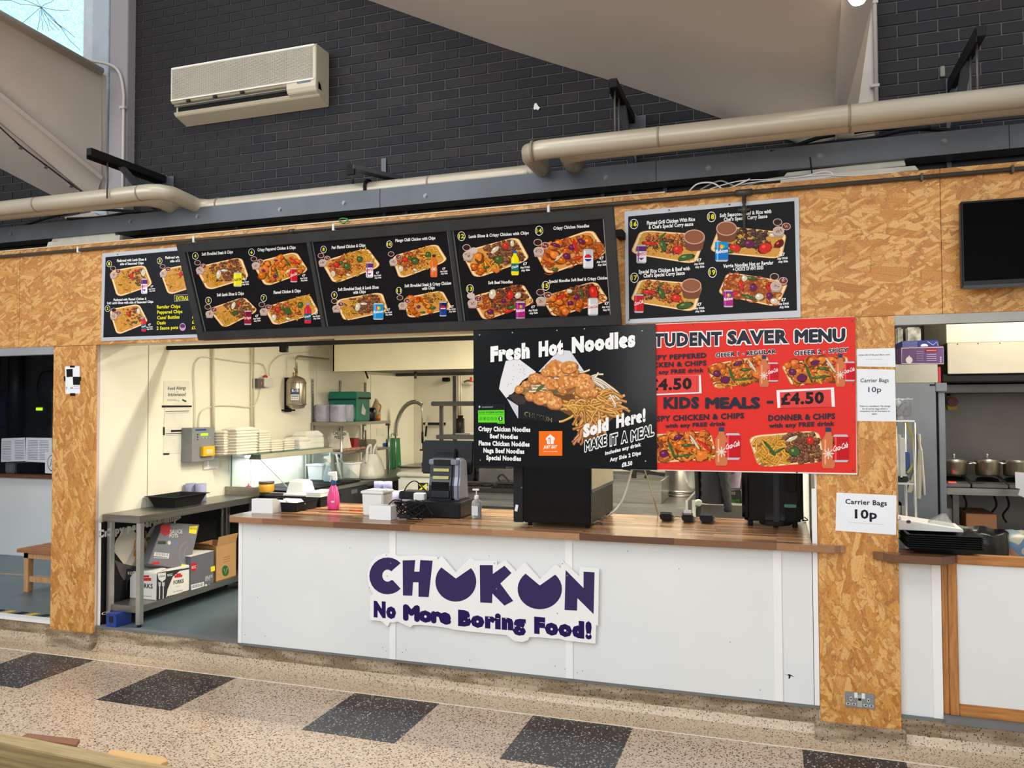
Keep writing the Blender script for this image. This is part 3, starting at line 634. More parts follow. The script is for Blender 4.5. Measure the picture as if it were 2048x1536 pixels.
part(ac, 'vane', MB().beam((x0+.03, ya+.02, zb+.048), (x1-.25, ya+.02, zb+.048), .03, .005), M('ac_vane', (150, 150, 148), .4), .001)
for f in (.12, .37, .62): part(ac, 'clip', MB().box(x0+.03+(x1-x0-.3)*f, x0+.06+(x1-x0-.3)*f, ya+.0, ya+.014, zm-.004, zm+.012), BLACK)
part(ac, 'display', MB().box(x1-.15, x1-.04, ya-.006, ya-.002, zm+.0, zm+.014), M('ac_display', (90, 110, 130), .3))
part(ac, 'rating_label', MB().box(x1-.0005, x1+.001, ya+.03, ya+.09, zb+.03, zb+.11), M('label_grey', (190, 186, 172), .6))

# lamp added for the bright glare high on the right rib
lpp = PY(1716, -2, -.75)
lt_ = thing('glare_lamp', 'small lamp added for the bright glare at the very top of the inclined rib at the right', 'lamp', lpp)
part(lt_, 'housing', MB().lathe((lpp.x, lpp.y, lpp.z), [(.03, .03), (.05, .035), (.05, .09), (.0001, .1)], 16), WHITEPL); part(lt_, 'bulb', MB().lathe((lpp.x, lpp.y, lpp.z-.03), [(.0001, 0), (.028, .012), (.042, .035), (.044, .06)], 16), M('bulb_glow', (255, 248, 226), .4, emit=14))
# conduit running along the top of the header
cz = PY(700, 453, -.02).z
CONM = M('conduit_bronze', (78, 72, 64), .45, .4, .1, 5)
co = thing('cable_conduit', 'dark metal conduit clipped along the top edge of the chipboard header', 'conduit', (-2, -.02, cz))
part(co, 'tube', MB().cyl((-9.5, -.018, cz), (3.3, -.018, cz), .0125, 12), CONM)
for px in (158, 389, 668, 1098, ): x = PY(px, 450, -.02).x; part(co, 'clip', MB().box(x-.008, x+.008, -.034, 0, cz-.022, cz+.024), WHITEPL, .003, label='white plastic clip')
for px in (1843, 2025): x = PY(px, 350, -.02).x; part(co, 'clip', MB().box(x-.006, x+.006, -.033, 0, cz-.02, cz+.02), CONM, .002)
xj = PY(583, 460, -.02).x; part(co, 'coupling', MB().cyl((xj-.02, -.018, cz), (xj+.02, -.018, cz), .018, 12), CONM)
xj = PY(1488, 390, -.02).x
part(co, 'tee', MB().cyl((xj-.045, -.02, cz), (xj+.045, -.02, cz), .019, 12).cyl((xj, -.024, cz), (xj, -.024, cz-.06), .012, 10), CONM)
part(co, 'drop_tube', MB().cyl((xj, -.03, cz-.02), (xj, -.03, cz-.21), .0085, 10).cyl((xj, -.03, cz-.08), (xj, -.03, cz-.12), .016, 8).cyl((xj-.035, -.03, cz-.10), (xj+.035, -.03, cz-.10), .009, 8), CONM)
# conduit on the grey column at the left and right column
vc = thing('painted_conduit', 'white painted conduit bending down the grey plaster column beside the window', 'conduit', (-4.86, .2, 3.5))
xq = PY(247, 260, .2).x
part(vc, 'tube', MB().tube(smooth([PY(60, 62, -.4), PY(110, 100, -.15), PY(160, 118, .05), PY(215, 128, .18), PY(238, 145, .2), PY(247, 185, .2), PY(247, 230, .2), (xq, .2, 3.2)], 6), .012, 8), M('conduit_white', (186, 178, 172), .5))
zc = PY(247, 215, .2).z; part(vc, 'clip', MB().box(xq-.03, xq+.02, .185, .215, zc-.01, zc+.01), M('conduit_white', (1, 1, 1)))
vc2 = thing('painted_conduit', 'white painted conduit up the right edge of the right column strip', 'conduit', (.5, .2, 3.3))
xq = PY(1751, 100, .2).x
part(vc2, 'tube', MB().cyl((xq, .2, 3.25), (xq, .2, 5.6), .012, 10), M('conduit_white', (1, 1, 1)))
for py in (5, 172): zc = PY(1751, py, .2).z; part(vc2, 'clip', MB().box(xq-.03, xq+.016, .185, .215, zc-.008, zc+.008), M('conduit_white', (1, 1, 1)))
# wire with clips along the left shell
wr = thing('clipped_cable', 'thin dark cable clipped diagonally across the left roof shell', 'cable', (-5.5, 0, 3.4))
pts = [PY(-20, 228, -.38), PY(0, 246, -.32), PY(50, 292, -.2), PY(100, 330, -.05), PY(150, 368, .1), PY(175, 386, .14)]
pts = [p+Vector((0, -.04, -.01)) for p in pts]
part(wr, 'wire', MB().tube(smooth(pts, 5), .006, 6), BLACKM)
for i, f in enumerate((0, 1, 2, 3, 4)): p = pts[f+1-(f > 3)*0] if f+1 < len(pts) else pts[-1]; part(wr, 'clip', MB().obox(p+Vector((-.02, .0, .0)), .07, .03, .018, 0, 0, .7), M('clip_grey', (110, 106, 104), .6))

# black cables lying on the beam
def cable(label, pts, r, mat=None, name='cable', cat='cable', k=8, group=None):
    c = sum((Vector(p) for p in pts), Vector())/len(pts)
    return solo(name, label, cat, MB().tube(smooth(pts, k), r, 8), mat or BLACKM, org=Vector((c.x, c.y, min(Vector(p).z for p in pts))), group=group)
cable('thick black cable sagging on the beam behind the left pipe', [PY(45, 452, .12), PY(110, 432, .12), PY(180, 420, .13), PY(240, 421, .13), PY(300, 425, .14)], .011)
cable('black cable lying lower on the beam below the left pipe', [PY(135, 438, .1), PY(200, 435, .12), PY(260, 425, .12), PY(330, 424, .14)], .012)
cable('long black cable arching over the beam at the right under the pale block', [PY(1500, 311, .1), PY(1570, 298, .12), PY(1640, 275, .12), PY(1700, 266, .14), PY(1760, 258, .14), PY(1850, 258, .16), PY(1920, 262, .2)], .012)
cable('second black cable lying on the beam at the right', [PY(1540, 303, .09), PY(1610, 292, .1), PY(1680, 283, .1), PY(1740, 277, .12), PY(1800, 262, .12), PY(1860, 255, .14)], .012)
# lumps of board and plaster on top
def slabs(label, quads, Y, th, mat):
    mb = MB()
    for q in quads: mb.prism([PY(x, y, Y) for x, y in q], (0, th, 0))
    return solo('plasterboard_offcut', label, 'board', mb, mat, .002)
PLB = M('plasterboard_pale', (206, 200, 186), .8, 0, .08, 8)
slabs('pale plasterboard offcuts stacked on the header, upper left', [[(106, 476), (229, 465), (236, 487), (98, 493)]], .10, .2, PLB)
slabs('thin lower plasterboard sheet on the header, upper left', [[(96, 484), (240, 470), (238, 492), (92, 497)]], .06, .03, PLB)
slabs('white plasterboard offcut on the header at the right under the beam', [[(1574, 345), (1808, 319), (1812, 331), (1560, 362)]], .12, .2, PLB)
slabs('lower white plasterboard sheet on the header at the right', [[(1562, 356), (1830, 331), (1838, 340), (1560, 368)]], .06, .05, PLB)
slabs('pale wooden packing block lying on the beam behind the right pipe', [[(1640, 284), (1748, 263), (1752, 275), (1640, 290)]], .16, .1, PLB)
slabs('pale packing piece lying on the beam behind the left pipe', [[(128, 434), (185, 424), (196, 432), (135, 442)]], .12, .1, PLB)
for i, (lab, pp_, m_) in enumerate([
    ('white cable looping on top of the header left of the tee', [(1378, 383), (1395, 368), (1425, 366), (1450, 380), (1470, 372), (1500, 358)], WHITEPL),
    ('thin white cable crossing the plasterboard on the header', [(1420, 378), (1480, 362), (1560, 358), (1640, 350), (1700, 352), (1800, 344)], WHITEPL),
    ('white cable strand rising to a bundle on the header', [(1450, 378), (1500, 366), (1590, 356), (1650, 343), (1662, 352), (1600, 360)], WHITEPL),
    ('grey cable tangled among white ones on the header', [(1400, 380), (1440, 362), (1480, 374), (1540, 358), (1620, 350)], M('cable_grey', (150, 148, 140), .6)),
    ('black thin rod standing on the header at the right', [(1620, 314), (1622, 330), (1624, 348)], BLACKM),
    ('small looped wire on the header at the far left', [(150, 492), (110, 483), (90, 497)], M('cable_tan', (140, 120, 96), .6)),
    ]):
    cable(lab, [PY(x, y, .05+.006*i) for x, y in pp_], .0035 if 'thin' in lab or 'strand' in lab else .005, m_)
pg = PY(690, 441, -.01); solo('green_tape', 'curl of green tape on the top edge of the header above the tilted menu', 'tape', MB().tube([pg+Vector((.03*math.cos(a)-.01, .01*math.sin(a*2), .016*math.sin(a))) for a in [i*PI/8 for i in range(17)]], .004, 6), M('green_tape', (40, 170, 70), .5))

# television
tv = thing('television', 'flat black television on a wall bracket at the far right of the header', 'television', (1.6, -.02, 2.4))
a = PY(1922, 403, -.1); b = PY(1913, 577, -.1)
part(tv, 'casing', MB().box(a.x-.004, a.x+1.25, -.1, -.055, b.z, a.z), M('tv_case', (12, 13, 16), .3, 0, .05, 4, spec=.2), .006)
part(tv, 'screen', MB().box(a.x+.008, a.x+1.235, -.1025, -.0995, b.z+.035, a.z-.012), M('tv_glass', (3, 3, 5), .25, 0, .05, 4, spec=.02))
part(tv, 'bracket', MB().box(a.x+.3, a.x+.8, -.056, -.001, b.z+.15, a.z-.15), BLACKM)
part(tv, 'stand_lip', MB().box(a.x, a.x+1.2, -.108, -.09, b.z-.006, b.z+.012), BLACKG, .003)

# ================================================================== SIGNS
INK = print_mat('sign_ink', .38); INKG = print_mat('sign_ink_gloss', .12, .5)
WH = (240, 240, 238); YE = (238, 226, 40)
def lerp2(q, a, b):
    (x0, y0), (x1, y1), (x2, y2), (x3, y3) = q
    tx = x0+(x1-x0)*a; ty = y0+(y1-y0)*a; bx = x3+(x2-x3)*a; by = y3+(y2-y3)*a
    return (tx+(bx-tx)*b, ty+(by-ty)*b)
def rrect(r=.16, n=4, inset=0):
    P = []
    for cx, cy, a0 in ((1-r, r, -PI/2), (1-r, 1-r, 0), (r, 1-r, PI/2), (r, r, PI)):
        for i in range(n+1):
            a = a0+i*PI/2/n; P.append((cx+r*math.cos(a), cy+r*math.sin(a)))
    return [(.5+(x-.5)*(1-inset), .5+(y-.5)*(1-inset)) for x, y in P]
RD = random.Random(3)
def blob(S, x, y, r, col, z, n=9, sq=1., rot=0., jag=.25):
    pts = []
    for i in range(n):
        a = 2*PI*i/n; q = r*(1+RD.uniform(-jag, jag)); u, v = q*math.cos(a), q*math.sin(a)*sq
        pts.append((x+u*math.cos(rot)-v*math.sin(rot), y+u*math.sin(rot)+v*math.cos(rot)))
    S.poly(pts, col, z)
def jit(c, d=18): k = RD.uniform(-d, d); return tuple(max(0, min(255, v+k+RD.uniform(-5, 5))) for v in c)
FOOD = {
 'chips': ('strip', (222, 158, 50), 110, .12, .022),
 'meat': ('blob', (122, 78, 50), 130, .045, .7), 'beef': ('blob', (82, 56, 44), 150, .038, .6), 'steak': ('blob', (124, 76, 50), 140, .042, .6),
 'chicken': ('blob', (208, 106, 30), 34, .085, .85), 'noodle': ('curl', (190, 84, 30), 95, .12, .011),
 'rice': ('strip', (232, 186, 50), 150, .028, .009), 'flamed': ('blob', (170, 84, 38), 110, .042, .8),
}
def food(S, q, kind, cnt=1., a0=.05, a1=.95, b0=.08, b1=.92):
    t, col, n, sz, w = FOOD[kind]; n = int(n*cnt*(a1-a0)*(b1-b0)*1.15)
    L = math.hypot(q[1][0]-q[0][0], q[1][1]-q[0][1])
    for i in range(n):
        a, b = RD.uniform(a0, a1), RD.uniform(b0, b1); x, y = lerp2(q, a, b); z = RD.uniform(.0008, .0020)
        if t == 'strip':
            an = RD.uniform(-1.2, 1.2)+RD.choice((0, 1.3)); l = sz*L*RD.uniform(.6, 1.1)/2; h = max(w*L, 1.2)
            dx, dy = math.cos(an)*l, math.sin(an)*l; S.line([(x-dx, y-dy), (x+dx, y+dy)], h*1.5, jit(tuple(c*.6 for c in col)), z-.00004); S.line([(x-dx, y-dy), (x+dx, y+dy)], h, jit(col), z)
        elif t == 'curl':
            an = RD.uniform(0, 6.28); r = sz*L*RD.uniform(.3, .7); sp = RD.uniform(1.5, 3.2)
            P = [(x+r*math.cos(an+sp*k/6), y+r*.7*math.sin(an+sp*k/6)) for k in range(7)]
            S.line(P, w*L*1.9, jit((110, 48, 22)), z-.00004); S.line(P, w*L, jit(col, 26), z)
        else:
            r = sz*L*RD.uniform(.5, 1); blob(S, x, y, r*1.12, tuple(c*.55 for c in col), z-.00006, sq=w); blob(S, x-r*.08, y-r*.1, r*.95, jit(col), z, sq=w)
            blob(S, x-r*.3, y-r*.3, r*.35, tuple(min(255, c*1.3+12) for c in col), z+.00004, n=6, sq=w)
def veg(S, q, items):
    L = math.hypot(q[1][0]-q[0][0], q[1][1]-q[0][1])
    C = {'r': (204, 40, 30), 'g': (64, 92, 40), 'p': (98, 30, 74), 'w': (214, 200, 170), 'o': (224, 96, 30)}
    for (a, b, k, r, sq, rot) in items:
        x, y = lerp2(q, a, b); R_ = r*L; c = C[k]; z = RD.uniform(.0021, .0025)
        blob(S, x, y, R_*1.1, tuple(v*.5 for v in c), z-.00006, 10, sq, rot, .12); blob(S, x, y, R_, c, z, 10, sq, rot, .12)
        blob(S, x-R_*.25, y-R_*.25*sq, R_*.3, tuple(min(255, v*1.4+30) for v in c), z+.00005, 7, sq, rot)
def tray(S, q, inner=(214, 150, 72)):
    S.poly([lerp2(q, *p) for p in rrect(.17, 4)], (214, 160, 96), .0003)
    S.poly([lerp2(q, *p) for p in rrect(.17, 4, .025)], (248, 218, 170), .0004)
    S.poly([lerp2(q, *p) for p in rrect(.15, 4, .10)], inner, .0005)
def pots(S, ps, r):
    for (x, y), kind in zip(ps, (0, 1, 2)):
        z = .0026+.0002*kind; rr = r*(1 if kind < 2 else 1.25)
        if kind == 2: S.poly([(x-rr, y), (x+rr, y), (x+rr*.75, y+rr*1.05), (x-rr*.75, y+rr*1.05)], (176, 150, 140), z-.0001)
        S.ell(x, y, rr, rr*.8, (206, 188, 180), z, 12); S.ell(x, y, rr*.86, rr*.66, ((58, 26, 18), (120, 50, 40), (196, 170, 156))[kind], z+.00005, 12)
        if kind:
            for i in range(9): a = RD.uniform(0, 6.28); d = RD.uniform(0, .6)*rr; blob(S, x+d*math.cos(a), y+d*.8*math.sin(a), rr*.12, ((232, 190, 180), (120, 80, 70))[kind-1], z+.0001, 4)
CAN = {'vimto': ((92, 40, 110), (240, 236, 244), 'VIMTO', (200, 30, 60)), 'coke': ((196, 22, 34), (196, 22, 34), 'Coca-Cola', (250, 250, 250)), 'pepper': ((120, 16, 40), (150, 22, 48), 'Dr Pepper', (244, 236, 238)),
       'rub_b': ((22, 140, 204), (18, 110, 190), 'Rubicon', (250, 250, 250)), 'rub_p': ((130, 34, 130), (170, 36, 120), 'Rubicon', (250, 250, 250)), 'pepsi_b': ((20, 34, 92), (22, 60, 150), '', WH), 'pepsi_s': ((188, 192, 200), (216, 218, 224), '', WH),
       'diet': ((206, 204, 206), (226, 224, 226), 'Coca-Cola', (200, 30, 44)), 'fanta': ((234, 222, 40), (234, 210, 30), 'FANTA', (40, 34, 30))}
def can(S, x, y, w, h, kind):
    c1, c2, tx, tc = CAN[kind]; z = .0032
    S.poly([(x-w*.4, y-h/2), (x+w*.4, y-h/2), (x+w*.5, y-h*.42), (x+w*.5, y+h*.43), (x+w*.4, y+h/2), (x-w*.4, y+h/2), (x-w*.5, y+h*.43), (x-w*.5, y-h*.42)], (190, 190, 196), z)
    S.rect(x-w*.5, y-h*.42, x+w*.5, y+h*.42, c1, z+.0001); S.rect(x-w*.5, y-h*.15, x+w*.5, y+h*.42, c2, z+.00015)
    S.rect(x-w*.38, y-h*.42, x-w*.26, y+h*.42, tuple(min(255, v+50) for v in c1), z+.0002)
    if kind.startswith('pepsi'):
        S.ell(x, y-h*.05, w*.36, w*.36, (240, 240, 244), z+.0003, 14); S.poly([(x+w*.36*math.cos(a), y-h*.05+w*.36*math.sin(a)) for a in [PI+i*PI/8 for i in range(9)]], (200, 30, 50), z+.0004)
        S.poly([(x+w*.34*math.cos(a), y-h*.03+w*.32*math.sin(a)) for a in [.2+i*(PI-.4)/8 for i in range(9)]], (24, 50, 140), z+.0004)
    elif tx == 'Coca-Cola' and h > 180*w/105*.5 and kind == 'coke': S.text(tx, x+w*.1, y+h*.38, x+w*.22, y-h*.36, w*.42, tc, .02, z+.0004) if False else S.text(tx, x-w*.46, y+h*.12, x+w*.46, y-h*.04, h*.2, tc, .02, z+.0004, shear=.3)
    elif tx: S.text(tx, x-w*.46, y+h*.12, x+w*.46, y+h*.06, h*.17, tc, .03, z+.0004, shear=.2)
    if kind.startswith('rub'):
        for i, c in enumerate(((230, 60, 90), (244, 200, 40), (120, 190, 60))): blob(S, x-w*.14+i*w*.14, y-h*.2, w*.12, c, z+.0004, 6, 1.5)
    if kind == 'vimto': S.poly([(x-w*.3, y+h*.2), (x+w*.3, y+h*.2), (x, y+h*.34)], (150, 40, 120), z+.0004)
def bottle(S, x, y, w, h, body, cap, label=None, ltxt=None):
    z = .0033
    S.poly([(x-w*.2, y-h*.42), (x+w*.2, y-h*.42), (x+w*.24, y-h*.32), (x+w*.5, y-h*.18), (x+w*.5, y+h*.0), (x+w*.44, y+h*.06), (x+w*.5, y+h*.12), (x+w*.5, y+h*.44), (x+w*.4, y+h*.5), (x-w*.4, y+h*.5), (x-w*.5, y+h*.44), (x-w*.5, y+h*.12), (x-w*.44, y+h*.06), (x-w*.5, y), (x-w*.5, y-h*.18), (x-w*.24, y-h*.32)], body, z)
    S.rect(x-w*.22, y-h*.5, x+w*.22, y-h*.39, cap, z+.0001)
    S.rect(x-w*.3, y-h*.2, x-w*.18, y+h*.4, tuple(min(255, v+45) for v in body), z+.0001)
    if label: S.rect(x-w*.5, y+h*.02, x+w*.5, y+h*.34, label, z+.0002)
    if ltxt: S.text(ltxt, x-w*.44, y+h*.24, x+w*.44, y+h*.16, h*.1, WH, .03, z+.0004)
    else:
        for a in range(0, 8): S.line([(x, y+h*.14), (x+w*.42*math.cos(a*PI/4), y+h*.14+w*.42*math.sin(a*PI/4))], w*.08, (232, 214, 200), z+.0003)
def price(S, x, y, h, sl=-.08):
    S.text('£7', x-h*.9, y+h*.5, x+h*.9, y+h*.42, h*1.1, WH, .045, .0046)
    S.text('Any Drink', x-h*2.1, y+h*2.05, x+h*2.1, y+h*2.05+h*4.2*sl, h*.85, WH, .045, .0046)
    S.text('Any Side', x-h*1.7, y+h*3.3, x+h*2.1, y+h*3.3+h*3.8*sl, h*.85, WH, .045, .0046)
def badge(S, x, y, r, n):
    S.ell(x, y, r*.9, r*1.08, WH, .0040, 20); S.ell(x, y, r*.78, r*.93, (14, 14, 16), .0041, 20)
    w = r*.3*len(str(n)); S.text(str(n), x-w, y+r*.46, x+w, y+r*.42, r*.95, YE, .03, .0043)
def dish(S, n, circ, cr_, titles, q, kind, pot, drink, pr, th):
    badge(S, circ[0], circ[1], cr_, n)
    for (s, x0, y0, x1, y1) in titles: S.text(s, x0, y0, x1, y1, th, WH, .035, .0042)
    tray(S, q)
    if kind == 'flat': food(S, q, 'chips', 1.5, .08, .5); food(S, q, 'meat', 1.2, .45, .9, .1, .8); veg(S, q, [(.55, .35, 'r', .05, 1.4, 0), (.72, .2, 'r', .05, .6, 0), (.65, .8, 'g', .05, .6, 0), (.88, .35, 'w', .06, 1.6, 0)])
    if kind == 'steak': food(S, q, 'chips', 1.5, .06, .4, .2); food(S, q, 'chips', 1, .75, .95, .5); food(S, q, 'steak', 2.0, .3, .9, .05, .85); veg(S, q, [(.4, .5, 'w', .05, 1.8, .2), (.55, .4, 'w', .08, .3, 0), (.7, .2, 'o', .03, 1, 0)])
    if kind == 'lamb': food(S, q, 'chips', 1.5, .06, .55, .3); food(S, q, 'meat', 1.9, .42, .95, .05, .9); veg(S, q, [(.6, .25, 'w', .05, 2, .3), (.75, .25, 'r', .035, 1.4, 0), (.5, .6, 'g', .07, .8, .3)])
    if kind == 'pepper': food(S, q, 'chips', 1, .1, .95, .5); food(S, q, 'chicken', 2.2, .06, .95); veg(S, q, [(.3, .75, 'p', .045, .9, 0), (.15, .4, 'p', .04, .7, .3), (.5, .15, 'p', .04, .5, 0), (.38, .6, 'g', .10, .2, 1.2), (.7, .35, 'g', .12, .18, .9), (.85, .4, 'r', .12, .2, .6), (.62, .7, 'w', .08, .25, -.6)])
    if kind == 'flamed': food(S, q, 'chips', 1.7, .5, .95, .05, .7); food(S, q, 'chips', 1.2, .1, .8, .7, .95); food(S, q, 'flamed', 2.2, .1, .65, .05, .8); veg(S, q, [(.25, .3, 'r', .055, .9, 0), (.42, .5, 'g', .075, .9, .3), (.72, .4, 'g', .06, 1, .2), (.35, .3, 'g', .04, 1, 0), (.35, .85, 'w', .05, .5, .4), (.1, .6, 'w', .05, 1.3, 0)])
    if kind == 'mix': food(S, q, 'chips', 1.3, .5, .95, .05, .7); food(S, q, 'chicken', 1.8, .06, .6); food(S, q, 'meat', 1, .5, .8, .05, .5); veg(S, q, [(.35, .15, 'r', .055, .5, -.5), (.3, .55, 'p', .05, .8, 0), (.6, .75, 'g', .07, .6, 0), (.35, .85, 'g', .06, .4, 0)])
    if kind == 'lambmix': food(S, q, 'chips', 1.2, .2, .6, .5, .95); food(S, q, 'chicken', 1.4, .05, .4, .3, .95); food(S, q, 'meat', 2.0, .4, .92, .03, .9); veg(S, q, [(.55, .25, 'w', .09, .4, -.7), (.74, .22, 'r', .045, 1.2, 0), (.52, .62, 'g', .07, .9, 0), (.86, .2, 'w', .03, 2, 0), (.27, .75, 'g', .05, .4, 0)])
    if kind == 'chnood': food(S, q, 'noodle', 1.6); food(S, q, 'chicken', 1.5, .1, .92, .05, .9); veg(S, q, [(.42, .6, 'p', .06, .8, .2), (.56, .38, 'p', .055, .8, 0), (.74, .3, 'p', .07, .5, .6), (.35, .12, 'p', .07, .4, .3), (.62, .4, 'r', .12, .2, 1.3), (.58, .8, 'r', .08, .25, -.3), (.3, .55, 'w', .1, .15, -.8), (.15, .9, 'g', .05, .5, 0)])
    if kind == 'beefnood': food(S, q, 'noodle', 2.0); food(S, q, 'beef', 2.2, .3, .95, .05, .75); veg(S, q, [(.4, .12, 'w', .06, 1.5, .2), (.68, .35, 'r', .06, 1.3, 0), (.8, .45, 'w', .05, 1.3, .5), (.52, .5, 'p', .04, 1, 0), (.2, .75, 'p', .06, .8, 0), (.6, .85, 'g', .1, .3, -.2), (.5, .95, 'r', .09, .3, -.2)])
    if kind == 'spnood': food(S, q, 'noodle', 1.4); food(S, q, 'beef', 1.8, .5, .92, .03, .6); food(S, q, 'chicken', 1.3, .05, .6, .1, .95); veg(S, q, [(.4, .62, 'p', .05, .8, 0), (.55, .45, 'p', .045, 1, 0), (.3, .25, 'r', .1, .25, -.4), (.85, .45, 'r', .07, 1.7, -.3), (.66, .35, 'g', .1, .2, 1.3), (.5, .1, 'w', .05, .7, 0), (.6, .9, 'r', .06, .3, 0)])
    if kind == 'rice': food(S, q, 'rice', 2.4); food(S, q, 'flamed', 1.6, .12, .75, .1, .75); food(S, q, 'beef', .7, .15, .7, .2, .8); veg(S, q, [(.42, .5, 'g', .09, .5, 1.2), (.35, .2, 'g', .08, .2, -.7), (.66, .6, 'r', .075, .8, 0), (.22, .5, 'r', .11, .25, .1), (.82, .82, 'g', .12, .4, -.2)])
    if kind == 'beefrice': food(S, q, 'rice', 2.4); food(S, q, 'beef', 2.6, .22, .75, .05, .7); veg(S, q, [(.5, .55, 'p', .075, .8, 0), (.74, .65, 'r', .1, .7, -.4), (.92, .45, 'r', .08, .6, -.6), (.33, .75, 'r', .08, .7, .2), (.8, .15, 'w', .06, .5, 0), (.28, .9, 'g', .05, .6, 0)])
    if kind == 'veg': food(S, q, 'noodle', 2.6); veg(S, q, [(.3, .45, 'r', .09, .35, 1.4), (.75, .3, 'r', .07, .9, 0), (.5, .45, 'p', .06, 1, 0), (.8, .65, 'p', .05, 1.2, 0), (.65, .75, 'w', .07, .8, 0), (.9, .8, 'w', .06, .8, 0), (.5, .85, 'g', .12, .25, .3), (.4, .1, 'g', .1, .3, .2), (.3, .15, 'w', .05, 1, 0), (.25, .85, 'r', .08, .4, -.4)])
    if pot: pots(S, pot, cr_*(.95))
    k, x, y, w, h = drink
    if k == 'oasis_y': bottle(S, x, y, w, h, (240, 222, 20), (30, 100, 190), (20, 110, 110), 'Oasis')
    elif k == 'oasis_r': bottle(S, x, y, w, h, (206, 40, 56), (120, 170, 210), (30, 90, 110), 'Oasis')
    elif k == 'orange': bottle(S, x, y, w, h, (220, 104, 40), (40, 34, 40))
    else: can(S, x, y, w, h, k)
    if pr: price(S, pr[0], pr[1], cr_*.52)

# --- first wall menu (behind the tilted frame)
def wallsign(name, label, px4, Y, th, cat='sign', edge=None, ymin=None):
    P = [PY(x, y, Y) for x, y in px4]; x0 = (P[0].x+P[3].x)/2; x1 = (P[1].x+P[2].x)/2; z1 = (P[0].z+P[1].z)/2; z0 = (P[2].z+P[3].z)/2
    t = thing(name, label, cat, ((x0+x1)/2, Y, z0))
    part(t, 'board', MB().box(x0, x1, Y, Y+th, z0, z1), edge or M('alu_edge', (196, 200, 206), .4, .2), .001)
    return t, Sign((0, Y-.0004, 0), (1, 0, 0), (0, 0, 1)), (x0, x1, z0, z1)
SILV = M('silver_board', (190, 192, 198), .45, .1, .05, 3)
t, S, bb = wallsign('menu_board', 'silver edged wall menu with dishes 1 to 3 and extras, partly behind the tilted menu', [(205, 505), (520, 482), (520, 670), (201, 683)], -.006, .006, 'menu', SILV)
S.frame((200, 490), 7.68)
S.poly([(85, 187), (2400, -25), (2400, 1340), (50, 1420)], (22, 24, 30), .0001)
dish(S, 1, (147, 290), 46, [('Flatbread with Lamb Slices &', 268, 262, 722, 238), ('side of Seasoned Chips', 315, 312, 675, 294)], [(140, 400), (690, 300), (815, 620), (265, 810)], 'flat', [(205, 360), (285, 405), (210, 460)], ('vimto', 685, 635, 95, 235), (805, 640), 38)
dish(S, 3, (923, 245), 46, [('Flatbread with Flamed Chicken', 1010, 215, 1500, 186), ('side of Seasoned Chips', 1085, 268, 1480, 246)], [(910, 380), (1420, 280), (1560, 610), (1050, 775)], 'flat', [(965, 330), (1050, 375), (975, 440)], ('vimto', 1460, 600, 90, 230), None, 38)
dish(S, 2, (123, 978), 46, [('Flatbread with Flamed Chicken &', 215, 862, 722, 840), ('Soft Lamb Slices with side of Seasoned Chips', 115, 912, 825, 888)], [(135, 990), (600, 900), (750, 1190), (260, 1390)], 'flat', [(215, 1000), (290, 1045), (215, 1090)], ('oasis_r', 678, 1215, 75, 230), (768, 1225), 36)
S.line([(1150, 772), (1395, 765), (1395, 820), (1370, 850), (1150, 865), (1150, 772)], 7, (200, 200, 204), .004)
S.text('EXTRAS', 1172, 850, 1362, 842, 58, YE, .03)
for s, x0, y0, x1, y1 in [('Regular Chips', 880, 978, 1240, 965), ('Peppered Chips', 885, 1058, 1272, 1045), ('Cans/ Bottles', 885, 1142, 1228, 1128), ('Oasis', 878, 1222, 1015, 1216), ('2 Sauce pots', 876, 1303, 1207, 1290), ('£2.50', 1420, 960, 1580, 955), ('£3.50', 1420, 1042, 1580, 1036), ('£1.50', 1420, 1126, 1580, 1120), ('£2', 1420, 1208, 1480, 1206), ('£0.50', 1415, 1296, 1570, 1290)]:
    S.text(s, x0, y0, x1, y1, 50, YE, .03)
S.ell(1275, 1260, 50, 60, (190, 160, 200), .004); S.ell(1275, 1245, 40, 32, (100, 50, 90), .0042)
S.build(t, 'print', INK)
for px, py in ((235, 509),): p = PY(px, py, -.008); part(t, 'screw', MB().cyl(p, p+Vector((0, .006, 0)), .005, 8), M('screw_dark', (70, 64, 60), .5))

# --- tilted framed menu
BLp = PY(400, 678, -.03); 
yT = -.03
for i in range(60):
    yT = -.03-i*.005
    if PY(356, 486, yT).x >= BLp.x-.0: break
TLp = PY(356, 486, yT); BRp = PY(1243, 650, -.03); TRp = PY(1230, 415, yT)
xL, xR = BLp.x, (BRp.x+TRp.x)/2; zB = (BLp.z+BRp.z)/2; zT = (TLp.z+TRp.z)/2
vv = Vector((0, yT+.03, zT-zB)); Hh = vv.length; vv.normalize(); O = Vector((xL, -.03, zB)); nn_ = Vector((1, 0, 0)).cross(vv)
mf = thing('framed_menu', 'long dark framed menu of dishes 4 to 15 tilted forward over the serving hatch', 'menu', ((xL+xR)/2, -.03, zB))
def fbar(u0, v0, u1, v1, w, d0=-.004, d1=.022, mat=None, nm='frame_bar'):
    mb = MB(); P = []
    du, dv = u1-u0, v1-v0; l = math.hypot(du, dv); a, b = -dv/l*w/2, du/l*w/2
    c = [(u0-a, v0-b), (u1-a, v1-b), (u1+a, v1+b), (u0+a, v0+b)]
    P = [O+Vector((1, 0, 0))*x+vv*y+nn_*d0 for x, y in c]; mb.prism(P, nn_*(d1-d0)); return part(mf, nm, mb, mat or M('frame_charcoal', (54, 56, 58), .38, .4, .15, 4), .003)
Wd = xR-xL
fbar(0, .03, Wd, .03, .06); fbar(0, Hh-.03, Wd, Hh-.03, .06); fbar(.03, .05, .03, Hh-.05, .06); fbar(Wd-.03, .05, Wd-.03, Hh-.05, .06)
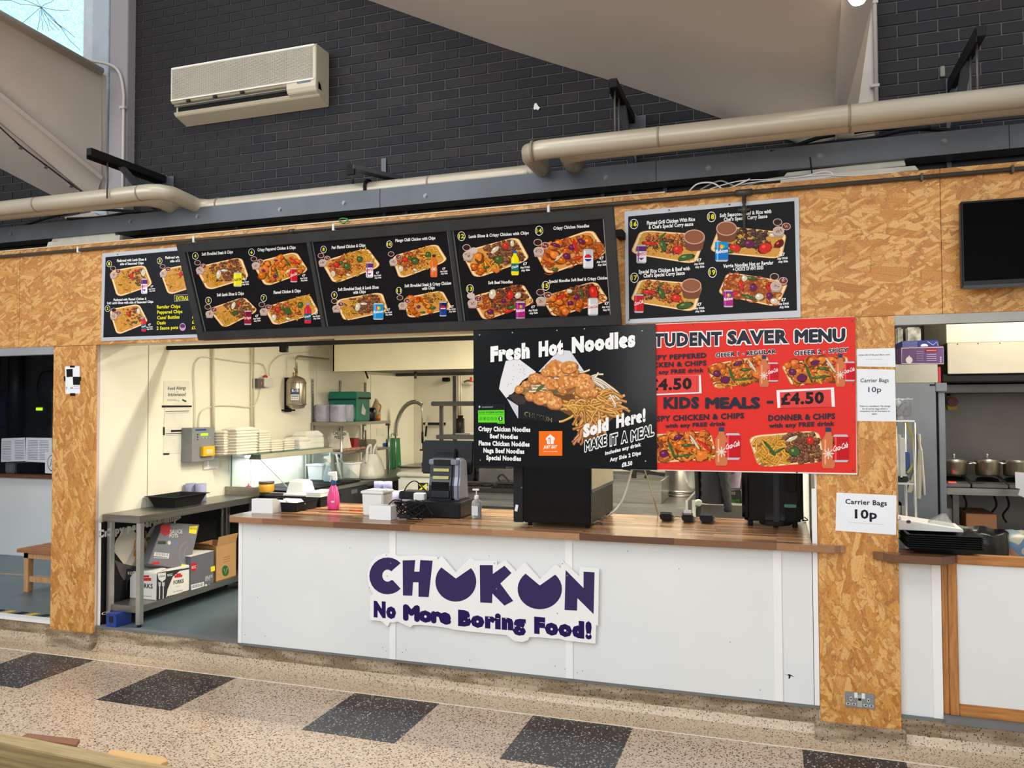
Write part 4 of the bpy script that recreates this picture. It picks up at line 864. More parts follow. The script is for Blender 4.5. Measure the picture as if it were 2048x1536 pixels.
part(mf, 'backing', MB().prism([O+Vector((1, 0, 0))*x+vv*y-nn_*.014 for x, y in ((.01, .01), (Wd-.01, .01), (Wd-.01, Hh-.01), (.01, Hh-.01))], nn_*.01), BLACKM)
S = Sign(O, (1, 0, 0), vv); 
for (xa, ya_), (xb, yb_) in (((618, 484), (654, 655)), ((895, 460), (930, 640))):
    pa = S.at(xa, ya_)-O; pb = S.at(xb, yb_)-O
    u = (pa.x+pb.x)/2; fbar(u, .055, u, Hh-.055, .028, nm='mullion'); fbar(u-.018, .055, u-.018, Hh-.055, .006, -.004, .012, M('bead_light', (150, 152, 152), .4, .4), 'bead'); fbar(u+.018, .055, u+.018, Hh-.055, .006, -.004, .012, M('bead_light', (1, 1, 1)), 'bead')
fbar(.064, .055, .064, Hh-.055, .006, -.004, .010, M('bead_light', (1, 1, 1)), 'bead'); fbar(Wd-.064, .055, Wd-.064, Hh-.055, .008, -.004, .010, M('bead_light', (1, 1, 1)), 'bead')
part(mf, 'support', MB().box(xR-.02, xR+.02, -.12, -.0, (zT+zB)/2+.18, (zT+zB)/2+.22), BLACKM); part(mf, 'support', MB().box(xL+.3, xL+.34, -.1, 0, zT-.12, zT-.08), BLACKM)
for nm, u0, u1 in (('print_left', 0, 0),): pass
S.frame((360, 440), 3.657)
S.poly([(30, 190), (925, 110), (1080, 800), (215, 855)], (17, 17, 20), .0002)
S.poly([(950, 110), (1960, 30), (2080, 770), (1110, 810)], (17, 17, 20), .0002)
dish(S, 4, (115, 262), 25, [('Soft Shredded Steak & Chips', 163, 260, 390, 242)], [(108, 345), (450, 268), (508, 425), (200, 518)], 'steak', [(130, 312), (172, 338), (148, 365)], ('fanta', 424, 435, 60, 104), (480, 433), 22)
dish(S, 6, (526, 235), 25, [('Crispy Peppered Chicken & Chips', 570, 228, 848, 209)], [(525, 315), (850, 228), (945, 375), (625, 490)], 'pepper', [(542, 284), (588, 304), (556, 330)], ('coke', 834, 403, 52, 104), (908, 405), 22)
dish(S, 5, (211, 588), 25, [('Soft Lamb Slices & Chips', 273, 558, 470, 545)], [(205, 650), (470, 560), (575, 665), (320, 795)], 'lamb', [(205, 635), (250, 655), (218, 685)], ('pepper', 498, 714, 54, 104), (565, 700), 22)
dish(S, 7, (615, 570), 25, [('Flamed Chicken & Chips', 687, 540, 885, 526)], [(610, 640), (945, 538), (1022, 680), (685, 775)], 'flamed', [(600, 618), (648, 637), (614, 668)], ('oasis_r', 936, 680, 50, 152), (1000, 683), 22)
dish(S, 8, (1052, 215), 25, [('Peri Flamed Chicken & Chips', 1112, 212, 1358, 193)], [(1030, 305), (1370, 200), (1475, 340), (1125, 470)], 'flamed', [(1032, 260), (1078, 280), (1044, 310)], ('vimto', 1388, 365, 52, 114), (1448, 385), 22)
dish(S, 10, (1533, 177), 25, [('Mango Chilli Chicken with Chips', 1577, 160, 1870, 140)], [(1545, 265), (1880, 170), (1962, 300), (1605, 435)], 'flamed', [(1545, 248), (1600, 270), (1562, 305)], ('orange', 1858, 335, 50, 165), (1932, 355), 22)
dish(S, 9, (1131, 548), 25, [('Soft Shredded Steak & Lamb Slices', 1158, 518, 1455, 500), ('with Chips', 1268, 540, 1360, 532)], [(1130, 585), (1480, 525), (1525, 670), (1200, 742)], 'steak', [(1130, 592), (1178, 615), (1145, 645)], ('rub_b', 1452, 668, 76, 122), (1527, 655), 22)
dish(S, 11, (1603, 517), 25, [('Soft Shredded Steak & Crispy Chicken', 1645, 492, 1985, 470), ('with Chips', 1772, 512, 1865, 502)], [(1630, 570), (1920, 512), (1995, 650), (1670, 722)], 'mix', [(1610, 568), (1662, 590), (1628, 625)], ('pepsi_b', 1925, 650, 52, 108), (1992, 632), 22)
S.frame((900, 400), 5.689)
S.poly([(40, 325), (1778, 182), (1882, 1340), (225, 1395)], (17, 17, 20), .0002)
dish(S, 12, (133, 411), 50, [('Lamb Slices & Crispy Chicken with Chips', 217, 432, 898, 388)], [(120, 590), (770, 412), (915, 680), (280, 900)], 'lambmix', [(190, 540), (272, 575), (205, 630)], ('oasis_y', 741, 715, 86, 280), (857, 725), 34)
dish(S, 14, (1016, 348), 52, [('Crispy Chicken Noodles', 1178, 338, 1585, 308)], [(945, 560), (1620, 325), (1802, 610), (1105, 858)], 'chnood', [(1000, 482), (1085, 518), (1012, 580)], ('pepsi_s', 1573, 668, 116, 222), (1727, 660), 36)
dish(S, 13, (230, 1010), 48, [('Soft Beef Noodles', 437, 957, 715, 944)], [(225, 1100), (830, 945), (968, 1175), (380, 1380)], 'beefnood', [(240, 1088), (322, 1122), (258, 1172)], ('rub_p', 803, 1252, 106, 198), (948, 1215), 34)
dish(S, 15, (1091, 975), 50, [('Special Noodles Soft Beef & Crispy Chicken', 1128, 942, 1800, 898)], [(1030, 1105), (1660, 915), (1815, 1150), (1175, 1340)], 'spnood', [(1030, 1048), (1115, 1082), (1038, 1145)], ('diet', 1628, 1212, 115, 200), (1785, 1175), 34)
S.build(mf, 'print', INK)

# --- menu 16-19
t, S, bb = wallsign('menu_board', 'silver edged wall menu with dishes 16 to 19 between the tilted menu and the television', [(1250, 424), (1597, 393), (1602, 633), (1250, 649)], -.008, .008, 'menu', SILV)
S.frame((1240, 390), 5.535)
S.poly([(90, 238), (1930, 67), (1960, 1278), (100, 1375)], (17, 17, 20), .0002)
q16 = [(225, 385), (960, 440), (840, 770), (110, 650)]
dish(S, 16, (156, 323), 52, [('Flamed Grill Chicken With Rice', 298, 332, 832, 288), ("& Chef's Special Curry sauce", 318, 378, 812, 340)], q16, 'rice', None, ('vimto', 238, 655, 108, 205), (878, 722), 40)
dish(S, 17, (160, 918), 52, [('Special Rice Chicken & Beef with', 208, 872, 775, 832), ("Chef's Special Curry Sauce", 262, 915, 718, 882)], [(215, 925), (920, 985), (830, 1300), (108, 1180)], 'rice', None, ('coke', 210, 1202, 106, 205), (880, 1212), 40)
dish(S, 18, (1013, 244), 54, [('Soft Seasoned Beef & Rice with', 1105, 248, 1675, 200), ("Chef's Special Curry Sauce", 1150, 293, 1632, 254)], [(1100, 335), (1850, 415), (1790, 712), (985, 635)], 'beefrice', [(1745, 302), (1840, 350), (1755, 398)], ('rub_b', 1126, 620, 145, 238), (1800, 660), 40)
dish(S, 19, (1023, 858), 54, [('Veggie Noodles Hot or Regular', 1143, 808, 1698, 768), ('+ CHOICE OF ANY SIDES', 1250, 845, 1588, 822)], [(1190, 850), (1870, 960), (1745, 1245), (1078, 1100)], 'veg', [(1710, 906), (1806, 950), (1727, 1008)], ('rub_p', 1200, 1148, 106, 190), (1812, 1162), 40)
for x, y, r in ((822, 465, 118), (790, 1003, 112), (1180, 372, 116)):
    S.poly([(x-r, y), (x+r, y), (x+r*.8, y+r*1.15), (x+r*.4, y+r*1.3), (x-r*.4, y+r*1.3), (x-r*.8, y+r*1.15)], (120, 70, 48), .0033); S.ell(x, y, r, r*.7, (206, 160, 140), .0034, 24); S.ell(x, y, r*.9, r*.6, (146, 90, 62), .0035, 24)
S.build(t, 'print', INK)
for px, py in ((1338, 420), (1459, 409), (1250+8, 640)): p = PY(px, py, -.010); part(t, 'screw', MB().cyl(p, p+Vector((0, .006, 0)), .005, 8), M('screw_dark', (1, 1, 1)))

# --- red student saver sign
RED = M('red_sign', (222, 48, 38), .35, 0, .02, 1.5)
t, S, bb = wallsign('student_saver_sign', 'red sign with student saver and kids meal offers right of the noodle sign', [(1262, 650), (1710, 633), (1714, 948), (1262, 941)], -.022, .004, 'sign', M('white_edge', (236, 228, 224), .4))
S.frame((1300, 630), 4.8)
S.poly([(-170, 100), (1970, 18), (1982, 1518), (-180, 1480)], (223, 50, 40), .0002)
DK = (40, 44, 56)
for s, x0, y0, x1, y1, h, o in [('STUDENT', -38, 300, 690, 283, 116, WH), ('SAVER', 742, 275, 1330, 262, 116, WH), ('MENU', 1388, 262, 1875, 250, 116, WH)]:
    S.text(s, x0, y0, x1, y1, h, DK, .055, .004, o, .07)
for s, x0, y0, x1, y1, h, o in [('CRISPY PEPPERED', -90, 440, 543, 408, 44, None), ('CHICKEN & CHIPS', -100, 508, 543, 482, 44, None), ('with any FREE drink', -60, 572, 518, 546, 36, None), ('OFFER 1 - REGULAR', 628, 405, 1210, 368, 38, WH), ('OFFER 2 - SPICY', 1383, 388, 1905, 354, 40, WH),
    ('KIDS', 130, 893, 472, 890, 98, None), ('MEALS', 530, 893, 1058, 892, 98, None), ('CRISPY CHICKEN & CHIPS', -60, 1025, 905, 990, 50, None), ('with any FREE drink', 145, 1083, 728, 1060, 36, None), ('DONNER & CHIPS', 1135, 1015, 1778, 995, 52, None), ('with any FREE drink', 1142, 1082, 1773, 1060, 40, None)]:
    S.text(s, x0, y0, x1, y1, h, DK, .045 if h < 60 else .06, .004, o, .06)
S.rect(1120, 825, 1185, 850, DK, .004, -.03)
S.poly([(40, 585), (488, 575), (497, 752), (40, 772)], (240, 236, 234), .0044); S.poly([(40, 585), (470, 577), (472, 740), (40, 758)], (226, 70, 66), .0045)
S.poly([(1213, 722), (1766, 695), (1775, 880), (1745, 880), (1735, 715), (1245, 742), (1252, 892), (1224, 893)], (240, 236, 234), .0044); S.poly([(1245, 742), (1735, 717), (1745, 880), (1252, 893)], (226, 70, 66), .0045)
S.text('£4.50', -10, 722, 402, 706, 100, (34, 24, 26), .045, .0052); S.text('£4.50', 1256, 857, 1670, 843, 104, (34, 24, 26), .045, .0052)
def rdish(q, kind):
    tray(S, q)
    if kind: food(S, q, 'chicken', 2.4, .06, .95); food(S, q, 'chips', 1, .1, .9, .5, .95); food(S, q, 'noodle', .5); veg(S, q, [(.22, .7, 'p', .07, .8, 0), (.12, .4, 'p', .06, .8, .3), (.5, .15, 'p', .07, .5, -.3), (.35, .55, 'g', .14, .15, 1.2), (.6, .45, 'g', .09, .25, 0), (.72, .35, 'w', .14, .12, 1.), (.85, .5, 'r', .14, .16, .7), (.5, .8, 'g', .14, .14, -.1)])
    else: food(S, q, 'chips', 2.0, .05, .5, .15, .95); food(S, q, 'meat', 2.4, .45, .97, .05, .95); veg(S, q, [(.6, .2, 'w', .09, .3, -.4), (.85, .3, 'r', .05, 1, 0), (.58, .6, 'g', .08, .8, 0), (.25, .45, 'g', .12, .2, .9), (.35, .55, 'g', .1, .18, -.5)])
rdish([(540, 480), (1130, 380), (1165, 610), (625, 718)], 1); rdish([(1252, 470), (1890, 380), (1930, 590), (1365, 692)], 1)
rdish([(-60, 1150), (580, 1112), (650, 1380), (20, 1425)], 1); rdish([(938, 1160), (1620, 1105), (1690, 1410), (1040, 1465)], 0)
for x, y, w, h in ((1095, 540, 92, 300), (1827, 532, 92, 312), (686, 1262, 118, 368), (1712, 1275, 126, 392)): bottle(S, x, y, w, h, (204, 118, 72), (40, 62, 96))
for x, y, w, h in ((1180, 548, 104, 185), (1912, 542, 110, 192), (795, 1262, 142, 255), (1830, 1280, 152, 265)): can(S, x, y, w, h, 'coke')
S.build(t, 'print', INK)
for x, y in ((410, 92), (938, 70), (1940, 55), (1952, 665), (1950, 1492), (1410, 1512)): p = S.at(x, y); part(t, 'screw', MB().cyl(p-Vector((0, .002, 0)), p+Vector((0, .004, 0)), .0045, 8), M('screw_dark', (1, 1, 1)))

# --- noodle sign
t, S, bb = wallsign('noodle_sign', 'glossy black fresh hot noodles sign hanging below the tilted menu', [(948, 660), (1312, 648), (1313, 940), (946, 932)], -.034, .004, 'sign', BLACKG)
S.frame((940, 640), 4.955)
wb_ = (226, 224, 226)
S.poly([(355, 405), (480, 383), (655, 515), (520, 600), (430, 720), (360, 775), (288, 682), (305, 590)], wb_, .0004)
S.poly([(680, 512), (865, 318), (930, 300), (992, 305), (1140, 520), (1000, 560)], (214, 214, 218), .0004)
for i in range(26): blob(S, RD.uniform(340, 560), RD.uniform(440, 680), RD.uniform(2, 6), (150, 140, 130), .0005, 5)
S.poly([(360, 770), (440, 725), (560, 760), (900, 880), (1060, 900), (990, 980), (860, 1010), (470, 975)], (22, 22, 26), .0006)
S.poly([(365, 778), (478, 850), (478, 978), (420, 880)], (206, 206, 212), .0007); S.poly([(380, 745), (440, 727), (560, 760), (545, 830), (470, 840)], (58, 48, 44), .0007)
def noodle(x0, y0, x1, y1, sag, w, c):
    P = [(x0+(x1-x0)*k/8+math.sin(k*1.3+x0)*6, y0+(y1-y0)*k/8+sag*math.sin(PI*k/8)) for k in range(9)]
    z = RD.uniform(.0010, .0019); S.line(P, w*1.45, tuple(v*.55 for v in c), z-.00005); S.line(P, w, c, z); S.line([(x, y-w*.2) for x, y in P], w*.3, tuple(min(255, v*1.2+16) for v in c), z+.00003)
S.poly([(600, 700), (900, 740), (1300, 700), (1480, 800), (1500, 900), (1380, 1010), (1330, 1150), (1100, 1200), (1080, 1000), (900, 900), (640, 830)], (112, 70, 34), .0008)
S.poly([(440, 690), (560, 600), (760, 500), (1080, 500), (1230, 600), (1400, 720), (1000, 800), (640, 800)], (150, 110, 70), .00075)
for i in range(110):
    x = RD.uniform(880, 1350); y = RD.uniform(720, 900)*1.0; noodle(x, y, x+RD.uniform(60, 260), y+RD.uniform(-60, 90), RD.uniform(-50, 60), RD.uniform(16, 24), jit((198, 140, 66)))
for i in range(34):
    x = RD.uniform(1060, 1330); noodle(x, RD.uniform(850, 930), RD.uniform(1020, 1380), RD.uniform(1040, 1160), RD.uniform(-60, 60), 20, jit((186, 126, 62)))
for i in range(8): noodle(RD.uniform(1090, 1160), 1080, RD.uniform(980, 1150), RD.uniform(1210, 1240), 20, 20, jit((176, 112, 66)))
noodle(880, 1008, 1060, 905, 25, 18, (206, 158, 82)); noodle(1040, 900, 1060, 1050, 30, 18, (200, 150, 76))
for i in range(26):
    x = RD.uniform(440, 1250); y = 680-(x-440)*.22+RD.uniform(-50, 80); noodle(x, y, x+RD.uniform(80, 200), y+RD.uniform(-70, 20), RD.uniform(-20, 30), 14, jit((212, 190, 152)))
for i in range(9): noodle(1180+i*8, 560+i*9, 1500-i*10, 760+i*16, -40, 16, jit((200, 186, 160)))
S.ell(1440, 770, 70, 52, (190, 190, 170), .0012, rot=.5); S.ell(1430, 765, 50, 32, (90, 110, 50), .0013, rot=.3)
for x, y, r in ((850, 480, 105), (985, 470, 85), (648, 580, 70), (745, 592, 66), (815, 640, 74), (960, 622, 92), (1130, 590, 78), (1130, 700, 96), (705, 775, 86), (838, 820, 88), (490, 690, 50), (560, 640, 45), (1215, 720, 60), (900, 520, 60), (760, 520, 58), (1060, 620, 60), (600, 760, 56), (1030, 520, 58), (1180, 640, 62), (780, 740, 50), (920, 690, 54)):
    z = RD.uniform(.0024, .0028); blob(S, x, y+r*.06, r, (150, 88, 40), z, 16, .82, 0, .12); blob(S, x-3, y-3, r*.93, jit((208, 136, 70), 8), z+.0001, 16, .8, 0, .12)
    for k in range(16): a = RD.uniform(0, 6.28); d = RD.uniform(.1, .75)*r; blob(S, x+d*math.cos(a), y+d*.75*math.sin(a), r*RD.uniform(.1, .2), RD.choice(((228, 166, 96), (190, 112, 52), (236, 184, 118))), z+.0002, 6)
for a in ((700, 670, 60, -.7), (830, 710, 50, 0), (960, 680, 90, -.2)): S.ell(a[0], a[1], a[2], 18, (88, 96, 48), .0022, rot=a[3])
S.text('CHUKUN', 540, 950, 812, 1015, 46, (150, 140, 90), .0, .002); S.text('CHUKUN', 546, 950, 806, 1012, 38, (26, 26, 28), .02, .0022)
S.text('Fresh', 205, 405, 594, 365, 132, WH, .075); S.text('Hot', 682, 356, 925, 328, 132, WH, .075); S.text('Noodles', 1010, 318, 1640, 252, 138, WH, .075)
S.text('Sold', 1122, 1158, 1375, 1082, 112, WH, .075); S.text('Here!', 1450, 1062, 1742, 995, 112, WH, .075)
for s, x0, y0, x1, y1 in (('MAKE', 1140, 1300, 1355, 1235), ('IT', 1392, 1240, 1462, 1222), ('A', 1500, 1216, 1562, 1200), ('MEAL', 1598, 1200, 1822, 1135)): S.text(s, x0, y0, x1, y1, 98, (14, 14, 16), .03, .004, WH, .09)
for s, x0, y0, x1, y1, h in (('includes any drink', 1340, 1337, 1697, 1247, 34), ('Any Side 2 Dips', 1387, 1403, 1695, 1332, 36), ('£8.50', 1505, 1456, 1610, 1436, 40), ('Crispy Chicken Noodles', 85, 1098, 600, 1108, 44), ('Beef Noodles', 200, 1170, 477, 1178, 42), ('Flame Chicken Noddles', 88, 1240, 593, 1253, 44), ('Naga Beef Noodles', 135, 1312, 540, 1324, 44), ('Special Noodles', 163, 1384, 508, 1395, 44)):
    S.text(s, x0, y0, x1, y1, h, WH, .05)
S.build(t, 'print', INKG)
for x, y in ((95, 148), (420, 125), (862, 103), (1135, 88), (1705, 107), (102, 1388), (1740, 1398)): p = S.at(x, y); part(t, 'screw', MB().cyl(p-Vector((0, .002, 0)), p+Vector((0, .004, 0)), .004, 8), M('screw_light', (170, 170, 168), .4, .5))
ns = t
S2 = Sign((0, -.0395, 0), (1, 0, 0), (0, 0, 1)).frame((940, 640), 4.955)
S2.poly([(683, 1102), (915, 1100), (915, 1345), (683, 1345)], (240, 110, 24), .0003)
S2.poly([(752, 1190), (752, 1170), (775, 1150), (795, 1132), (815, 1150), (840, 1168), (840, 1190), (830, 1192), (828, 1230), (764, 1230), (762, 1192)], WH, .0005)
S2.rect(780, 1175, 786, 1215, (240, 110, 24), .0007); S2.rect(792, 1165, 800, 1228, (240, 110, 24), .0007); S2.ell(783, 1172, 7, 10, (240, 110, 24), .0007)
S2.text('JUST EAT', 728, 1272, 865, 1270, 28, WH, .05, .0008, shear=.25); S2.text('order on our app today', 730, 1306, 865, 1306, 9, WH, .02, .0008)
S2.build(ns, 'sticker', INK, 'square orange JUST EAT sticker')
S3 = Sign((0, -.0395, 0), (1, 0, 0), (0, 0, 1)).frame((940, 640), 4.955)
S3.poly([(70, 835), (350, 832), (352, 1032), (72, 1038)], (16, 24, 26), .0002); S3.poly([(80, 895), (340, 892), (343, 1028), (272, 1026), (268, 1016), (82, 1016)], (96, 214, 40), .0004)
S3.text('FOOD HYGIENE RATING', 92, 926, 330, 922, 18, (20, 60, 20), .03, .0006); S3.rect(82, 935, 340, 938, (40, 110, 30), .0006)
for i in range(5): S3.ell(107+37*i, 977, 15, 16, (30, 90, 26), .0006, 14); S3.ell(107+37*i, 977, 12, 13, (96, 214, 40), .0007, 14); S3.text(str(i), 102+37*i, 984, 112+37*i, 984, 15, (30, 90, 26), .02, .0009)
S3.ell(302, 978, 20, 24, (12, 14, 14), .0006, 18); S3.text('5', 294, 991, 311, 990, 27, WH, .04, .0009)
S3.text('FOOD STANDARDS AGENCY', 118, 868, 230, 866, 9, (200, 206, 206), .02, .0006); S3.ell(94, 860, 9, 11, (200, 206, 206), .0006); S3.text('VERY GOOD', 285, 1022, 330, 1022, 8, (20, 60, 20), .02, .0008)
S3.build(ns, 'sticker', INK, 'green food hygiene rating 5 sticker')

# --- CHUKUN cut-out sign on the counter front
FR = -.004
ck = thing('cutout_sign', 'white cut-out CHUKUN No More Boring Food sign with purple letters on the counter front', 'sign', PY(968, 1290, FR))
S = Sign((0, FR-.016, 0), (1, 0, 0), (0, 0, 1)).frame((700, 1080), 3.793)
outl = [(128, 262), (150, 180), (200, 122), (270, 100), (330, 106), (372, 125), (530, 118), (662, 128), (662, 150), (697, 121), (800, 245), (912, 136), (950, 158), (1114, 158), (1115, 190), (1180, 152), (1258, 238), (1325, 166), (1440, 297), (1562, 182), (1598, 215), (1603, 150), (1738, 275), (1740, 203), (1890, 217), (1882, 655), (1868, 645), (1862, 788), (1700, 770), (1640, 765), (1585, 748), (1540, 750), (1470, 742), (1362, 738), (1350, 760), (1310, 775), (1250, 768), (1185, 722), (920, 697), (790, 682), (740, 668), (690, 660), (535, 645), (480, 645), (458, 664), (360, 618), (325, 628), (302, 626), (286, 660), (240, 618), (150, 606), (152, 425), (175, 412), (142, 350)]
bd = MB().prism([S.at(*p) for p in outl], (0, .008, 0))
part(ck, 'backboard', bd, WHITET, .0008)
PUR = M('purple_vinyl', (38, 22, 82), .35, 0, .04, 3)
def arcp(cx, cy, rx, ry, a0, a1, n=18): return [(cx+rx*math.cos(math.radians(a0+(a1-a0)*i/n)), cy+ry*math.sin(math.radians(a0+(a1-a0)*i/n))) for i in range(n+1)]
LET = [arcp(285, 272, 138, 140, -44, -320+4)+[(325, 305)]+arcp(285, 270, 40, 46, -320+8, -50)[::1]+[(312, 238)],
       [(400, 155), (495, 152), (487, 240), (527, 240), (533, 152), (627, 157), (597, 433), (520, 430), (520, 320), (478, 320), (472, 422), (402, 420)],
       [(803, 292)]+arcp(803, 315, 155, 152, -42, 225, 24),
       [(985, 190), (1083, 190), (1083, 258), (1172, 195), (1225, 250), (1140, 330), (1238, 462), (1172, 497), (1080, 405), (1078, 478), (988, 473)],
       [(1440, 345)]+arcp(1440, 372, 168, 153, -46, 230, 24),
       [(1636, 228), (1772, 365), (1772, 240), (1855, 245), (1848, 562), (1725, 440), (1722, 535), (1628, 530)]]
for L in LET: part(ck, 'letter', MB().prism([S.at(*p)+Vector((0, -.0012, 0)) for p in L], (0, .0012, 0)), PUR)
S.k = 3.793
for s, x0, y0, x1, y1, h in (('No', 180, 573, 350, 588, 104), ('More', 402, 598, 768, 632, 104), ('Boring', 820, 640, 1335, 682, 104), ('Food!', 1397, 697, 1835, 742, 108)): S.text(s, x0, y0, x1, y1, h, (38, 22, 82), .085, .0008)
S.build(ck, 'slogan', INK)
for x, y in ((275, 115), (282, 272), (310, 176), (1095, 176), (1112, 370), (1648, 270), (1612, 178), (1573, 555), (1650, 697), (147, 360)): p = S.at(x, y); part(ck, 'screw', MB().cyl(p+Vector((0, -.003, 0)), p, .0035, 8), M('screw_light', (1, 1, 1)))

# --- paper notices
def notice(label, px4, Y, texts, k, org, name='paper_notice', mat=None):
    P = [PY(x, y, Y) for x, y in px4]; c = sum(P, Vector())/4
    t = thing(name, label, 'notice', (c.x, Y, min(p.z for p in P)))
    part(t, 'sheet', MB().prism(P, (0, .0008, 0)), mat or PAPER)
    S = Sign((0, Y-.0003, 0), (1, 0, 0), (0, 0, 1)).frame(org, k)
    for a in texts: S.text(*a[:5], a[5], a[6] if len(a) > 6 else (70, 74, 92), a[7] if len(a) > 7 else .012, .0008)
    if texts: S.build(t, 'print', INK)
    return t
o7 = (1640, 640); k7 = 3.4902
nt1 = notice('upper white notice in small foreign script on the right column', [(1713, 698), (1790, 696), (1791, 734), (1714, 733)], -.0135, [('mUzI irKi hYvB ywrI Birm nwm', 270, 250, 488, 247, 11), ('~ ~ — ~ ~ ——', 322, 277, 432, 277, 9), ('. . . . . . . . . . . . .', 285, 310, 468, 310, 9)], k7, o7)
notice('white carrier bags 10p notice with small print, upper of two on the right column', [(1713, 738), (1790, 739), (1792, 843), (1714, 842)], -.0135, [('Carrier Bags', 282, 435, 480, 433, 27, (60, 64, 84), .006), ('10p', 337, 503, 428, 502, 36, (60, 64, 84), .006), ('There is a mandatory 10p charge', 275, 606, 490, 606, 11), ('for all carrier bags which is', 295, 625, 472, 625, 11), ('compulsory for all businesses to', 278, 641, 488, 641, 11), ('apply.', 362, 659, 400, 659, 10)], k7, o7)
notice('landscape white carrier bags 10p notice low on the right column', [(1673, 985), (1793, 991), (1792, 1070), (1671, 1061)], -.0135, [('Carrier Bags', 177, 1282, 467, 1296, 34, (44, 46, 60), .022), ('10p', 243, 1382, 398, 1388, 60, (30, 32, 44), .03), ('_____________________________', 195, 1410, 445, 1428, 8)], k7, o7)
tg = thing('survey_target', 'black and white checkered survey target taped to the left column', 'sign', PY(145, 788, -.003))
part(tg, 'sheet', MB().prism([PY(x, y, -.0025) for x, y in ((130, 733), (159, 732), (160, 787), (131, 788))], (0, .0008, 0)), PAPER)
S = Sign((0, -.003, 0), (1, 0, 0), (0, 0, 1)).frame((0, 450), 2.926)
S.poly([(388, 844), (425, 842), (426, 888), (390, 890)], (18, 18, 20), .0003); S.poly([(426, 888), (467, 888), (468, 936), (428, 936)], (18, 18, 20), .0003)
S.text('T . 14', 385, 962, 425, 960, 13, (40, 40, 44), .01, .0006); S.text('Please do not', 432, 945, 466, 945, 5, (90, 90, 94), .0, .0006); S.text('remove target', 432, 957, 466, 957, 5, (90, 90, 94), .0, .0006)
for q in (((410, 822), (438, 822), (438, 834), (410, 834)), ((374, 885), (383, 885), (383, 915), (374, 912)), ((464, 888), (474, 888), (474, 912), (464, 912)), ((410, 984), (440, 984), (440, 1000), (410, 1000))): S.poly(q, (20, 20, 20), .0012)
S.build(tg, 'print', INK)

# twin power socket
so = thing('power_socket', 'brushed metal double power socket low on the right column', 'socket', PY(1720, 1418, -.02))
a = PY(1690, 1383, -.02); b = PY(1749, 1419, -.02)
part(so, 'plate', MB().box(a.x, b.x, -.021, -.012, b.z, a.z), M('socket_metal', (150, 152, 156), .35, .6), .002)
wz, cx_, cz_ = b.x-a.x, (a.x+b.x)/2, (a.z+b.z)/2
for s in (-1, 1):
    part(so, 'switch', MB().box(cx_+s*.018-.008, cx_+s*.018+.008, -.025, -.02, cz_+.012, cz_+.04), WHITEPL, .001)
    for dx, dz, w_, h_ in ((0, .005, .005, .009), (-.014, -.022, .009, .005), (.014, -.022, .009, .005)): part(so, 'pin_hole', MB().box(cx_+s*wz*.3+dx-w_, cx_+s*wz*.3+dx+w_, -.0218, -.0208, cz_+dz-h_, cz_+dz+h_), WHITEPL); part(so, 'pin_hole', MB().box(cx_+s*wz*.3+dx-w_*.6, cx_+s*wz*.3+dx+w_*.6, -.0222, -.0215, cz_+dz-h_*.6, cz_+dz+h_*.6), BLACKM)
part(so, 'usb_module', MB().box(cx_-.012, cx_+.012, -.023, -.02, cz_-.035, cz_+.03), M('usb_grey', (170, 170, 160), .5), .001); part(so, 'usb_port', MB().box(cx_-.008, cx_+.008, -.024, -.0228, cz_+.0, cz_+.012), BLACKM)
# ================================================================== COUNTER
ct = thing('serving_counter', 'white panelled serving counter with a wooden worktop in the hatch', 'counter', (-1.7, .4, FLZ))
cx0, cx1 = -3.535, RPX[0]-.03
def cpx(px, py=1250): return PY(px, py, 0).x
edges = [cx0, cpx(786), cpx(1139), cpx(1556), cx1]
for a, b in zip(edges, edges[1:]): part(ct, 'front_panel', MB().box(a+.001, b-.001, .0, .018, FLZ+.004, WT-.038), WHITEP, .001)
for x in edges[1:-1]: part(ct, 'batten', MB().box(x-.022, x+.022, -.007, .0, FLZ+.006, WT-.04), WHITET, .0015)
part(ct, 'corner_batten', MB().box(cx0-.002, cx0+.03, -.006, .02, FLZ+.004, WT-.038), WHITET, .002)
part(ct, 'side_panel', MB().box(cx0, cx0+.018, .02, .82, FLZ, WT-.038), WHITEP)
part(ct, 'back_panel', MB().box(cx0+.02, cx1, .80, .82, FLZ, WT-.038), WHITEP)
pL = PZ(441, 1030, WT); ch = .06
wt = [(-3.62, .0), (-3.57, -.06), (RPX[0]+.08, -.06), (RPX[0]+.135, -.02), (RPX[0]+.135, -.013), (RPX[0]-.002, -.013), (RPX[0]-.03, -.005), (RPX[0]-.03, .86), (-3.62, .86)]
part(ct, 'worktop', MB().prism([(x, y, WT-.038) for x, y in wt], (0, 0, .038)), WORKTOP, .002, label='butcher block laminate worktop')
sc_ = M('screw_grey', (120, 120, 118), .5, .4)
for px, py in [(520, 1078), (560, 1080), (835, 1128), (700, 1096), (978, 1112), (1255, 1102), (765, 1295), (772, 1302), (805, 1305), (812, 1300), (940, 1320), (1110, 1332), (1130, 1338), (1155, 1345), (1165, 1342), (1460, 1284), (1520, 1380), (1358, 1138), (1164, 1078), (515, 1195), (530, 1272), (1640-3, 1112), (490, 1270)]:
    p = PY(px, py, -.0005); part(ct, 'screw', MB().cyl(p, p+Vector((0, .002, 0)), .003, 6), sc_)
sm = PY(1578, 1350, -.0008); part(ct, 'scuff', MB().prism([sm+Vector((a*.03, 0, b*.02)) for a, b in ((-1, .2), (-.3, 0), (0, .25), (.4, .05), (1, -.5), (.3, -.15), (.1, -1), (-.1, -1), (-.05, -.2))], (0, .0005, 0)), BLACKM)

T = WT+.0005
def at(px, py, z=T): return PZ(px, py, z)

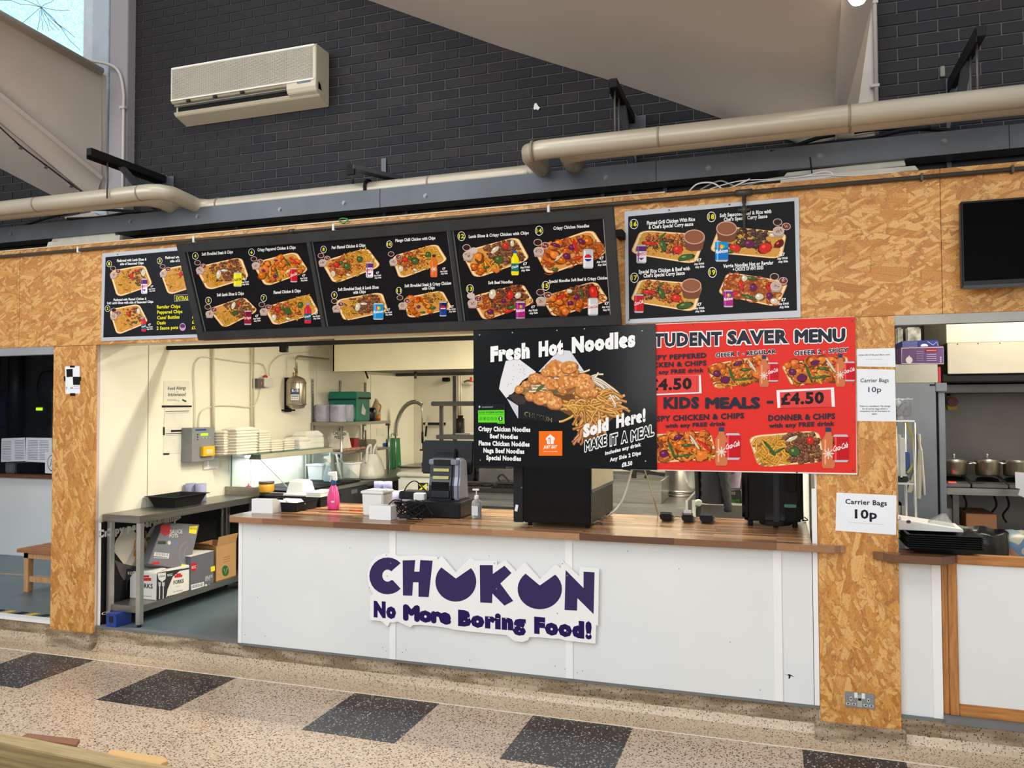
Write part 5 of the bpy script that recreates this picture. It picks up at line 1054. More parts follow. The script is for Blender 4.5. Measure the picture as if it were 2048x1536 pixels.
# white card box
p = at(524, 1026); t = thing('card_box', 'small white card box with a sloping side at the left end of the counter', 'box', (p.x, p.y, T))
a = at(503, 1026); b = at(545, 1027); zt_ = PY(503, 998, a.y).z
part(t, 'box', MB().hexa([(a.x, a.y, T), (b.x, b.y, T), (b.x+.0, b.y+.22, T), (a.x, a.y+.22, T), (a.x, a.y, zt_), (b.x, b.y, zt_), (b.x, b.y+.05, zt_), (a.x, a.y+.05, zt_)]), WHITET, .001)
# black catering trays holding lids
def openthing(name, label, x0, x1, y0, y1, z0, z1, taper, mat, rim=.006, cat='tray', grp=None):
    t = thing(name, label, cat, ((x0+x1)/2, (y0+y1)/2, z0), grp)
    part(t, 'body', MB().openbox((x0+x1)/2, (y0+y1)/2, z0, z1, (x1-x0)/2-taper, (y1-y0)/2-taper, (x1-x0)/2, (y1-y0)/2, .004, rim), mat, .003); return t
c1 = at(593, 1025); y1 = c1.y+.28; zt_ = PY(593, 1007, c1.y).z
openthing('catering_tray', 'black catering tray beside the white card box on the counter', c1.x-.34, c1.x, c1.y, y1, T, zt_, .01, BLACKM)
openthing('catering_tray', 'second black catering tray behind the first, next to the pink bottle', c1.x-.33, c1.x+.01, y1+.02, y1+.32, T, zt_+.005, .01, BLACKM)
LIDM = M('cloudy_plastic', (228, 226, 214), .45, 0, .05, 9)
for i in range(5):
    lx, ly = c1.x-.27+i*.045, c1.y+.12+.02*(i % 2); solo('plastic_cover', ['leftmost white lid', 'second white lid', 'middle white lid', 'fourth white lid', 'rightmost white lid'][i]+' lying in the front black tray', 'lid', MB().obox((lx, ly, T+.028+.009*i), .12, .15, .006, .2*i, .12, .1), LIDM, .002, 'plastic lids in the black tray')
cx, cy = c1.x-.15, y1+.15
tb = thing('upturned_tub', 'cloudy white plastic tub turned upside down on the black tray', 'tub', (cx-.08, cy, zt_))
part(tb, 'body', MB().frus(cx-.1, cy, zt_+.012, zt_+.125, .088, .085, .064, .06), LIDM, .012); part(tb, 'rim', MB().box(cx-.195, cx-.005, cy-.095, cy+.095, zt_+.008, zt_+.024), LIDM, .004)
solo('lid_stack', 'flat stack of square white lids beside the upturned tub', 'lid', MB().box(cx+.02, cx+.15, cy-.12, cy+.1, zt_+.008, zt_+.02).box(cx+.022, cx+.148, cy-.118, cy+.098, zt_+.021, zt_+.033).box(cx+.02, cx+.15, cy-.12, cy+.1, zt_+.034, zt_+.046), LIDM, .003)

# spray bottle
def spray(name, label, px, py, z, H, body, collar, head, loc=None, tr=False):
    p = loc or PZ(px, py, z); k = H/.26
    t = thing(name, label, 'bottle', (p.x, p.y, z))
    part(t, 'body', MB().lathe((p.x, p.y, z), [(.036*k, 0), (.042*k, .006*k), (.044*k, .05*k), (.040*k, .10*k), (.028*k, .145*k), (.017*k, .165*k), (.014*k, .17*k)], 18, 1, .62), body)
    part(t, 'collar', MB().lathe((p.x, p.y, z), [(.017*k, .165*k), (.018*k, .17*k), (.018*k, .195*k), (.014*k, .2*k)], 14), collar)
    hd_ = MB().beam((p.x+.012*k, p.y, z+.195*k), (p.x+.008*k, p.y, z+.235*k), .026*k, .026*k)
    hd_.hexa([Vector((p.x, p.y, z))+Vector(v)*k for v in [(-.042, -.012, .232), (.022, -.013, .222), (.022, .013, .222), (-.042, .012, .232), (-.04, -.010, .252), (.020, -.012, .258), (.020, .012, .258), (-.04, .010, .252)]])
    part(t, 'spray_head', hd_, head, .004*k)
    part(t, 'trigger', MB().tube(smooth([Vector((p.x, p.y, z))+Vector(v)*k for v in [(-.012, 0, .23), (-.02, 0, .215), (-.018, 0, .2), (-.03, 0, .188)]], 4), .0045*k, 6), head)
    return t
PINK = M('pink_bottle', (232, 64, 136), .3, 0, .04, 10, coat=.3)
p = at(667, 1019); H = (PY(667, 942, p.y).z-T)
st = spray('spray_bottle', 'pink spray bottle with white trigger head and blue collar on the counter', 667, 1019, T, H, PINK, M('blue_collar', (20, 70, 130), .4), WHITEPL)
k = H/.26
for s in range(6):
    a = -2.7+s*.42; part(st, 'rib', MB().tube([(p.x+.0445*k*math.cos(a)*(1-.0*j)*([1, 1, .93, .7][j]), p.y+.0285*k*math.sin(a)*([1, 1, .93, .7][j]), T+[.03, .07, .105, .14][j]*k) for j in range(4)], .0016, 5), M('pink_light', (246, 130, 180), .3))
part(st, 'label', MB().box(p.x+.0, p.x+.026, p.y-.0305*k, p.y-.0285*k, T+.05*k, T+.062*k), M('label_pale', (244, 214, 228), .5))
p = at(711, 1022); solo('orange_pen', 'bright orange pen lying on the counter left of the white tub', 'pen', MB().cyl((p.x-.05, p.y, T+.006), (p.x+.045, p.y+.01, T+.006), .006, 8), M('orange', (240, 110, 40), .4), .0)
# white tub with lid
a = at(724, 1031); b = at(777, 1030); w = (b.x-a.x); cxx = (a.x+b.x)/2; cyy = a.y+w*.42; ztt = PY(724, 983, a.y).z
t = thing('lidded_tub', 'square white plastic tub with lid in the middle of the counter', 'tub', (cxx, cyy, T))
part(t, 'body', MB().frus(cxx, cyy, T, ztt-.01, w*.46, w*.42, w*.5, w*.46), WHITEPL, .008); part(t, 'lid', MB().box(cxx-w*.54, cxx+w*.54, cyy-w*.5, cyy+w*.5, ztt-.014, ztt+.006), WHITEPL, .005); part(t, 'lid_panel', MB().box(cxx-w*.46, cxx+w*.46, cyy-w*.42, cyy+w*.42, ztt+.004, ztt+.009), WHITEPL, .004)
a = at(738, 1039); b = at(785, 1040); zt_ = PY(760, 1012, a.y).z
solo('card_box', 'small low white card box in front of the lidded tub', 'box', MB().box(a.x, b.x, a.y, a.y+.1, T, zt_), WHITET, .0015)
# till: drawer, tower printer, monitor
a = at(846, 1037); b = at(921, 1038); dx = b.x-a.x; x0 = b.x-.40; zt_ = PY(921, 1006, b.y).z
t = thing('cash_drawer', 'wide black cash drawer under the till', 'cash drawer', ((x0+b.x)/2, b.y+.2, T))
dY = b.y; part(t, 'case', MB().box(x0, b.x, dY, dY+.36, T+.006, zt_), BLACK, .004); part(t, 'front', MB().box(x0+.01, b.x-.01, dY-.003, dY, T+.014, zt_-.014), BLACKM, .001)
part(t, 'lip', MB().box(x0+.15, x0+.25, dY-.006, dY, T+.004, T+.012), BLACK, .001)
for xx in (x0+.03, b.x-.03): part(t, 'foot', MB().cyl((xx, dY+.03, T), (xx, dY+.03, T+.008), .012, 10), BLACKM)
zd = zt_
a = PZ(858, 1001, zd); b = PZ(908, 1001, zd); H = PY(880, 918, a.y).z-zd; w = b.x-a.x+.02
t = thing('till_tower', 'rounded black and grey till base with three small yellow labels', 'till', ((a.x+b.x)/2, a.y+.06, zd))
x0, x1, y0, y1_ = a.x-.005, b.x+.01, a.y, a.y+.12
prf = [(y0, 0), (y0-.004, .1), (y0+.012, H*.55), (y0+.02, H*.84), (y0+.03, H), (y0+.13, H*.98), (y0+.155, H*.85), (y0+.17, H*.3), (y0+.18, 0)]
part(t, 'body', MB().prism([(x0, y, zd+z+.006) for y, z in prf], (x1-x0, 0, 0)), M('till_black', (38, 40, 46), .35, 0, .05, 5), .016, seg if False else None) if False else part(t, 'body', MB().prism([(x0, y, zd+z+.006) for y, z in prf], (x1-x0, 0, 0)), M('till_black', (38, 40, 46), .35, 0, .05, 5), .014)
part(t, 'side_shell', MB().prism([(x1-.006, y+.01, zd+z*1.0+.006) for y, z in prf], (.05, 0, 0)), M('till_silver', (140, 142, 158), .35, .3), .012)
part(t, 'top_band', MB().box(x0-.003, x1+.03, y0+.012, y0+.04, zd+H*.86, zd+H*.99), M('till_silver', (1, 1, 1)), .006)
part(t, 'top_inset', MB().box(x0+.035, x1-.02, y0+.006, y0+.03, zd+H*.85, zd+H*.985), BLACK, .002)
part(t, 'panel', MB().box(x0+.02, x1-.02, y0-.008, y0, zd+.02, zd+H*.26), M('till_black', (1, 1, 1)), .004)
part(t, 'window', MB().box(x0+.025, x1-.025, y0-.006, y0+.004, zd+H*.27, zd+H*.45), BLACKG, .002)
for f in (.88, .70, .52): part(t, 'yellow_label', MB().box(x0+.035, x1-.03, y0+.012*f-.009+(f > .6)*.008+(f > .8)*.002, y0+.012*f+.004+(f > .8)*.002, zd+H*f, zd+H*(f+.07)), M('label_yellow', (200, 196, 120), .5)); 
part(t, 'foot_plate', MB().box(x0-.01, x1+.05, y0-.01, y0+.2, zd, zd+.008), BLACK, .003)
my = y0+.22; ml = PY(846, 930, my); mr = PY(948, 930, my); mt_ = PY(890, 881, my).z; mb2 = PY(890, 948, my).z
t = thing('till_monitor', 'black till monitor seen from behind, leaning above the grey till base', 'monitor', ((ml.x+mr.x)/2, my, zd))
MC = Vector(((ml.x+mr.x)/2, my, (mt_+mb2)/2)); Ww, Hh_ = mr.x-ml.x, mt_-mb2
MONB = M('monitor_black', (12, 14, 18), .45, 0, .1, 6, spec=.3)
part(t, 'casing', MB().obox(MC, Ww, .035, Hh_, 0, -.12), MONB, .01); part(t, 'rear_housing', MB().obox(MC+Vector((-.01, -.03, -.01)), Ww*.42, .04, Hh_*.6, 0, -.12), MONB, .008)
part(t, 'screen', MB().obox(MC+Vector((0, .019, 0)), Ww*.94, .002, Hh_*.9, 0, -.12), BLACKG)
for i in range(4): part(t, 'vent', MB().obox(MC+Vector((-.01, -.051+.003*i, .035-i*.014)), Ww*.32, .002, .003, 0, -.12), BLACKM)
part(t, 'stand', MB().beam(MC+Vector((0, -.01, -.06)), (MC.x-.01, my-.06, zd+.01), .07, .03).box(MC.x-.08, MC.x+.06, my-.12, my+.04, zd, zd+.012), BLACK, .003)
# small black printer box + white adapter
a = PZ(803, 1015, T); solo('receipt_printer', 'small black box printer left of the till base', 'printer', MB().box(a.x-.02, a.x+.14, dY+.10, dY+.24, zd, zd+.06) if False else MB().box(x0-.23, x0-.04, dY+.08, dY+.22, zd+.001, zd+.055), BLACK, .006)
q = Vector((x0-.05, dY+.04, zd)); solo('white_adapter', 'small white adapter box standing on the cash drawer', 'adapter', MB().box(q.x-.05, q.x+.03, q.y, q.y+.05, zd+.001, zd+.05), WHITEPL, .004)
# cables
cb = thing('cable_tangle', 'tangle of black cables spilling off the cash drawer onto the counter', 'cable', at(822, 1040))
base = at(822, 1038); RC = random.Random(5)
for i in range(9):
    pts = []; a0 = RC.uniform(0, 6.28)
    for j in range(9): a = a0+j*.8; r = .05+.05*RC.random(); pts.append(base+Vector((r*1.25*math.cos(a), -.01+r*.5*math.sin(a)*.8, .012+.05+.05*math.sin(a*1.3+i)*1)))
    part(cb, 'loop', MB().tube(smooth(pts, 5), .0042, 6), BLACKM)
for pts in ([(800, 1010), (812, 975), (830, 962), (850, 980), (862, 1000)], [(777, 1010), (790, 1000), (815, 1008), (830, 1030), (840, 1040)], [(790, 1042), (820, 1044), (845, 1040), (842, 1008), (830, 1000)], [(845, 1000), (860, 1022), (866, 1030)]):
    part(cb, 'lead', MB().tube(smooth([PY(x, y, base.y-.02+.0) for x, y in pts], 6), .004, 6), BLACKM)
part(cb, 'power_brick', MB().obox(base+Vector((-.03, -.02, .022)), .09, .04, .03, .3), BLACK, .005)
# lilac rolls of paper behind the tub
LR = [(740, 990, .06, 'lilac paper roll standing behind the lidded tub, left one'), ]
p = PZ(786, 998, T)
def roll(label, x, y, z, r, h, hole=True, grp=None):
    t = thing('paper_roll', label, 'paper roll', (x, y, z), grp)
    part(t, 'paper', MB().lathe((x, y, z), [(r*.3, .001), (r, 0), (r, h), (r*.3, h), (r*.3, .002)], 24), LILAC)
    part(t, 'core', MB().lathe((x, y, z), [(r*.3, .004), (r*.3, h-.004), (r*.26, h-.004), (r*.26, .004)], 16), M('card_core', (170, 150, 130), .8)); return t
r1 = PY(768, 990, .66); r2 = PY(806, 990, .70)
roll('large lilac paper roll lying flat behind the lidded tub', r1.x, r1.y, T, .125, .12)
roll('pale lilac paper roll beside the large one behind the tub', r2.x+.03, r2.y+.04, T, .09, .125)
roll('lilac paper roll standing on top of the large roll, left one', r1.x-.045, r1.y, T+.122, .034, .075)
roll('lilac paper roll standing on top of the large roll, right one', r1.x+.03, r1.y, T+.122, .034, .075)
# hand sanitiser
p = at(953, 1036); H = PY(953, 977, p.y).z-T
CLR = glass('clear_plastic', (215, 228, 230), .25, .1)
t = thing('sanitiser_bottle', 'clear pump bottle of hand gel right of the cash drawer', 'bottle', (p.x, p.y, T))
part(t, 'body', MB().lathe((p.x, p.y, T), [(.033, 0), (.036, .005), (.036, H*.5), (.03, H*.58), (.014, H*.64), (.012, H*.66)], 18, 1, .7), M('gel_clear', (196, 200, 204), .12, 0, .02, 8, trans=.6))
part(t, 'label', MB().box(p.x-.024, p.x+.02, p.y-.0275, p.y-.0262, T+.02, T+H*.42), M('gel_label', (222, 226, 230), .4)); part(t, 'pump_collar', MB().lathe((p.x, p.y, T), [(.015, H*.64), (.016, H*.66), (.014, H*.76), (.006, H*.78)], 14), WHITEPL)
part(t, 'pump', MB().cyl((p.x, p.y, T+H*.76), (p.x, p.y, T+H*.93), .004, 8).obox((p.x-.004, p.y, T+H*.96), .045, .016, .012), WHITEPL, .002)
# black warming cabinet
a = at(1033, 1050); b = at(1181, 1058); Yf = (a.y+b.y)/2; dpt = at(1243, 1028).y-Yf; zh = T+.80
t = thing('warming_cabinet', 'large black warming cabinet with cream side standing on the counter under the noodle sign', 'cabinet', ((a.x+b.x)/2, Yf+dpt/2, T))
ax, bx_ = PY(1047, 1000, Yf).x, b.x
part(t, 'body', MB().box(ax, bx_, Yf, Yf+.03, T+.02, zh), BLACKG, .006); part(t, 'case', MB().box(PY(1030, 1000, Yf).x, bx_-.004, Yf+.028, Yf+dpt, T+.022, zh), M('cabinet_brown', (52, 44, 40), .5, .2, .25, 7), .004)
part(t, 'door_edge', MB().box(PY(1027, 1000, Yf).x, ax-.002, Yf-.004, Yf+.03, T+.02, zh), BLACK, .004)
part(t, 'side_panel', MB().box(bx_-.004, bx_+.001, Yf+.035, Yf+dpt-.01, T+.235, zh-.02), M('cabinet_cream', (206, 198, 172), .4, .1), .001, label='cream upper side panel')
part(t, 'side_trim', MB().box(bx_-.004, bx_+.004, Yf+.03, Yf+dpt, T+.215, T+.235), STEELD)
part(t, 'latch', MB().cyl((PY(1044, 975, Yf).x, Yf-.008, PY(1044, 975, Yf).z), (PY(1044, 975, Yf).x, Yf, PY(1044, 975, Yf).z), .006, 8), STEELD)
tp_ = PY(1033, 1016, Yf-.006); part(t, 'white_tag', MB().obox(tp_, .018, .002, .042, 0, 0, .2), PAPER)
for xx in (ax+.03, bx_-.03): part(t, 'foot', MB().cyl((xx, Yf+.04, T), (xx, Yf+.04, T+.022), .014, 10), BLACKM)
part(t, 'foot', MB().cyl((bx_-.03, Yf+dpt-.05, T), (bx_-.03, Yf+dpt-.05, T+.022), .014, 10), BLACKM)
cable('white cable curving down beside the warming cabinet onto the counter', [PY(1266, 930, Yf+.12), PY(1258, 960, Yf+.1), PY(1245, 1000, Yf+.06), PY(1225, 1025, Yf+.02), PZ(1200, 1040, T+.012), PZ(1186, 1045, T+.012)], .007, M('cable_white', (214, 208, 190), .5))
cable('thin pale cable running from the header to the card readers', [PY(1286, 930, .45), PY(1296, 960, .45), PY(1308, 1000, .4), PZ(1316, 1028, T+.006)], .004, M('cable_cream', (180, 172, 140), .5))
# card readers
for i, (px, py, lab) in enumerate([(1331, 1043, 'left of three black card readers on the counter'), (1374, 1045, 'middle black card reader with a white paper slip'), (1413, 1047, 'right of three black card readers on the counter')]):
    p = at(px, py); t = thing('card_reader', lab, 'card reader', (p.x, p.y+.06, T), 'card readers in a row on the counter')
    w = (.086, .080, .094)[i]/2
    part(t, 'body', MB().hexa([(p.x-w*.75, p.y, T+.004), (p.x+w*.75, p.y, T+.004), (p.x+w*.8, p.y+.16, T+.002), (p.x-w*.8, p.y+.16, T+.002), (p.x-w, p.y-.005, T+.05), (p.x+w, p.y-.005, T+.05), (p.x+w*.9, p.y+.16, T+.022), (p.x-w*.9, p.y+.16, T+.022)]), BLACK, .008)
    part(t, 'printer_lid', MB().obox((p.x, p.y+.03, T+.052), w*1.7, .05, .012, 0, -.15), M('reader_grey', (54, 58, 66), .35), .004)
    part(t, 'screen', MB().obox((p.x, p.y+.1, T+.040), w*1.3, .05, .004, 0, -.17), BLACKG)
    if i == 1: part(t, 'paper_slip', MB().obox((p.x+.004, p.y+.005, T+.066), .048, .002, .03, 0, .3), PAPER)
    if i < 2: q = at((1350, 1393)[i], 1038); cable(['black lead between left and middle card readers', 'black lead between middle and right card readers'][i], [p+Vector((w, .05, .012)), q+Vector((0, .02, .012)), q+Vector((.03, .06, .006))], .003)
# tall black drinks machine
a = at(1494, 1048); b = at(1596, 1056); Yf = b.y-.02; zh = T+.62
t = thing('drinks_machine', 'tall gloss black machine with rounded sides at the right end of the counter', 'machine', ((a.x+b.x)/2, Yf+.2, T))
x0, x1 = PY(1483, 1000, Yf).x, PY(1607, 1000, Yf).x
foot = [(x0+.03, Yf), (x0+.14, Yf-.02), (x1-.11, Yf-.02), (x1-.03, Yf), (x1, Yf+.04), (x1, Yf+.40), (x0, Yf+.40), (x0, Yf+.04)]
part(t, 'body', MB().prism([(x, y, T+.035) for x, y in foot], (0, 0, zh-T-.035)), BLACKG, .016)
part(t, 'front_column', MB().box(x0+.19, x1-.14, Yf-.034, Yf-.01, T+.03, zh), BLACK, .008)
part(t, 'plinth', MB().prism([(x0+.14, Yf-.03, T+.012), (x1-.12, Yf-.03, T+.012), (x1-.06, Yf+.05, T+.012), (x0+.1, Yf+.05, T+.012)], (0, 0, .03)), BLACKM, .006)
part(t, 'niche', MB().box(x1-.115, x1-.035, Yf-.019, Yf-.012, T+.14, T+.22), BLACKM, .003); part(t, 'green_tray', MB().box(x1-.112, x1-.042, Yf-.032, Yf-.016, T+.128, T+.148), M('tray_green', (60, 120, 104), .3), .003, label='small green tray')
for xx in (x0+.05, x1-.05, x0+.2): part(t, 'foot', MB().cyl((xx, Yf+.05, T), (xx, Yf+.05, T+.036), .016, 12), BLACKM)
cable('short grey lead from the drinks machine to the side wall', [at(1606, 1046)+Vector((0, .05, .01)), at(1616, 1044)+Vector((.0, .06, .004)), (RPX[0]-.035, at(1622, 1042).y+.08, T+.012)], .004)

# ================================================================== STEEL TABLE AT THE LEFT
tz = 1.005; tx0, tx1, ty0, ty1 = XL+.004, -4.468, .075, 1.49
t = thing('steel_table', 'stainless steel table with undershelf along the left wall', 'table', ((tx0+tx1)/2, .8, FLZ))
part(t, 'top', MB().box(tx0, tx1, ty0, ty1, tz-.055, tz), STEEL, .003); 
part(t, 'upstand', MB().box(tx0, tx1+.02, ty1-.02, ty1, tz, tz+.075), STEEL, .002)
LS = .33; 
for x, y in ((tx0+.05, ty0+.035), (tx1-.03, ty0+.035), (tx0+.05, ty1-.06), (tx1-.03, ty1-.06)):
    l = part(t, 'leg', MB().box(x-.02, x+.02, y-.02, y+.02, FLZ+.02, tz-.05), STEELB, .003); part(l, 'foot', MB().cyl((x, y, FLZ), (x, y, FLZ+.022), .016, 10), BLACK)
part(t, 'undershelf', MB().box(tx0+.05, tx1-.03, ty0+.03, ty1-.05, LS-.05, LS), STEEL, .003)
# black tray on the table
pB = PZ(325, 1013, tz); tr = openthing('black_tray', 'deep black plastic tray with tapered sides on the steel table', -4.80, -4.53, .50, .87, tz+.001, tz+.085, .035, BLACKM, .02)
roll('grey lilac paper roll behind the black tray on the table, left one', -4.77, .96, tz+.001, .045, .15); roll('grey lilac paper roll behind the black tray on the table, right one', -4.675, .97, tz+.001, .045, .15)
# poster leaning on the wall below the table
ps = thing('leaning_poster', 'large black crispy peppered poster leaning on the wall under the steel table', 'poster', (XL+.02, .6, FLZ))
psx = XL+.022
part(ps, 'board', MB().box(XL+.002, psx, .05, 1.40, FLZ, tz-.06), BLACKM, .001); part(ps, 'white_edge', MB().box(XL+.002, psx+.001, .045, .05, FLZ, tz-.06), WHITET)
S = Sign((psx+.0006, 0, 0), (0, 1, 0), (0, 0, 1)).frame((180, 960), 4.956)
S.poly([(232, 700), (255, 600), (350, 470), (420, 480), (520, 620), (600, 480), (680, 400), (790, 380), (640, 700), (560, 870), (420, 850), (330, 830)], (202, 196, 184), .0002)
for i in range(26): x, y = RD.uniform(430, 620), RD.uniform(560, 850); S.line([(x, y), (x+RD.uniform(-14, 14), y-RD.uniform(40, 90))], 13, jit((198, 140, 62), 24), RD.uniform(.0004, .0012))
for i in range(8): blob(S, RD.uniform(560, 620), RD.uniform(560, 700), 16, (110, 112, 54), .0013)
S.poly([(240, 790), (330, 830), (470, 860), (340, 1000), (300, 940)], (92, 88, 84), .0003)
S.text('Crispy peppered chips', 72, 575, 900, 390, 66, (226, 222, 214), .06, .0016); S.text('Crispy', 112, 1340, 300, 1300, 26, (226, 222, 214), .05, .0016)
S.build(ps, 'print', INK)
# boxes
def carton(name, label, c, s, mat, rz=0, rx=0, ry=0, bev=.003, flaps=False):
    t = thing(name, label, 'box', (c[0], c[1], c[2]), None)
    part(t, 'carton', MB().obox((c[0], c[1], c[2]+s[2]/2), *s, rz, rx, ry), mat, bev); return t
z0 = LS+.001
CW_ = M('carton_white', (222, 218, 210), .6, 0, .03, 5); CG = M('carton_grey', (96, 96, 104), .5, 0, .04, 4); CB = M('carton_brown', (176, 134, 86), .75, 0, .06, 6)
fx0, fx1, fy0, fy1 = -4.77, -4.50, PX(655, 1170, -4.5).y if False else .30, .68
def facex(px, py, X): return PX(px, py, X)
# forks carton: corner edge at photo x 313, right face to x 378
q1 = PX(313, 1198, -4.515); q2 = PX(378, 1178, -4.515); h = PX(313, 1145, -4.515).z
fk = thing('forks_carton', 'white carton of clear forks on the undershelf of the steel table', 'box', (-4.63, q1.y+.1, z0))
fy0, fy1, ft = q1.y, q2.y, z0+.205
part(fk, 'carton', MB().box(-4.775, -4.512, fy0, fy1, z0, ft), CW_, .004); part(fk, 'open_flap', MB().obox((-4.64, fy0+.06, ft+.006), .20, .12, .006, .1, .1), CW_, .001)
S = Sign((-4.5115, 0, 0), (0, 1, 0), (0, 0, 1)).frame((180, 960), 4.956)
S.poly([(664, 920), (985, 868), (980, 885), (890, 900), (820, 960), (770, 1080), (750, 1192), (656, 1186)], (52, 52, 56), .0003)
for x in (690, 726): S.line([(x, 1015), (x, 1090), (x-2, 1180)], 9, (214, 214, 216), .0006); S.line([(x-10, 1010), (x-9, 1050), (x+9, 1050), (x+10, 1010)], 5, (214, 214, 216), .0006)
S.poly([(668, 925), (752, 915), (750, 980), (714, 1010), (680, 985)], (222, 220, 214), .0005); S.text('CLEAR', 682, 965, 744, 958, 17, (50, 50, 54), .02, .0008); S.text('KCC', 768, 955, 818, 948, 22, (222, 220, 216), .04, .0008)
S.rect(838, 945, 915, 970, (196, 50, 52), .0006, -.12); S.rect(855, 928, 900, 944, (196, 50, 52), .0006, -.12)
S.text('FORKS', 828, 1035, 928, 1015, 36, (50, 48, 48), .025, .0008); S.text('Heavy duty', 852, 1060, 895, 1052, 9, (90, 88, 86), .0, .0008); S.text('20 x 50 pieces', 825, 1115, 920, 1095, 12, (90, 88, 86), .0, .0008)
for i in range(6): S.rect(918+i*9, 1105-i*1.4, 922+i*9+(i % 2)*2, 1130-i*1.4, (50, 50, 50), .0008)
for i in range(4): S.ell(775+i*24, 1158-i*5, 9, 10, (60, 60, 62), .0008)
S.build(fk, 'print', INK)
S = Sign((0, fy0-.0005, 0), (1, 0, 0), (0, 0, 1)).frame((180, 960), 4.956)
S.poly([(372, 880), (500, 880), (420, 930), (375, 1010), (356, 1160), (350, 1160), (350, 880)], (52, 52, 56), .0003)
S.text('KCC', 376, 935, 436, 935, 26, (222, 220, 216), .04, .0008); S.text('FORKS', 470, 1065, 622, 1075, 44, (50, 48, 48), .025, .0008); S.rect(520, 945, 586, 965, (196, 50, 52), .0006); S.rect(515, 970, 606, 1000, (196, 50, 52), .0006)
S.text('20 x 50 pieces', 480, 1150, 612, 1156, 10, (90, 88, 86), .0, .0008)
S.build(fk, 'print', INK)
# grey sauce pot carton (lower) behind
q1 = PX(379, 1175, -4.50); q2 = PX(428, 1160, -4.50)
sp = thing('sauce_pot_carton', 'grey carton of sauce pots standing behind the forks carton', 'box', (-4.63, (q1.y+q2.y)/2, z0))
sy0, sy1, s_t = q1.y+.01, q2.y, z0+.27
part(sp, 'carton', MB().box(-4.77, -4.502, sy0, sy1, z0, s_t), CG, .003); part(sp, 'lid', MB().box(-4.768, -4.504, sy0+.002, sy1-.002, s_t-.001, s_t+.002), CW_)
S = Sign((-4.5015, 0, 0), (0, 1, 0), (0, 0, 1)).frame((180, 960), 4.956)
S.poly([(1000, 828), (1056, 820), (1056, 880), (1028, 908), (1003, 890)], (186, 36, 50), .0004); S.text('KCC', 1008, 880, 1050, 872, 26, (230, 200, 205), .03, .0008)
S.poly([(1195, 862), (1238, 850), (1238, 900), (1198, 910)], (226, 208, 40), .0005); S.text('SAUCE', 1142, 980, 1212, 962, 26, (206, 206, 210), .015, .0008); S.text('POTS', 1142, 1005, 1190, 993, 24, (206, 206, 210), .015, .0008)
S.poly([(1000, 1040), (1130, 1008), (1130, 1055), (1003, 1092)], (226, 224, 222), .0004)
for i in range(14): S.rect(1006+i*8.5, 1046-i*2.1, 1009+i*8.5+(i % 3), 1078-i*2.2, (40, 40, 44), .0006)
S.ell(1150, 1045, 12, 14, (206, 206, 210), .0006); S.ell(1180, 1036, 9, 10, (110, 130, 170), .0006)
S.build(sp, 'print', INK)
# tilted grey sauce pot carton resting on the forks
tq = [(640, 1235)]
P4 = [PX(x, y, X) for x, y, X in ((296, 1128, -4.60), (378, 1140, -4.52), (399, 1049, -4.56), (327, 1045, -4.66))]
_n = (P4[1]-P4[0]).cross(P4[3]-P4[0]); _d = ray(399, 1049); P4[2] = CAM+_d*((P4[0]-CAM).dot(_n)/_d.dot(_n))
tc = thing('sauce_pot_carton', 'grey carton of sauce pots tipped up on its edge on top of the forks carton', 'box', sum(P4, Vector())/4)
nrm = (P4[1]-P4[0]).cross(P4[3]-P4[0]).normalized(); nrm = nrm if nrm.dot(CAM-P4[0]) > 0 else -nrm
part(tc, 'carton', MB().prism(P4, -nrm*.10), CG, .003)
S = Sign(P4[0]+nrm*.0006, (P4[1]-P4[0]), Vector(nrm).cross(P4[1]-P4[0]).normalized()).frame((180, 960), 4.956)
if S.n.dot(nrm) < 0: S.n = -S.n
S.poly([(702, 445), (795, 440), (800, 525), (745, 555), (695, 520)], (186, 36, 50), .0004); S.text('KCC', 706, 515, 778, 512, 40, (150, 40, 60), .03, .0008)
S.text('SAUCE', 792, 532, 915, 528, 38, (206, 206, 210), .02, .0008); S.text('POTS', 786, 572, 872, 568, 34, (206, 206, 210), .02, .0008)
S.poly([(985, 460), (1068, 455), (1050, 535), (980, 525)], (226, 208, 40), .0005); S.text('RECYCLE', 992, 490, 1056, 492, 18, (90, 84, 30), .02, .0008)
S.rect(672, 605, 752, 636, (40, 60, 50), .0005); S.ell(785, 622, 17, 20, (190, 190, 192), .0006); S.ell(824, 626, 11, 10, (90, 120, 190), .0006); S.ell(860, 628, 11, 10, (90, 120, 190), .0006)
S.line([(630, 770), (782, 776)], 5, (220, 220, 220), .0006)
S.poly([(640, 715), (785, 728), (782, 768), (632, 752)], (226, 224, 222), .0005)
for i in range(16): S.rect(643+i*8.6, 718+i*.7, 646+i*8.6+(i % 3), 750+i*.7, (40, 40, 44), .0007)
for r in (70, 120): S.line([(1000+r*math.cos(a)*-1, 735+r*1.1*math.sin(a)) for a in [-1.2+i*.3 for i in range(9)]], 12, (120, 120, 128), .0004)
S.rect(620, 812, 690, 835, (186, 36, 50), .0005); S.poly([(905, 835), (978, 840), (975, 868), (905, 866)], (226, 208, 40), .0005)
S.build(tc, 'print', INK)
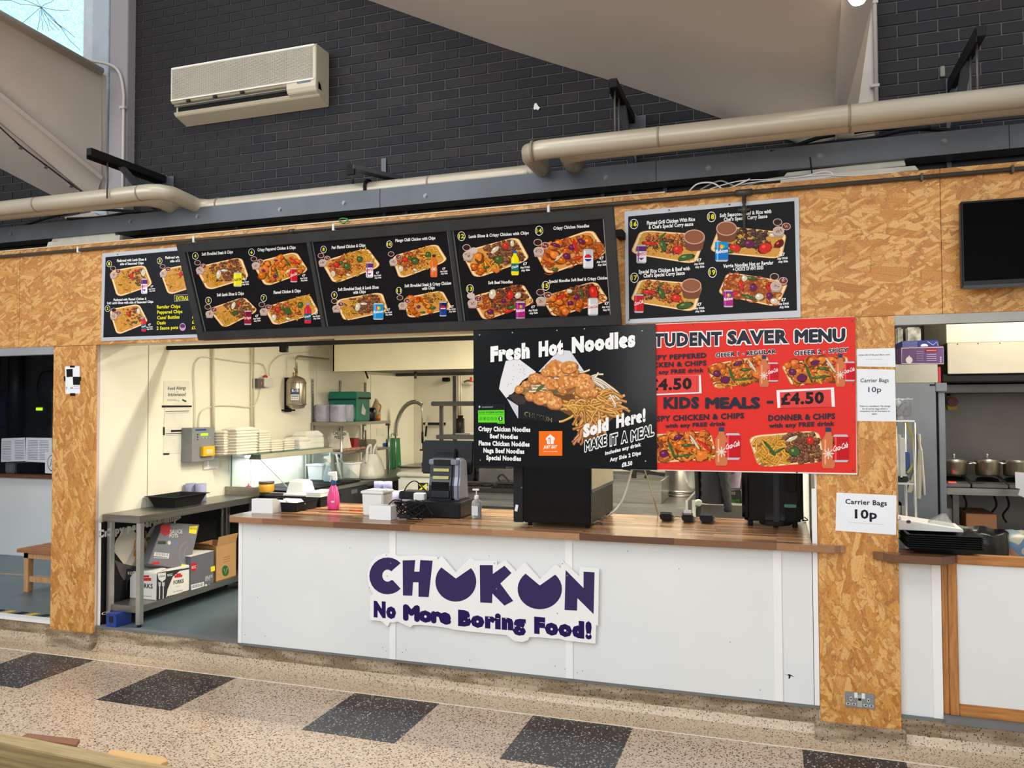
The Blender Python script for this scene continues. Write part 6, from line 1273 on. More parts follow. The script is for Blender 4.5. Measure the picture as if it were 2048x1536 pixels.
# brown open carton
q1 = PX(432, 1165, -4.52); q2 = PX(472, 1148, -4.52)
bc = thing('open_carton', 'open brown cardboard carton with a green leaf mark at the far end of the undershelf', 'box', (-4.63, (q1.y+q2.y)/2, z0))
by0, by1, bt = q1.y, min(q2.y, 1.5)+.0, z0+.30
part(bc, 'carton', MB().openbox(-4.645, (by0+by1)/2, z0, bt, .125, (by1-by0)/2, .125, (by1-by0)/2, .004), CB, .001)
part(bc, 'flap', MB().obox((-4.66, by0-.03, bt+.01), .24, .1, .004, 0, -.4), M('carton_dark', (120, 80, 54), .8)); part(bc, 'flap', MB().obox((-4.51, (by0+by1)/2, bt+.035), .004, (by1-by0)*.96, .08, 0, 0, .25), CB)
S = Sign((-4.5195, 0, 0), (0, 1, 0), (0, 0, 1)).frame((180, 960), 4.956)
S.ell(1342, 900, 34, 54, (44, 100, 50), .0004, 22); S.line([(1325, 880), (1342, 930), (1362, 870)], 6, (176, 150, 96), .0008)
for i in range(3): S.line([(1320, 770+i*22), (1385, 755+i*22)], 5, (140, 104, 66), .0006)
S.build(bc, 'print', INK)
# blue trap box on the floor
bp = PZ(222, 1255, FLZ); bx = thing('blue_crate', 'small blue plastic box on the floor under the steel table', 'box', (bp.x, bp.y+.06, FLZ))
part(bx, 'body', MB().box(bp.x-.05, bp.x+.05, bp.y, bp.y+.15, FLZ, FLZ+.10), M('trap_blue', (34, 62, 140), .4), .004); part(bx, 'opening', MB().box(bp.x-.02, bp.x+.02, bp.y-.002, bp.y+.01, FLZ+.035, FLZ+.08), VOID)
part(bx, 'rib', MB().box(bp.x-.045, bp.x+.045, bp.y-.004, bp.y, FLZ+.086, FLZ+.094), M('trap_blue', (1, 1, 1)))
# white low board on floor behind
solo('floor_rail', 'thin white rail on the kitchen floor below the brown carton', 'rail', MB().beam((-4.5, 1.7, FLZ+.02), (-3.6, 1.95, FLZ+.02), .03, .03), WHITET, .002)

# ================================================================== LEFT WALL FITTINGS
wx = XL+.001
def wallitem(name, label, px0, py0, px1, py1, d, mat, cat, bev=.002, z=None):
    a = PX(px0, py0, XL+d); b = PX(px1, py1, XL+d)
    t = thing(name, label, cat, (XL+d/2, (a.y+b.y)/2, min(a.z, b.z)))
    part(t, 'case', MB().box(XL+.0005, XL+d, a.y, b.y, min(a.z, b.z), max(a.z, b.z)), mat, bev); return t, a, b
t, a, b = wallitem('gas_control_panel', 'grey gas control box with green display and yellow switch on the left wall', 383, 856, 430, 921, .11, M('panel_grey', (132, 134, 136), .45), 'control panel', .006)
S = Sign((XL+.1105, 0, 0), (0, 1, 0), (0, 0, 1)).frame((0, 450), 2.926)
part(t, 'lcd', MB().box(XL+.11, XL+.113, PX(1192, 1215, 0).y if False else a.y+(b.y-a.y)*.38, a.y+(b.y-a.y)*.68, a.z-(a.z-b.z)*.24, a.z-(a.z-b.z)*.17), M('lcd_green', (170, 240, 20), .4, emit=.7))
part(t, 'call_point', MB().box(XL+.11, XL+.145, a.y+(b.y-a.y)*.36, a.y+(b.y-a.y)*.86, b.z+(a.z-b.z)*.16, b.z+(a.z-b.z)*.45), M('callpoint_yellow', (232, 182, 24), .4), .004); part(t, 'call_window', MB().box(XL+.145, XL+.147, a.y+(b.y-a.y)*.48, a.y+(b.y-a.y)*.74, b.z+(a.z-b.z)*.22, b.z+(a.z-b.z)*.36), M('callpoint_glass', (214, 206, 160), .3))
part(t, 'name_plate', MB().box(XL+.11, XL+.112, a.y+(b.y-a.y)*.16, a.y+(b.y-a.y)*.6, a.z-(a.z-b.z)*.09, a.z-(a.z-b.z)*.04), M('plate_blue', (30, 70, 130), .4))
for i in range(3):
    part(t, 'button', MB().cyl((XL+.11, a.y+(b.y-a.y)*(.25+.0*i), a.z-(a.z-b.z)*(.2+.07*i)), (XL+.113, a.y+(b.y-a.y)*.25, a.z-(a.z-b.z)*(.2+.07*i)), .006, 8), BLACK)
    part(t, 'button', MB().cyl((XL+.11, a.y+(b.y-a.y)*(.48+.14*i), a.z-(a.z-b.z)*.30), (XL+.113, a.y+(b.y-a.y)*(.48+.14*i), a.z-(a.z-b.z)*.30), .005, 8), M('button_silver', (200, 200, 200), .4))
t, a, b = wallitem('isolator_switch', 'dark grey isolator switch box joined to the white one near the tank', 515, 757, 530, 776, .06, M('switch_grey', (84, 84, 84), .4), 'switch')
part(t, 'switch_lever', MB().box(XL+.06, XL+.066, (a.y*.55+b.y*.45)-.01, (a.y*.55+b.y*.45)+.012, (a.z+b.z)/2-.012, (a.z+b.z)/2+.012), M('lever_red', (210, 80, 60), .4))
t, a, b = wallitem('junction_box', 'white junction box with a red lamp on top near the tank', 529, 755, 547, 774, .07, M('jb_white', (206, 202, 188), .4), 'junction box')
part(t, 'red_lamp', MB().lathe((XL+.035, (a.y*.6+b.y*.4), a.z), [(.025, 0), (.024, .014), (.012, .026), (0.0001, .03)], 14), M('lamp_red', (190, 40, 40), .3))
t, a, b = wallitem('wall_socket', 'white socket plate on the wall below the gas control box', 409, 917, 438, 936, .02, WHITEPL, 'socket')
def wnotice(label, q, texts=(), mat=None, tapes=()):
    P = [PX(x, y, XL+.003) for x, y in q]; c = sum(P, Vector())/4
    t = thing('wall_notice', label, 'notice', (XL+.003, c.y, min(p.z for p in P)))
    part(t, 'sheet', MB().prism(P, (-.0012, 0, 0)), mat or M('paper_cream', (226, 222, 206), .7))
    S = Sign((XL+.0033, 0, 0), (0, 1, 0), (0, 0, 1)).frame((0, 450), 2.926)
    for a in texts:
        if a[0] == 'L': S.line([(a[1], a[2]), (a[3], a[4])], a[5], a[6], .0006)
        else: S.text(*a, )
    for tq_ in tapes: S.poly(tq_, (34, 30, 34), .0008)
    if texts or tapes: S.build(t, 'print', INK)
DKT = (46, 60, 56)
wnotice('food allergy or intolerance notice on the left wall', [(328, 762), (379, 762), (379, 811), (327, 810)], [('Food Allergy', 983, 966, 1088, 962, 20, DKT, .012, .0008), ('or', 1028, 980, 1044, 979, 8, DKT, .0, .0008), ('Intolerance?', 983, 1002, 1088, 1000, 20, DKT, .012, .0008), ('L', 978, 1020, 1030, 1021, 2, (130, 130, 124)), ('L', 978, 1028, 1050, 1029, 2, (130, 130, 124)), ('L', 1066, 1022, 1090, 1034, 10, (40, 90, 60))])
wnotice('taped blank chart sheet below the allergy notice, upper one', [(329, 814), (381, 814), (381, 856), (328, 856)], [('L', 968, 1092, 1105, 1088, 4, (40, 50, 60)), ('L', 968, 1102, 1105, 1098, 2, (120, 150, 120))], None, [((948, 1056), (1122, 1056), (1122, 1066), (948, 1068))])
wnotice('taped blank chart sheet below the allergy notice, lower one', [(328, 858), (380, 858), (378, 905), (327, 908)], [('L', 968, 1222, 1105, 1216, 4, (40, 50, 60)), ('L', 968, 1232, 1105, 1226, 2, (120, 150, 120))], None, [((955, 1182), (964, 1182), (964, 1230), (955, 1230)), ((1000, 1200), (1080, 1198), (1080, 1208), (1000, 1212)), ((955, 1335), (992, 1335), (990, 1344), (955, 1345)), ((1106, 1290), (1112, 1292), (1100, 1336), (1094, 1336))])
PIPW = M('trunk_cream', (216, 208, 182), .45, 0, .03, 4)
def wpipe(label, pts, r, name='wall_conduit', mat=None): 
    P = [PX(x, y, XL+.012+r) for x, y in pts]; return solo(name, label, 'conduit', MB().tube(smooth(P, 6) if len(P) > 2 else P, r, 8), mat or PIPW)
wpipe('cream vertical conduit on the left wall passing the gas control box', [(426, 690), (427, 862)], .014)
wpipe('pair of cream conduits down the wall, left one', [(503, 690), (503, 860)], .008); wpipe('pair of cream conduits down the wall, right one', [(508, 690), (508, 860)], .008)
wpipe('thin cream cable looping from the gas box up to the red lamp box', [(390, 858), (390, 800), (388, 740), (395, 720), (410, 714), (440, 718), (480, 724), (520, 727), (530, 735), (534, 752)], .0055)
wpipe('thin cream cable looping from the gas box to the switch box', [(398, 858), (398, 840), (405, 822), (430, 812), (470, 812), (502, 814), (515, 800), (521, 776)], .0055)
wpipe('thin cream cable arching over the tank pipe on the wall', [(539, 752), (541, 730), (560, 712), (590, 706), (620, 704)], .0045)
# fire suppression tank
tY = 2.55; tc_ = PX(590, 790, XL+.11); tY = tc_.y; r = .10
zt_ = PX(590, 755, XL+.11).z; zb_ = PX(590, 818, XL+.11).z
t = thing('pressure_tank', 'stainless pressure tank with K-15 label hung on the left wall', 'tank', (XL+.12, tY, zb_))
C_ = Vector((XL+.125, tY, 0)); hgt = zt_-zb_
part(t, 'vessel', MB().lathe((C_.x, C_.y, zb_), [(r*.35, 0), (r*.8, .012), (r, .05), (r, hgt-.05), (r*.85, hgt-.015), (r*.4, hgt+.01), (r*.15, hgt+.014)], 24), M('tank_steel', (176, 164, 146), .3, .85, .06, 4))
part(t, 'band', MB().lathe((C_.x, C_.y, zb_), [(r, .04), (r+.003, .04), (r+.003, .052), (r, .052)], 24).lathe((C_.x, C_.y, zb_+hgt-.1), [(r, .04), (r+.003, .04), (r+.003, .05), (r, .05)], 24), STEEL)
part(t, 'bracket', MB().box(XL+.002, XL+.05, tY-.03, tY+.03, zb_-.03, zt_+.0).box(XL+.002, XL+.06, tY-r*.8, tY+r*.8, zb_-.02, zb_-.004), BLACKM)
part(t, 'valve', MB().cyl((C_.x, C_.y, zt_), (C_.x, C_.y, zt_+.06), .014, 10).cyl((C_.x, C_.y-.05, zt_-.005), (C_.x, C_.y-.05, zt_+.05), .01, 10).cyl((C_.x-.0, C_.y, zt_+.05), (C_.x+.0, C_.y-.04, zt_+.10), .006, 6), M('brass', (150, 130, 90), .35, .7))
d_ = (CAM-C_); d_.z = 0; d_.normalize(); e_ = Vector((0, 0, 1)).cross(d_)
lb = [C_+d_*(r+.0015)+e_*(a-.0)+Vector((0, 0, z)) for a, z in ((-.01, zb_+.09), (.055, zb_+.09), (.055, zb_+.19), (-.01, zb_+.19))]
S = Sign(C_+d_*(r+.004), e_, (0, 0, 1)).frame((560, 680), 4.096)
part(t, 'label', MB().prism([S.at(x, y) for x, y in ((85, 398), (160, 398), (160, 498), (85, 498))], -d_*.012), M('tank_label', (30, 50, 84), .4))
S.text('K-15', 98, 424, 152, 424, 20, WH, .03, .0016); S.poly([(88, 446), (157, 446), (157, 494), (88, 494)], (214, 214, 208), .0012); S.line([(94, 460), (150, 460)], 8, (60, 90, 130), .0016)
for i in range(3): S.line([(96+i*20, 478), (106+i*20, 478)], 5, (70, 70, 80), .0016)
S.build(t, 'print', INK)
zp = PX(591, 712, XL+.12).z
solo('steel_pipe', 'steel pipe rising from the pressure tank and turning to the cooker hood', 'pipe', MB().tube([(C_.x, tY, zt_+.05), (C_.x, tY, zp-.03), (C_.x+.0, tY+.01, zp-.008), (C_.x, tY+.04, zp), (C_.x, 3.05, zp)], .012, 10), M('pipe_steel', (170, 160, 140), .3, .8))
# slotted uprights
for i, (px, lab) in enumerate(((625, 'nearest slotted steel upright on the left wall'), (681, 'middle slotted steel upright on the left wall'), (731, 'farthest slotted steel upright on the left wall'))):
    y = PX(px, 850, XL+.012).y; zt_ = PX(px, (758, 761, 765)[i], XL+.012).z
    t = thing('slotted_upright', lab, 'upright', (XL+.01, y, 1.0)); part(t, 'rail', MB().box(XL+.001, XL+.018, y-.014, y+.014, 1.0, zt_), STEEL, .001)
    sl_ = MB(); z = zt_-.03
    while z > 1.65: sl_.box(XL+.018, XL+.0188, y-.004, y+.004, z-.01, z+.01); z -= .035
    part(t, 'slots', sl_, VOID, kind='stuff')

# ================================================================== PREP COUNTER WITH GLASS DISPLAY
gx = -4.5; gz = 1.375; gy0, gy1 = 1.54, 2.78
GLS = glass('pane_glass', (232, 242, 242), .07)
dc = thing('glass_display', 'glass display canopy with shelf and blueish light over the prep counter', 'display case', (-4.6, 2.1, 1.03))
part(dc, 'shelf_glass', MB().box(XL+.004, gx, gy0-.09, gy1, gz, gz+.008), M('shelf_glass_edge', (120, 160, 150), .1, 0, .02, 5, trans=.5))
part(dc, 'shelf_rail', MB().box(gx-.02, gx+.012, gy0, gy1, gz-.045, gz), M('rail_cream', (200, 192, 168), .35, .3), .003); part(dc, 'rail_end', MB().prism([(gx+.013, gy0, gz), (gx+.013, gy0-.0, gz-.046), (gx-.11, gy0, gz-.046), (gx-.085, gy0, gz)], (0, -.01, 0)), STEELD)
fr = [(gx, gy0, gz-.04), (gx+.34, gy0, 1.05)]; frr = [(gx, gy1, gz-.04), (gx+.34, gy1, 1.05)]
part(dc, 'front_glass', MB().prism([fr[0], fr[1], frr[1], frr[0]], (.005, 0, .004)), GLS)
part(dc, 'side_glass', MB().prism([(XL+.02, gy0, 1.05), (gx+.33, gy0, 1.05), (gx-.01, gy0, gz-.05), (XL+.02, gy0, gz-.01)], (0, .005, 0)), GLS); part(dc, 'side_glass', MB().prism([(XL+.02, gy1, 1.05), (gx+.33, gy1, 1.05), (gx-.01, gy1, gz-.05), (XL+.02, gy1, gz-.01)], (0, -.005, 0)), GLS)
EDG = M('glass_edge', (196, 206, 204), .2, .2)
part(dc, 'glass_edge', MB().beam(fr[0], fr[1], .006), EDG); part(dc, 'glass_edge', MB().beam(frr[0], frr[1], .006), EDG)
part(dc, 'post', MB().box(XL+.03, XL+.05, gy1-.05, gy1-.03, 1.05, gz), STEELB); part(dc, 'post', MB().beam((gx+.08, gy1-.04, gz-.06), (gx+.14, gy1-.04, 1.05), .014), STEELB); part(dc, 'post', MB().box(gx+.005, gx+.02, gy1-.06, gy1-.04, 1.05, gz-.04), STEELB)
part(dc, 'lower_rail', MB().box(XL+.01, gx+.35, gy1-.03, gy1, 1.035, 1.06), STEEL, .002)
part(dc, 'side_post', MB().box(XL+.01, XL+.02, gy0-.0, gy0+.012, 1.04, gz), M('glass_edge_green', (120, 150, 136), .3))
tl = part(dc, 'light_tube', MB().cyl((XL+.10, gy0+.1, gz-.03), (XL+.10, gy1-.1, gz-.03), .012, 10), M('tube_glow', (225, 240, 255), .4, emit=3))
area('display_case_light', (XL+.12, (gy0+gy1)/2, gz-.05), (1.1, .06), 5.5, (.76, .89, 1), (0, 0, PI/2))
pc_ = thing('prep_counter', 'black fronted refrigerated prep counter with sunken trays along the left wall', 'counter', (-4.5, 2.2, FLZ))
px1_ = gx+.42
part(pc_, 'body', MB().box(XL+.004, px1_, gy0-.0, gy1+.02, FLZ+.05, 1.0), M('prep_black', (28, 30, 34), .35), .006); part(pc_, 'top_frame', MB().box(XL+.004, px1_+.01, gy0-.01, gy1+.03, 1.0, 1.03), STEEL, .003)
for i in range(4):
    y0 = gy0+.06+i*.29; part(pc_, 'well', MB().openbox((XL+px1_)/2+.03, y0+.13, 1.031, 1.045, (px1_-XL)/2-.08, .125, (px1_-XL)/2-.07, .132, .012), BLACKM, .002); part(pc_, 'well_floor', MB().box(XL+.12, px1_-.06, y0+.01, y0+.25, 1.031, 1.033), VOID)
part(pc_, 'badge_plate', MB().box(px1_, px1_+.003, gy1-.32, gy1-.2, .93, .97), STEEL)
# steel continuation bench with carrier bag
sb = thing('steel_bench', 'stainless bench behind the prep counter holding buckets and a carrier bag', 'bench', (-4.6, 3.8, FLZ))
bz = 1.0; sbx = -4.20
part(sb, 'top', MB().box(XL+.004, sbx, gy1+.05, 4.85, bz-.05, bz), STEEL, .003); part(sb, 'front', MB().box(XL+.05, sbx-.03, gy1+.07, 4.83, FLZ+.1, bz-.05), M('prep_black', (1, 1, 1)))
# foam containers
FOAM = M('foam_cream', (236, 230, 212), .7, 0, .02, 9); FOAMW = M('foam_white', (232, 230, 218), .6, 0, .02, 9)
def clam(x, y, z, sx, sy, h):
    mb = MB(); mb.frus(x, y, z, z+h*.5, sx*.44, sy*.44, sx*.5, sy*.5); mb.frus(x, y, z+h*.5, z+h*.98, sx*.5, sy*.5, sx*.43, sy*.43); return mb
gt = gz+.009
ORD = ['', 'second', 'third', 'fourth', 'fifth', 'sixth', 'seventh', 'eighth', 'ninth', 'tenth']
def stack(pxl, pxr, ptop, n, X, label, deep=None, grp='foam boxes stacked on the glass shelf', mat=FOAM, name='foam_box', neck=False):
    a = PX(pxl, 895, X); b = PX(pxr, 895, X); sy = (b.y-a.y); zt_ = PX((pxl+pxr)/2, ptop, X).z; h = (zt_-gt)/n; sx = deep or .17
    y = (a.y+b.y)/2; x = X-sx/2
    me = MB(); 
    if neck: me.frus(0, 0, 0, h*1.0, sx*.5, sy*.5, sx*.5, sy*.5)
    else: me.frus(0, 0, 0, h*.45, sx*.45, sy*.45, sx*.5, sy*.5); me.frus(0, 0, h*.45, h*.96, sx*.5, sy*.5, sx*.44, sy*.44)
    m = me.mesh(name, mat, min(.004, h*.2)); top = MB()
    top.frus(0, 0, 0, h*.45, sx*.45, sy*.45, sx*.5, sy*.5); top.frus(0, 0, h*.45, h*1.3, sx*.5, sy*.5, sx*.34, sy*.34); mt = top.mesh(name, mat, .005)
    for i in range(n):
        o = link(name, mt if i == n-1 else m); o.location = (x+random.uniform(-.003, .003), y+random.uniform(-.003, .003), gt+i*h); o.rotation_euler = (0, 0, random.uniform(-.02, .02))
        o['category'] = 'food box'; o['group'] = grp+', '+label
        o['label'] = ('topmost foam box of the %s' % label) if i == n-1 else '%s foam box from the top of the %s' % (ORD[n-1-i], label)
stack(449, 480, 862, 9, -4.62, 'leftmost stack on the glass shelf'); stack(473, 518, 856, 9, -4.53, 'second stack on the glass shelf'); stack(519, 543, 862, 9, -4.55, 'third stack on the glass shelf')
stack(544, 568, 881, 5, -4.54, 'fourth stack on the glass shelf'); stack(569, 591, 879, 5, -4.55, 'fifth stack on the glass shelf')
stack(592, 607, 877, 4, -4.62, 'sixth stack on the glass shelf'); stack(600, 622, 876, 3, -4.54, 'ribbed seventh stack on the glass shelf', mat=FOAMW, neck=True); stack(611, 648, 865, 3, -4.56, 'rightmost stack on the glass shelf', mat=FOAMW, neck=True)
# jar, squeeze bottle in front of display
p = PX(533, 985, -4.35); t = thing('mustard_jar', 'large jar of yellow sauce with dark lid inside the prep counter', 'jar', (p.x, p.y, 1.047))
part(t, 'body', MB().lathe((p.x, p.y, 1.047), [(.06, 0), (.066, .006), (.068, .05), (.066, .075)], 18), M('mustard', (222, 158, 50), .3)); part(t, 'lid', MB().lathe((p.x, p.y, 1.122), [(.068, 0), (.068, .02), (.06, .022)], 18), M('jar_lid', (90, 74, 60), .4))
p = PX(497, 984, -4.40); p.y = 1.62; p.x = PY(497, 984, 1.62).x; t = thing('squeeze_bottle', 'red nozzle of a squeeze bottle at the end of the steel table', 'bottle', (p.x, p.y, 1.04))
part(t, 'body', MB().lathe((p.x, p.y, 1.04), [(.03, 0), (.03, .02)], 14), M('sq_white', (232, 226, 222), .4)); part(t, 'cap', MB().lathe((p.x, p.y, 1.06), [(.03, 0), (.028, .008), (.008, .02), (.004, .04), (.0001, .041)], 14), M('sq_red', (226, 40, 70), .4))
# spray bottle clear, buckets on the bench
def bucket(label, x, y, z, w, h, mat=WHITEPL):
    t = thing('white_bucket', label, 'bucket', (x, y, z)); part(t, 'body', MB().frus(x, y, z, z+h, w*.42, w*.42, w*.5, w*.5), mat, .01); part(t, 'rim', MB().box(x-w*.54, x+w*.54, y-w*.54, y+w*.54, z+h-.012, z+h+.004), mat, .004); return t
bucket('square white bucket behind the clear spray bottle', -4.62, PX(640, 950, -4.62).y, bz, .20, .20)
bucket('square white bucket right of the clear spray bottle', -4.44, PX(697, 950, -4.44).y, bz, .20, .20)
spray('spray_bottle', 'clear spray bottle with faint writing beside the white bucket', 0, 0, bz, .31, M('clear_blueish', (205, 222, 232), .2, 0, .03, 6, trans=.4), WHITEPL, M('spray_white', (226, 230, 230), .4), Vector((-4.40, PX(656, 950, -4.40).y, 0)))
BGX, BGY = -4.34, PX(743, 950, -4.34).y
cb_ = thing('carrier_bag', 'tied white plastic carrier bag full of packets on the steel bench', 'bag', (BGX, BGY, bz))
bgm = M('bag_white', (214, 212, 198), .35, 0, .08, 10, alpha=.93)
mb = MB(); n = 20; prf = [(.12, 0), (.155, .015), (.16, .06), (.15, .11), (.13, .16), (.11, .21), (.09, .25), (.07, .28)]
RB = random.Random(2); vs = []
for j, (r_, z_) in enumerate(prf):
    for i in range(n): a = 2*PI*i/n; q = r_*(1+(.05+.03*j)*math.sin(a*6+.5*j)*.6+RB.uniform(-.05, .05)); vs.append(Vector((BGX+q*math.cos(a)*.9, BGY+q*math.sin(a)*1.15, bz+z_+.001)))
mb.add(vs, [(j*n+i, j*n+(i+1) % n, (j+1)*n+(i+1) % n, (j+1)*n+i) for j in range(len(prf)-1) for i in range(n)], True); mb.add([vs[i] for i in range(n)], [tuple(range(n))])
part(cb_, 'sack', mb, bgm)
for s in (-1, 1): part(cb_, 'handle', MB().tube(smooth([(BGX, BGY+s*.03, bz+.26), (BGX+.01, BGY+s*.04, bz+.34), (BGX+.02, BGY+s*.07, bz+.38), (BGX, BGY+s*.10, bz+.34), (BGX, BGY+s*.12, bz+.18)], 4), [.02]*17 if False else .017, 6), bgm)
# steel shelving
rx0, rx1, ry0, ry1, rz_ = XL+.02, -4.43, 2.87, 4.0, 1.645
t = thing('steel_shelving', 'two tier steel shelf unit in the left rear of the kitchen', 'shelf', (-4.63, 3.4, bz))
part(t, 'top_shelf', MB().box(rx0, rx1, ry0, ry1, rz_-.035, rz_), STEEL, .002); part(t, 'middle_shelf', MB().box(rx0, rx1, ry0, ry1, 1.30, 1.325), STEEL, .002)
for x in (rx0+.015, rx1-.015):
    for y in (ry0+.015, ry1-.015): part(t, 'post', MB().cyl((x, y, bz), (x, y, rz_-.03), .015, 10), STEELB)
for y in (ry0+.02, ry1-.02): part(t, 'end_bracket', MB().box(rx1-.05, rx1, y-.02, y+.02, rz_-.06, rz_-.034), STEELD, .003)
def boxthing(name, label, cat, x0, x1, y0, y1, z0, z1, mat, bev=.004, grp=None): return solo(name, label, cat, MB().box(x0, x1, y0, y1, z0, z1), mat, bev, grp)
LP2 = M('lilac_pack', (166, 166, 184), .35, 0, .12, 18)
t = thing('paper_roll_pack', 'shrink wrapped pack of lilac paper rolls at the left end of the top shelf', 'paper roll', (-4.62, 3.0, rz_))
for X_ in (-4.725, -4.535):
    for Y_ in (2.965, 3.12): part(t, 'roll', MB().lathe((X_, Y_, rz_+.001), [(.082, 0), (.084, .01), (.084, .18), (.08, .19), (.02, .19)], 20, 1.1, .9), LP2)
part(t, 'wrap', MB().box(-4.82, -4.44, 2.885, 3.20, rz_+.002, rz_+.197), glass('wrap_film', (235, 235, 240), .10, .15), .03)
GT = M('teal_bag', (18, 128, 108), .45, 0, .08, 8); gb_ = thing('insulated_bag', 'teal insulated delivery bag on the top steel shelf', 'bag', (-4.62, 3.7, rz_))
gy = 3.215; part(gb_, 'body', MB().box(-4.80, -4.46, gy, gy+.33, rz_+.001, rz_+.27), GT, .012); part(gb_, 'flap', MB().box(-4.805, -4.45, gy-.012, gy+.34, rz_+.25, rz_+.34), GT, .012); part(gb_, 'strap', MB().box(-4.454, -4.449, gy+.05, gy+.33, rz_+.255, rz_+.275).box(-4.8, -4.455, gy-.016, gy-.011, rz_+.245, rz_+.255), BLACKM)
part(gb_, 'print_patch', MB().prism([(-4.457, gy+.12, rz_+.09), (-4.457, gy+.2, rz_+.07), (-4.457, gy+.22, rz_+.13), (-4.457, gy+.17, rz_+.17), (-4.457, gy+.15, rz_+.21), (-4.457, gy+.13, rz_+.15)], (.002, 0, 0)), WHITEPL)
t = thing('oil_bottle', 'clear oil bottle with handle and orange oil on the top shelf', 'bottle', (-4.62, 4.12-.14, rz_)); oy = 3.86
solo('black_pan', 'round black pan on edge between the teal bag and the oil bottle', 'pan', MB().lathe((-4.52, 3.68, rz_+.001), [(.06, 0), (.075, .03), (.08, .09), (.07, .14), (.05, .155), (.0001, .16)], 18, .8, 1), M('pan_maroon', (34, 22, 24), .25))
part(t, 'body', MB().lathe((-4.55, oy, rz_+.001), [(.05, 0), (.052, .1), (.05, .17), (.03, .22), (.016, .245)], 16), M('oil_clear', (214, 196, 150), .15, 0, .02, 5, trans=.5)); part(t, 'oil', MB().lathe((-4.55, oy, rz_+.004), [(.053, 0), (.0535, .07)], 16), M('oil_orange', (206, 120, 30), .2)); part(t, 'cap', MB().cyl((-4.55, oy, rz_+.24), (-4.55, oy, rz_+.265), .018, 12), M('cap_cream', (210, 196, 170), .4))
part(t, 'handle', MB().tube(smooth([(-4.50, oy-.02, rz_+.2), (-4.47, oy-.03, rz_+.17), (-4.49, oy-.03, rz_+.11)], 4), .008, 6), M('oil_orange', (1, 1, 1)))
# things on the middle shelf
mz = 1.326; t = thing('paper_sack', 'crumpled white paper sack with black lettering on the middle shelf', 'bag', (-4.55, 3.05, mz))
part(t, 'sack', MB().frus(-4.58, 3.08, mz, mz+.22, .09, .13, .06, .09), M('sack_white', (214, 206, 190), .7, 0, .1, 12, .2), .02)
S = Sign((-4.49, 0, 0), (0, 1, 0), (0, 0, 1)).frame((560, 680), 4.096)
S.text('CHUKUN', 432, 775, 540, 780, 26, (40, 34, 34), .03, .004); S.text('PIZZA', 445, 805, 520, 808, 20, (40, 34, 34), .03, .004); S.build(t, 'print', INK)
boxthing('red_packet', 'dark red packet on the middle shelf beside the paper sack', 'packet', -4.62, -4.52, 3.28, 3.40, mz, mz+.13, M('packet_red', (130, 22, 34), .5), .005)
boxthing('garlic_tray', 'tray of small red and white packets on the middle shelf', 'tray', -4.56, -4.46, 2.95, 3.45, mz, mz+.03, M('packet_mix', (176, 130, 110), .6, 0, .4, 40), .008)
boxthing('steel_pan', 'steel gastro pan upright on the middle shelf', 'pan', -4.70, -4.52, 3.58, 3.82, mz, mz+.10, STEEL, .01)
solo('steel_scoop', 'small steel scoop hanging above the gastro pan', 'scoop', MB().beam((-4.50, 3.50, mz+.22), (-4.50, 3.52, mz+.06), .02, .006).obox((-4.5, 3.5, mz+.24), .01, .06, .05), STEELB, .002)
wnotice('small framed notice on the wall behind the steel shelving', [(754, 857), (769, 857), (769, 872), (754, 872)], [('L', 2210, 1410, 2240, 1410, 4, (70, 70, 70))])
solo('blue_sticker', 'blue handwash sticker on the wall behind the shelf post', 'sticker', MB().prism([PX(x, y, XL+.004) for x, y in ((766, 886), (776, 886), (776, 896), (766, 896))], (.001, 0, 0)), M('sticker_blue', (34, 74, 150), .4))
# green board, faucet
ys = 4.75
solo('green_board', 'tall green chopping board standing against the wall behind the tap', 'board', MB().prism([PX(x, y, XL+.05) for x, y in ((779, 876), (800, 876), (803, 942), (780, 944))], (-.03, 0, 0)), M('board_green', (24, 120, 66), .5), .002)
fx = -4.50; f0 = PY(791, 948, ys)
fa = thing('rinse_tap', 'chrome pre-rinse tap with a sprung hose arching over the sink', 'tap', (f0.x, ys, bz))
CHR = M('chrome', (190, 188, 184), .2, .95)
part(fa, 'column', MB().cyl((f0.x, ys, bz), PY(791, 872, ys), .010, 10), CHR); part(fa, 'base_valve', MB().cyl(PY(784, 938, ys), PY(800, 938, ys), .016, 10).cyl(PY(797, 932, ys), PY(800, 926, ys), .01, 8), CHR); part(fa, 'hook', MB().tube(smooth([PY(791, 868, ys), PY(783, 868, ys), PY(783, 874, ys)], 4), .008, 6), CHR)
hs = smooth([PY(x, y, ys) for x, y in ((791, 872), (792, 850), (799, 830), (808, 815), (820, 806), (833, 804), (843, 809))], 10)
part(fa, 'hose', MB().tube(hs, .009, 8), CHR)
sp_ = []; L = len(hs)
for i in range(L*7):
    f = i/7; j = min(int(f), L-2); p = hs[j].lerp(hs[j+1], f-j); tg_ = (hs[j+1]-hs[j]).normalized(); sd = Vector((0, 1, 0)); up_ = tg_.cross(sd); a = i*1.05
    sp_.append(p+(sd*math.cos(a)+up_*math.sin(a))*.027)
part(fa, 'spring', MB().tube(sp_, .0042, 4), CHR); part(fa, 'drop_pipe', MB().tube([PY(842, 808, ys), PY(844, 825, ys), PY(845, 868, ys)], .009, 8), CHR); part(fa, 'spray_valve', MB().cyl(PY(845, 864, ys), PY(845, 886, ys), .016, 10).cyl(PY(840, 900, ys), PY(850, 900, ys), .010, 8).cyl(PY(846, 886, ys), PY(846, 900, ys), .01, 8), BLACK)
